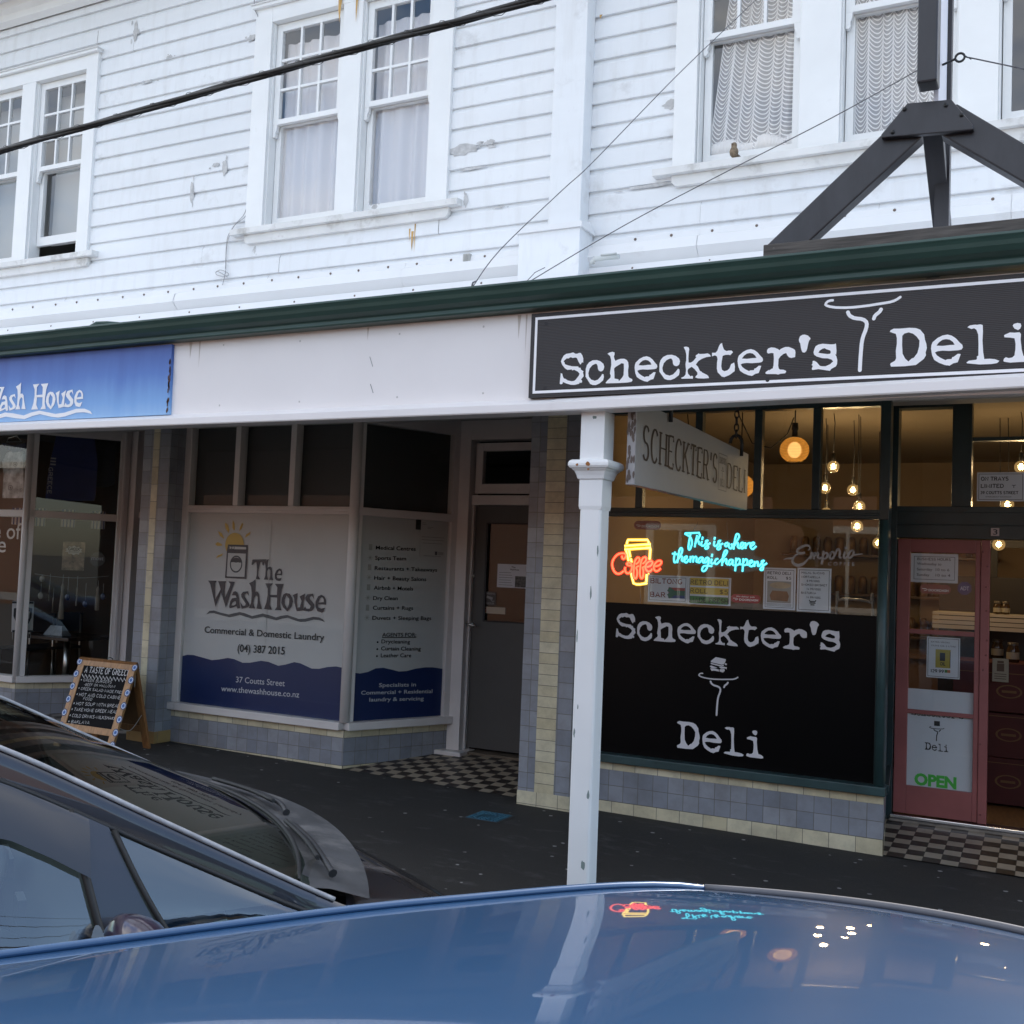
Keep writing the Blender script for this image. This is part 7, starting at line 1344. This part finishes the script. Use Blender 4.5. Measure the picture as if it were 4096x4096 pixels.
# ================================================================== PARKED CARS (angle parked, noses to the kerb)
CAX = Vector((.541, .841, 0)).normalized(); CNR = Vector((CAX.y, -CAX.x, 0)); CRZ = math.atan2(CAX.y, CAX.x); CSN = CAM.dot(CNR)
RUB = mat('black_rubber', (.012, .012, .012), .6); PLAS = mat('grey_cowl_plastic', (.05, .05, .052), .65, var=.35, scale=9, dirt=((.2, .19, .18), 7, .5, .85)); TYRE = mat('tyre', (.018, .018, .018), .85); INT = mat('car_interior', (.035, .034, .036), .7)
CGL = glass('car_glass', (.66, .76, .76), 2.5); CGW = glass('windscreen_glass', (.70, .78, .72), 1.6)
class Car:
    def __init__(s, name, label, s0, ST, paint, b5=.03, cat='car', cx=2.3):
        s.cx = cx
        s.ST = ST; s.s0 = s0; P_ = CAM+CNR*(s0-CSN); s.z = -.125
        s.T = thing(name, label, cat, (P_.x, P_.y, s.z), CRZ); s.paint = paint; s.b5 = b5
        keys = [[r[0], r[1], r[2], r[3], r[4], r[5], r[6], r[7]] for r in ST]; s.rows = []
        n = 8
        for i in range(len(keys)-1):
            a, c, d, e = keys[max(0, i-1)], keys[i], keys[i+1], keys[min(len(keys)-1, i+2)]
            for k in range(n):
                t = k/n; s.rows.append((i+t, [.5*((2*C1)+(D1-A1)*t+(2*A1-5*C1+4*D1-E1)*t*t+(3*C1-A1-3*D1+E1)*t**3) for A1, C1, D1, E1 in zip(a, c, d, e)]))
        s.rows.append((len(keys)-1, keys[-1]))
    def L(s, u, b, z): return Vector((u, -b, z-s.z))
    def top(s, i0, i1, nw=25):
        R2 = []
        for t, (u2, b2, z2, u0, z0, z3, b4, z4) in s.rows:
            if i0-1e-6 <= t <= i1+1e-6:
                R2.append([s.L(u2+(u0-u2)*(1-w_*w_), w_*b2, z2+(z0-z2)*(1-abs(w_)**s.cx)) for w_ in [-1+2*k/(nw-1) for k in range(nw)]])
        return R2
    def side(s, i0, i1, sg, part):
        R2 = []
        for t, (u2, b2, z2, u0, z0, z3, b4, z4) in s.rows:
            if i0-1e-6 <= t <= i1+1e-6:
                b3 = b2+.02
                if part == 'rail': l = [(b2, z2), (b2+.012, z2-.012), (b2+.016, (z2+z3)/2), (b3, z3)]
                elif part == 'glass': l = [(b3+(b4-b3)*q+.012*math.sin(q*math.pi), z3+(z4-z3)*q) for q in (0, .25, .5, .75, 1)]
                else:
                    zw = z4-.22; l = [(b4, z4), (b4+.012, z4-.015), (b4+s.b5, zw), (b4+s.b5+.005, zw-.1), (b4+s.b5-.01, min(zw-.15, .22)), (b4-.03, .10), (b4-.09, .04)]
                R2.append([s.L(u2, sg*b, z) for b, z in l])
        return R2
    def sidept(s, u, q, sg=1, off=0.0):
        best = None
        for (t, r), (t2, r2) in zip(s.rows[:-1], s.rows[1:]):
            if r[0] <= u <= r2[0]:
                k = (u-r[0])/max(1e-9, r2[0]-r[0]); v = [a+(c-a)*k for a, c in zip(r, r2)]; best = v
        u2, b2, z2, u0, z0, z3, b4, z4 = best; b3 = b2+.02
        return s.L(u, sg*(b3+(b4-b3)*q+.012*math.sin(q*math.pi)+off), z3+(z4-z3)*q)
    def strip(s, name, m_, lo, hi, parent=None, sg=1, off=.006, n=8):   # panel on the side glass between two lines (u at top, u at foot)
        b = MB(); R2 = []
        for k in range(n+1):
            q = k/n; R2.append([s.sidept(lo[0]+(lo[1]-lo[0])*q, q, sg, off), s.sidept(hi[0]+(hi[1]-hi[0])*q, q, sg, off)])
        b.grid(R2); return b.build(name, m_, parent or s.T, local=True)
    def wheels(s, us, b_, r=.30):
        for u in us:
            for sg in (1, -1):
                b = MB(); c = s.L(u, sg*b_, s.z+r)
                b.lathe([(r*.66, -.10), (r*.95, -.10), (r, -.07), (r, .07), (r*.95, .10), (r*.66, .10)], c, 28, 'y'); w_ = b.build('wheel', TYRE, s.T, local=True)
                b = MB(); b.lathe([(0, -sg*.085), (r*.2, -sg*.09), (r*.55, -sg*.06), (r*.66, -sg*.10)], c, 28, 'y'); b.build('rim', CHR, w_, local=True)
# black hatchback: (u2,b2,z2, u0,z0, z3, b4,z4)
ST = [(-2.95, .50, .45, -3.02, .48, .44, .60, .43), (-2.86, .58, .80, -2.97, .83, .79, .72, .76), (-2.62, .60, .98, -2.76, 1.01, .95, .80, .86), (-2.15, .60, 1.26, -2.22, 1.30, 1.18, .83, .83), (-1.2, .62, 1.365, -1.2, 1.40, 1.29, .845, .80), (-.5, .635, 1.36, -.46, 1.385, 1.285, .85, .785), (-.04, .652, 1.295, .02, 1.305, 1.225, .852, .775), (.24, .678, 1.195, .33, 1.188, 1.13, .853, .77), (.60, .752, 1.015, .72, 1.00, .955, .853, .77), (.95, .83, .838, 1.11, .835, .79, .853, .765), (1.10, .835, .768, 1.26, .772, .75, .855, .735), (1.38, .80, .632, 1.50, .65, .615, .83, .60), (1.64, .70, .48, 1.76, .50, .47, .72, .44), (1.74, .64, .34, 1.88, .36, .33, .66, .30)]
BP = mat('gloss_black_paint', (.010, .010, .016), .3, coat=1.0, coatr=.02, var=.1, scale=3)
K = Car('parked_car', 'black hatchback parked nose to the kerb at lower left, seen over its bonnet side', .5, ST, BP)
b = MB(); b.grid(K.top(0, 2)); b.grid(K.top(3, 6)); b.grid(K.top(10, 13)); b.grid([[K.L(r[-1][0] if 0 else p.x, -p.y, p.z+K.z) for p in r] for r in []] or K.top(9.4, 10))
for sg in (1, -1): b.grid(K.side(2, 9, sg, 'rail')); b.grid(K.side(0, 2, sg, 'rail')); b.grid(K.side(9, 13, sg, 'rail')); b.grid(K.side(0, 13, sg, 'lower')); b.grid(K.side(0, 3, sg, 'glass')); b.grid(K.side(9, 13, sg, 'glass'))
b.grid([[p for p in K.top(13, 13)[0]], [Vector((p.x-.02, p.y, .18)) for p in K.top(13, 13)[0]]]); b.grid([[p for p in K.top(0, 0)[0]], [Vector((p.x+.03, p.y, .18)) for p in K.top(0, 0)[0]]])
b.build('body', BP, K.T, local=True)
b = MB(); b.grid(K.top(6, 9.4)); WSG = b.build('windscreen', CGW, K.T, local=True)
b = MB(); b.grid(K.top(2, 3)); b.build('rear_window', CGL, K.T, local=True)
for sg in (1, -1): b = MB(); b.grid(K.side(3, 9, sg, 'glass')); b.build('side_window', CGL, K.T, local=True)
for sg in (1, -1):
    K.strip('door_pillar', BP, (.40, .475), (.475, .60), sg=sg, off=.008); K.strip('door_pillar', RUB, (-.62, -.60), (-.50, -.46), sg=sg, off=.006); K.strip('door_pillar', BP, (-1.75, -1.85), (-1.55, -1.6), sg=sg, off=.006)
    b = MB(); R2 = [[K.sidept(u, .0, sg, .022), K.sidept(u, .08, sg, .032), K.sidept(u, (.30 if u < .3 else .30+.12*(u-.3)/.13), sg, .030)] for u in [-1.5+1.93*k/24 for k in range(25)]]; b.grid(R2); b.build('wind_deflector', mat('smoked_deflector', (.025, .025, .028), .25, coat=.5), K.T, local=True)
    b = MB(); b.tube([K.L(r[0], sg*(r[1]+.002), r[2]+.004) for t, r in K.rows if 5.5 <= t <= 9.3], .0065, 6); b.build('screen_trim', mat('weathered_trim', (.34, .34, .35), .5, var=.3, scale=20), K.T, local=True)
    b = MB(); b.tube([K.L(r[0], sg*(r[1]+.021), r[5]) for t, r in K.rows if 3 <= t <= 9], .007, 6); b.tube([K.L(r[0], sg*(r[6]+.004), r[7]) for t, r in K.rows if 3 <= t <= 9], .009, 6); b.build('window_seal', RUB, K.T, local=True)
    b = MB(); b.tube([K.sidept(.39+.075*q, q, sg, .012) for q in [k/8 for k in range(9)]], .010, 6); b.tube([K.sidept(.485+.13*q, q, sg, .012) for q in [k/8 for k in range(9)]], .007, 6); b.build('pillar_seal', RUB, K.T, local=True)
    c = K.L(.47, sg*1.035, .815); me_ = MB(); R2 = []
    for i in range(13):
        a = math.pi*i/12; R2.append([c+Vector((.085*math.cos(a)*(1.15 if math.cos(a) > 0 else .55), -sg*.125*math.sin(a)*math.cos(t)*(1 if True else 1), .085*math.sin(a)*math.sin(t))) for t in [2*math.pi*k/18 for k in range(19)]])
    me_.grid(R2); mh = me_.build('wing_mirror', mat('purple_black_paint', (.030, .016, .035), .28, coat=1, coatr=.03), K.T, local=True)
    b = MB(); b.dot(Pl(c+Vector((-.050, 0, 0)), (0, -1, 0)), 0, 0, .105, 0, 20, .068); b.build('mirror_glass', mat('mirror_glass', (.5, .55, .6), .03, metal=1), mh, local=True)
    b = MB(); b.hexa([c+Vector((x, -sg*-y, z)) for x, y, z in ((-.02, .10, -.05), (.05, .10, -.05), (.05, .20, -.055), (-.02, .20, -.055), (-.02, .10, -.01), (.05, .10, -.01), (.05, .20, -.03), (-.02, .20, -.03))]); b.build('mirror_arm', RUB, mh, local=True)
    b = MB(); b.grid([[K.L(1.74-.06*i-.02*j, sg*(.40+.055*j), .43+.022*i-.003*j) for j in range(5)] for i in range(4)]); b.build('headlight', mat('headlight_lens', (.5, .52, .55), .1), K.T, local=True)
b = MB(); R2 = []
for k in range(25):
    w_ = -1+k/12; R2.append([K.L(.94+.165*(1-w_*w_)-.035, w_*.80, .842-.002*(1-w_*w_)+.008), K.L(.94+.165*(1-w_*w_)+.06, w_*.81, .828+.004*(1-w_*w_)+.008), K.L(1.06+.165*(1-w_*w_)+.04, w_*.82, .795+.018*(1-w_*w_)+.008)])
b.grid(R2); CWP = b.build('cowl_panel', PLAS, K.T, local=True)
b = MB(); R2 = []
for k in range(9): R2.append([K.L(.92+.02*k, .795-.004*k, .853-.008*k), K.L(1.0+.022*k, .62-.02*k, .853-.006*k), K.L(1.05+.02*k, .57-.03*k, .850-.006*k)])
b.grid(R2); b.build('cowl_end', PLAS, K.T, local=True)
def wiper(p, nm='wiper'):
    b = MB(); b.tube(cr([K.L(*q) for q in p], 5), [.012]+[.008]*(5*(len(p)-1)-1)+[.004], 8); W_ = b.build(nm, mat('grey_wiper_arm', (.022, .022, .024), .5, var=.3, scale=20), K.T, local=True)
    b = MB(); b.tube(cr([K.L(q[0]-.018, q[1], q[2]+.006) for q in p[1:]], 4), .007, 6); b.build('wiper_blade', RUB, W_, local=True)
b = MB(); b.tube([K.L(.915+.165*(1-w_*w_), w_*.80, .852) for w_ in [-.96+.08*k for k in range(25)]], .007, 6); b.build('cowl_seal', RUB, CWP, local=True)
wiper([(1.03, .74, .852), (1.035, .66, .868), (1.075, .45, .862), (1.10, .20, .858)]); wiper([(1.135, .05, .852), (1.135, -.03, .868), (1.12, -.25, .862), (1.06, -.48, .860)])
b = MB(); b.box(-2.0, -.72, .22, .55, .72, .30); b.box(-2.3, -.7, .3, -2.0, .7, .85); b.build('cabin_floor', INT, K.T, local=True)
b = MB(); R2 = []
for k in range(13): w_ = -1+k/6; R2.append([K.L(.42, w_*.74, .40), K.L(.36, w_*.76, .70), K.L(.42, w_*.77, .80+.02*(1-w_*w_)), K.L(.92+.2*(1-w_*w_), w_*.76, .80)])
b.grid(R2); b.build('dashboard', INT, K.T, local=True)
b = MB(); c = K.L(.20, .36, .72); ax_ = Vector((.86, 0, -.5)).normalized(); e1 = Vector((0, 1, 0)); e2 = ax_.cross(e1); rim = [c+(e1*math.cos(t)+e2*math.sin(t))*.185 for t in [2*math.pi*k/28 for k in range(28)]]; b.tube(rim, .016, 8, closed=True)
for t in (.2, math.pi-.2, -math.pi/2): b.tube([c, c+(e1*math.cos(t)+e2*math.sin(t))*.18], .014, 6)
b.tube([c, c+ax_*.25], .03, 8); b.lathe([(0, -.02), (.06, -.02), (.07, .01)], c, 14, 'x'); b.build('steering_wheel', mat('steering_leather', (.02, .02, .022), .45), K.T, local=True)
for sg in (1, -1):
    b = MB(); x = -.62; b.hexa([K.L(x-.12, sg*.36-.23, .35), K.L(x+.48, sg*.36-.23, .42), K.L(x+.48, sg*.36+.23, .42), K.L(x-.12, sg*.36+.23, .35), K.L(x-.12, sg*.36-.23, .50), K.L(x+.48, sg*.36-.22, .56), K.L(x+.48, sg*.36+.22, .56), K.L(x-.12, sg*.36+.23, .50)])
    b.hexa([K.L(x-.14, sg*.36-.22, .45), K.L(x, sg*.36-.22, .45), K.L(x, sg*.36+.22, .45), K.L(x-.14, sg*.36+.22, .45), K.L(x-.36, sg*.36-.2, 1.02), K.L(x-.26, sg*.36-.2, 1.04), K.L(x-.26, sg*.36+.2, 1.04), K.L(x-.36, sg*.36+.2, 1.02)]); b.box(x-.39, -sg*.36-.13, 1.19, x-.30, -sg*.36+.13, 1.34)
    b.build('seat', mat('seat_cloth', (.05, .05, .055), .9), K.T, local=True, bevel=.03)
b = MB(); b.box(.335, -.07, .86, .352, .10, .915); b.box(.33, -.42, .84, .35, -.34, .90); b.build('dash_controls', mat('silver_dash_trim', (.08, .08, .085), .4), K.T, local=True)
K.wheels((1.05, -1.75), .79, .31)

# blue hatchback, its roof fills the foot of the view
ST = [(-2.35, .50, .50, -2.42, .52, .49, .60, .48), (-2.25, .56, .85, -2.36, .88, .83, .68, .80), (-1.75, .54, 1.10, -1.86, 1.14, 1.02, .72, .80), (-.9, .56, 1.17, -.95, 1.262, 1.10, .74, .785), (-.3, .57, 1.20, -.3, 1.285, 1.10, .74, .785), (.2, .57, 1.203, .2, 1.27, 1.10, .74, .785), (.65, .57, 1.20, .68, 1.24, 1.10, .74, .785), (1.10, .565, 1.168, 1.33, 1.197, 1.075, .75, .77), (1.35, .60, 1.03, 1.66, 1.06, .97, .755, .765), (1.75, .67, .83, 2.10, .86, .79, .755, .76), (2.0, .68, .79, 2.35, .83, .78, .75, .76), (2.4, .63, .70, 2.7, .74, .69, .72, .68), (2.62, .55, .55, 2.88, .58, .54, .66, .52), (2.66, .52, .40, 2.92, .42, .39, .62, .38)]
BLP = mat('metallic_blue_paint', (.007, .045, .120), .35, metal=.2, coat=1.0, coatr=.006, spec=.5)
J = Car('parked_car', 'glossy blue hatchback whose roof fills the bottom of the view, reflecting the shops', 3.15, ST, BLP, cx=2.0)
b = MB(); b.grid(J.top(0, 1)); b.grid(J.top(2, 7, 41)); b.grid(J.top(9.6, 13))
for sg in (1, -1): b.grid(J.side(0, 9.6, sg, 'rail')); b.grid(J.side(9.6, 13, sg, 'rail')); b.grid(J.side(0, 13, sg, 'lower')); b.grid(J.side(0, 2, sg, 'glass')); b.grid(J.side(9.6, 13, sg, 'glass'))
b.grid([[p for p in J.top(13, 13)[0]], [Vector((p.x-.02, p.y, .18)) for p in J.top(13, 13)[0]]]); b.grid([[p for p in J.top(0, 0)[0]], [Vector((p.x+.03, p.y, .18)) for p in J.top(0, 0)[0]]])
b.build('body', BLP, J.T, local=True)
b = MB(); b.grid(J.top(7, 9.6)); b.build('windscreen', CGW, J.T, local=True); b = MB(); b.grid(J.top(1, 2)); b.build('rear_window', CGL, J.T, local=True)
for sg in (1, -1):
    b = MB(); b.grid(J.side(2, 9.6, sg, 'glass')); b.build('side_window', CGL, J.T, local=True)
    J.strip('door_pillar', RUB, (-.25, -.22), (-.12, -.08), sg=sg); J.strip('door_pillar', RUB, (1.0, 1.0), (1.06, 1.06), sg=sg)
    b = MB(); b.tube([J.L(r[0], sg*(r[1]+.001), r[2]+.003) for t, r in J.rows if 2 <= t <= 9.6], .0055, 8); b.build('roof_drip_rail', BLP, J.T, local=True)
    b = MB(); c = J.L(.95, sg*.92, .86)
    b.grid([[c+Vector((.08*math.cos(math.pi*i/12), -sg*.11*math.sin(math.pi*i/12)*math.cos(t), .075*math.sin(math.pi*i/12)*math.sin(t))) for t in [2*math.pi*k/16 for k in range(17)]] for i in range(13)]); b.build('wing_mirror', BLP, J.T, local=True)
    b = MB(); b.grid([[J.L(2.60-.08*i, sg*(.36+.05*j), .58+.02*i-.004*j) for j in range(5)] for i in range(4)]); b.build('headlight', mat('headlight_lens', (.5, .52, .55), .1), J.T, local=True)
b = MB(); b.tube([p+Vector((.004, 0, .003)) for p in J.top(7, 7, 41)[0]], .006, 6); b.build('screen_seal', mat('weathered_seal', (.10, .10, .11), .5), J.T, local=True)
b = MB(); b.box(-1.8, -.65, .22, 1.2, .65, .30); b.box(-1.2, -.6, .3, -.9, .6, .9); b.box(.9, -.65, .35, 1.7, .65, .85); b.build('cabin_floor', INT, J.T, local=True)
J.wheels((2.05, -1.45), .66, .28)
b = MB()
for k in range(46):
    q_ = 3+rnd.random()*3.8; r = J.top(q_, q_+.13, 9)[0]; p = rnd.choice(r[6:]); s_ = rnd.uniform(.0012, .003); b.lathe([(0, s_*.5), (s_, 0)], p+Vector((0, 0, .0006)), 6)
b.build('dust_speck', mat('pale_dust', (.45, .46, .48), .9), J.T, local=True).__setitem__('kind', 'stuff')

# ================================================================== ACROSS THE STREET (seen in reflections)
OB = thing('brick_building', 'long sunlit brown brick building across the street with white-framed windows', 'building', (-5, -17.5, 0))
BRK = tiles('brown_brick', (.17, .068, .036), (.215, .09, .052), .23, .075, mortar=(.30, .25, .2), ms=.006, rough=.85, offset=.5, grime=.2)
MB().box(-40, -24, -.1, 14, -17.0, 4.4).build('wall', BRK, OB)
MB().box(-40.2, -24.2, 4.4, 14.2, -16.8, 4.6).build('parapet', mat('cream_coping', (.6, .56, .48), .7), OB)
for x in (-33, -27.5, -15.2, -8, -4.2):
    b = MB(); b.box(x-.85, -17.0, 1.0, x+.85, -16.94, 2.9); w_ = b.build('window', mat('white_frame_sunlit', (.5, .49, .45), .5), OB); b = MB(); b.box(x-.65, -16.94, 1.15, x-.04, -16.93, 2.75); b.box(x+.04, -16.94, 1.15, x+.65, -16.93, 2.75); b.build('pane', mat('dark_pane', (.03, .035, .04), .1), w_)
# power pole behind the viewer, its wires cross in the upper windows
PPL = thing('power_pole', 'timber power pole with crossarm across the street', 'power pole', (19.5, -14.2, 0)); b = MB(); b.tube([(19.5, -14.2, 0), (19.5, -14.2, 9.6)], [.15, .11], 14); b.build('pole', mat('pole_timber', (.16, .12, .09), .8), PPL); b = MB(); b.box(18.2, -14.26, 8.7, 20.8, -14.14, 8.84); b.box(18.4, -14.26, 7.4, 20.6, -14.14, 7.52); b.build('crossarm', mat('pole_timber', (.16, .12, .09), .8), PPL)
for k, (y, z_) in enumerate([(-14.2, 8.9), (-13.6, 8.9), (-14.9, 8.9), (-14.2, 7.55), (-13.7, 7.55)]):
    b = MB(); b.tube([(-60+4*i, y, z_-.35*math.sin(math.pi*((i*4-60+9.5) % 36)/36)) for i in range(26)], .012 if k < 3 else .022, 5); tag(b.build('street_wire', CBL), 'power wire along the far side of the street', 'wire', 'power wires along the far side of the street')
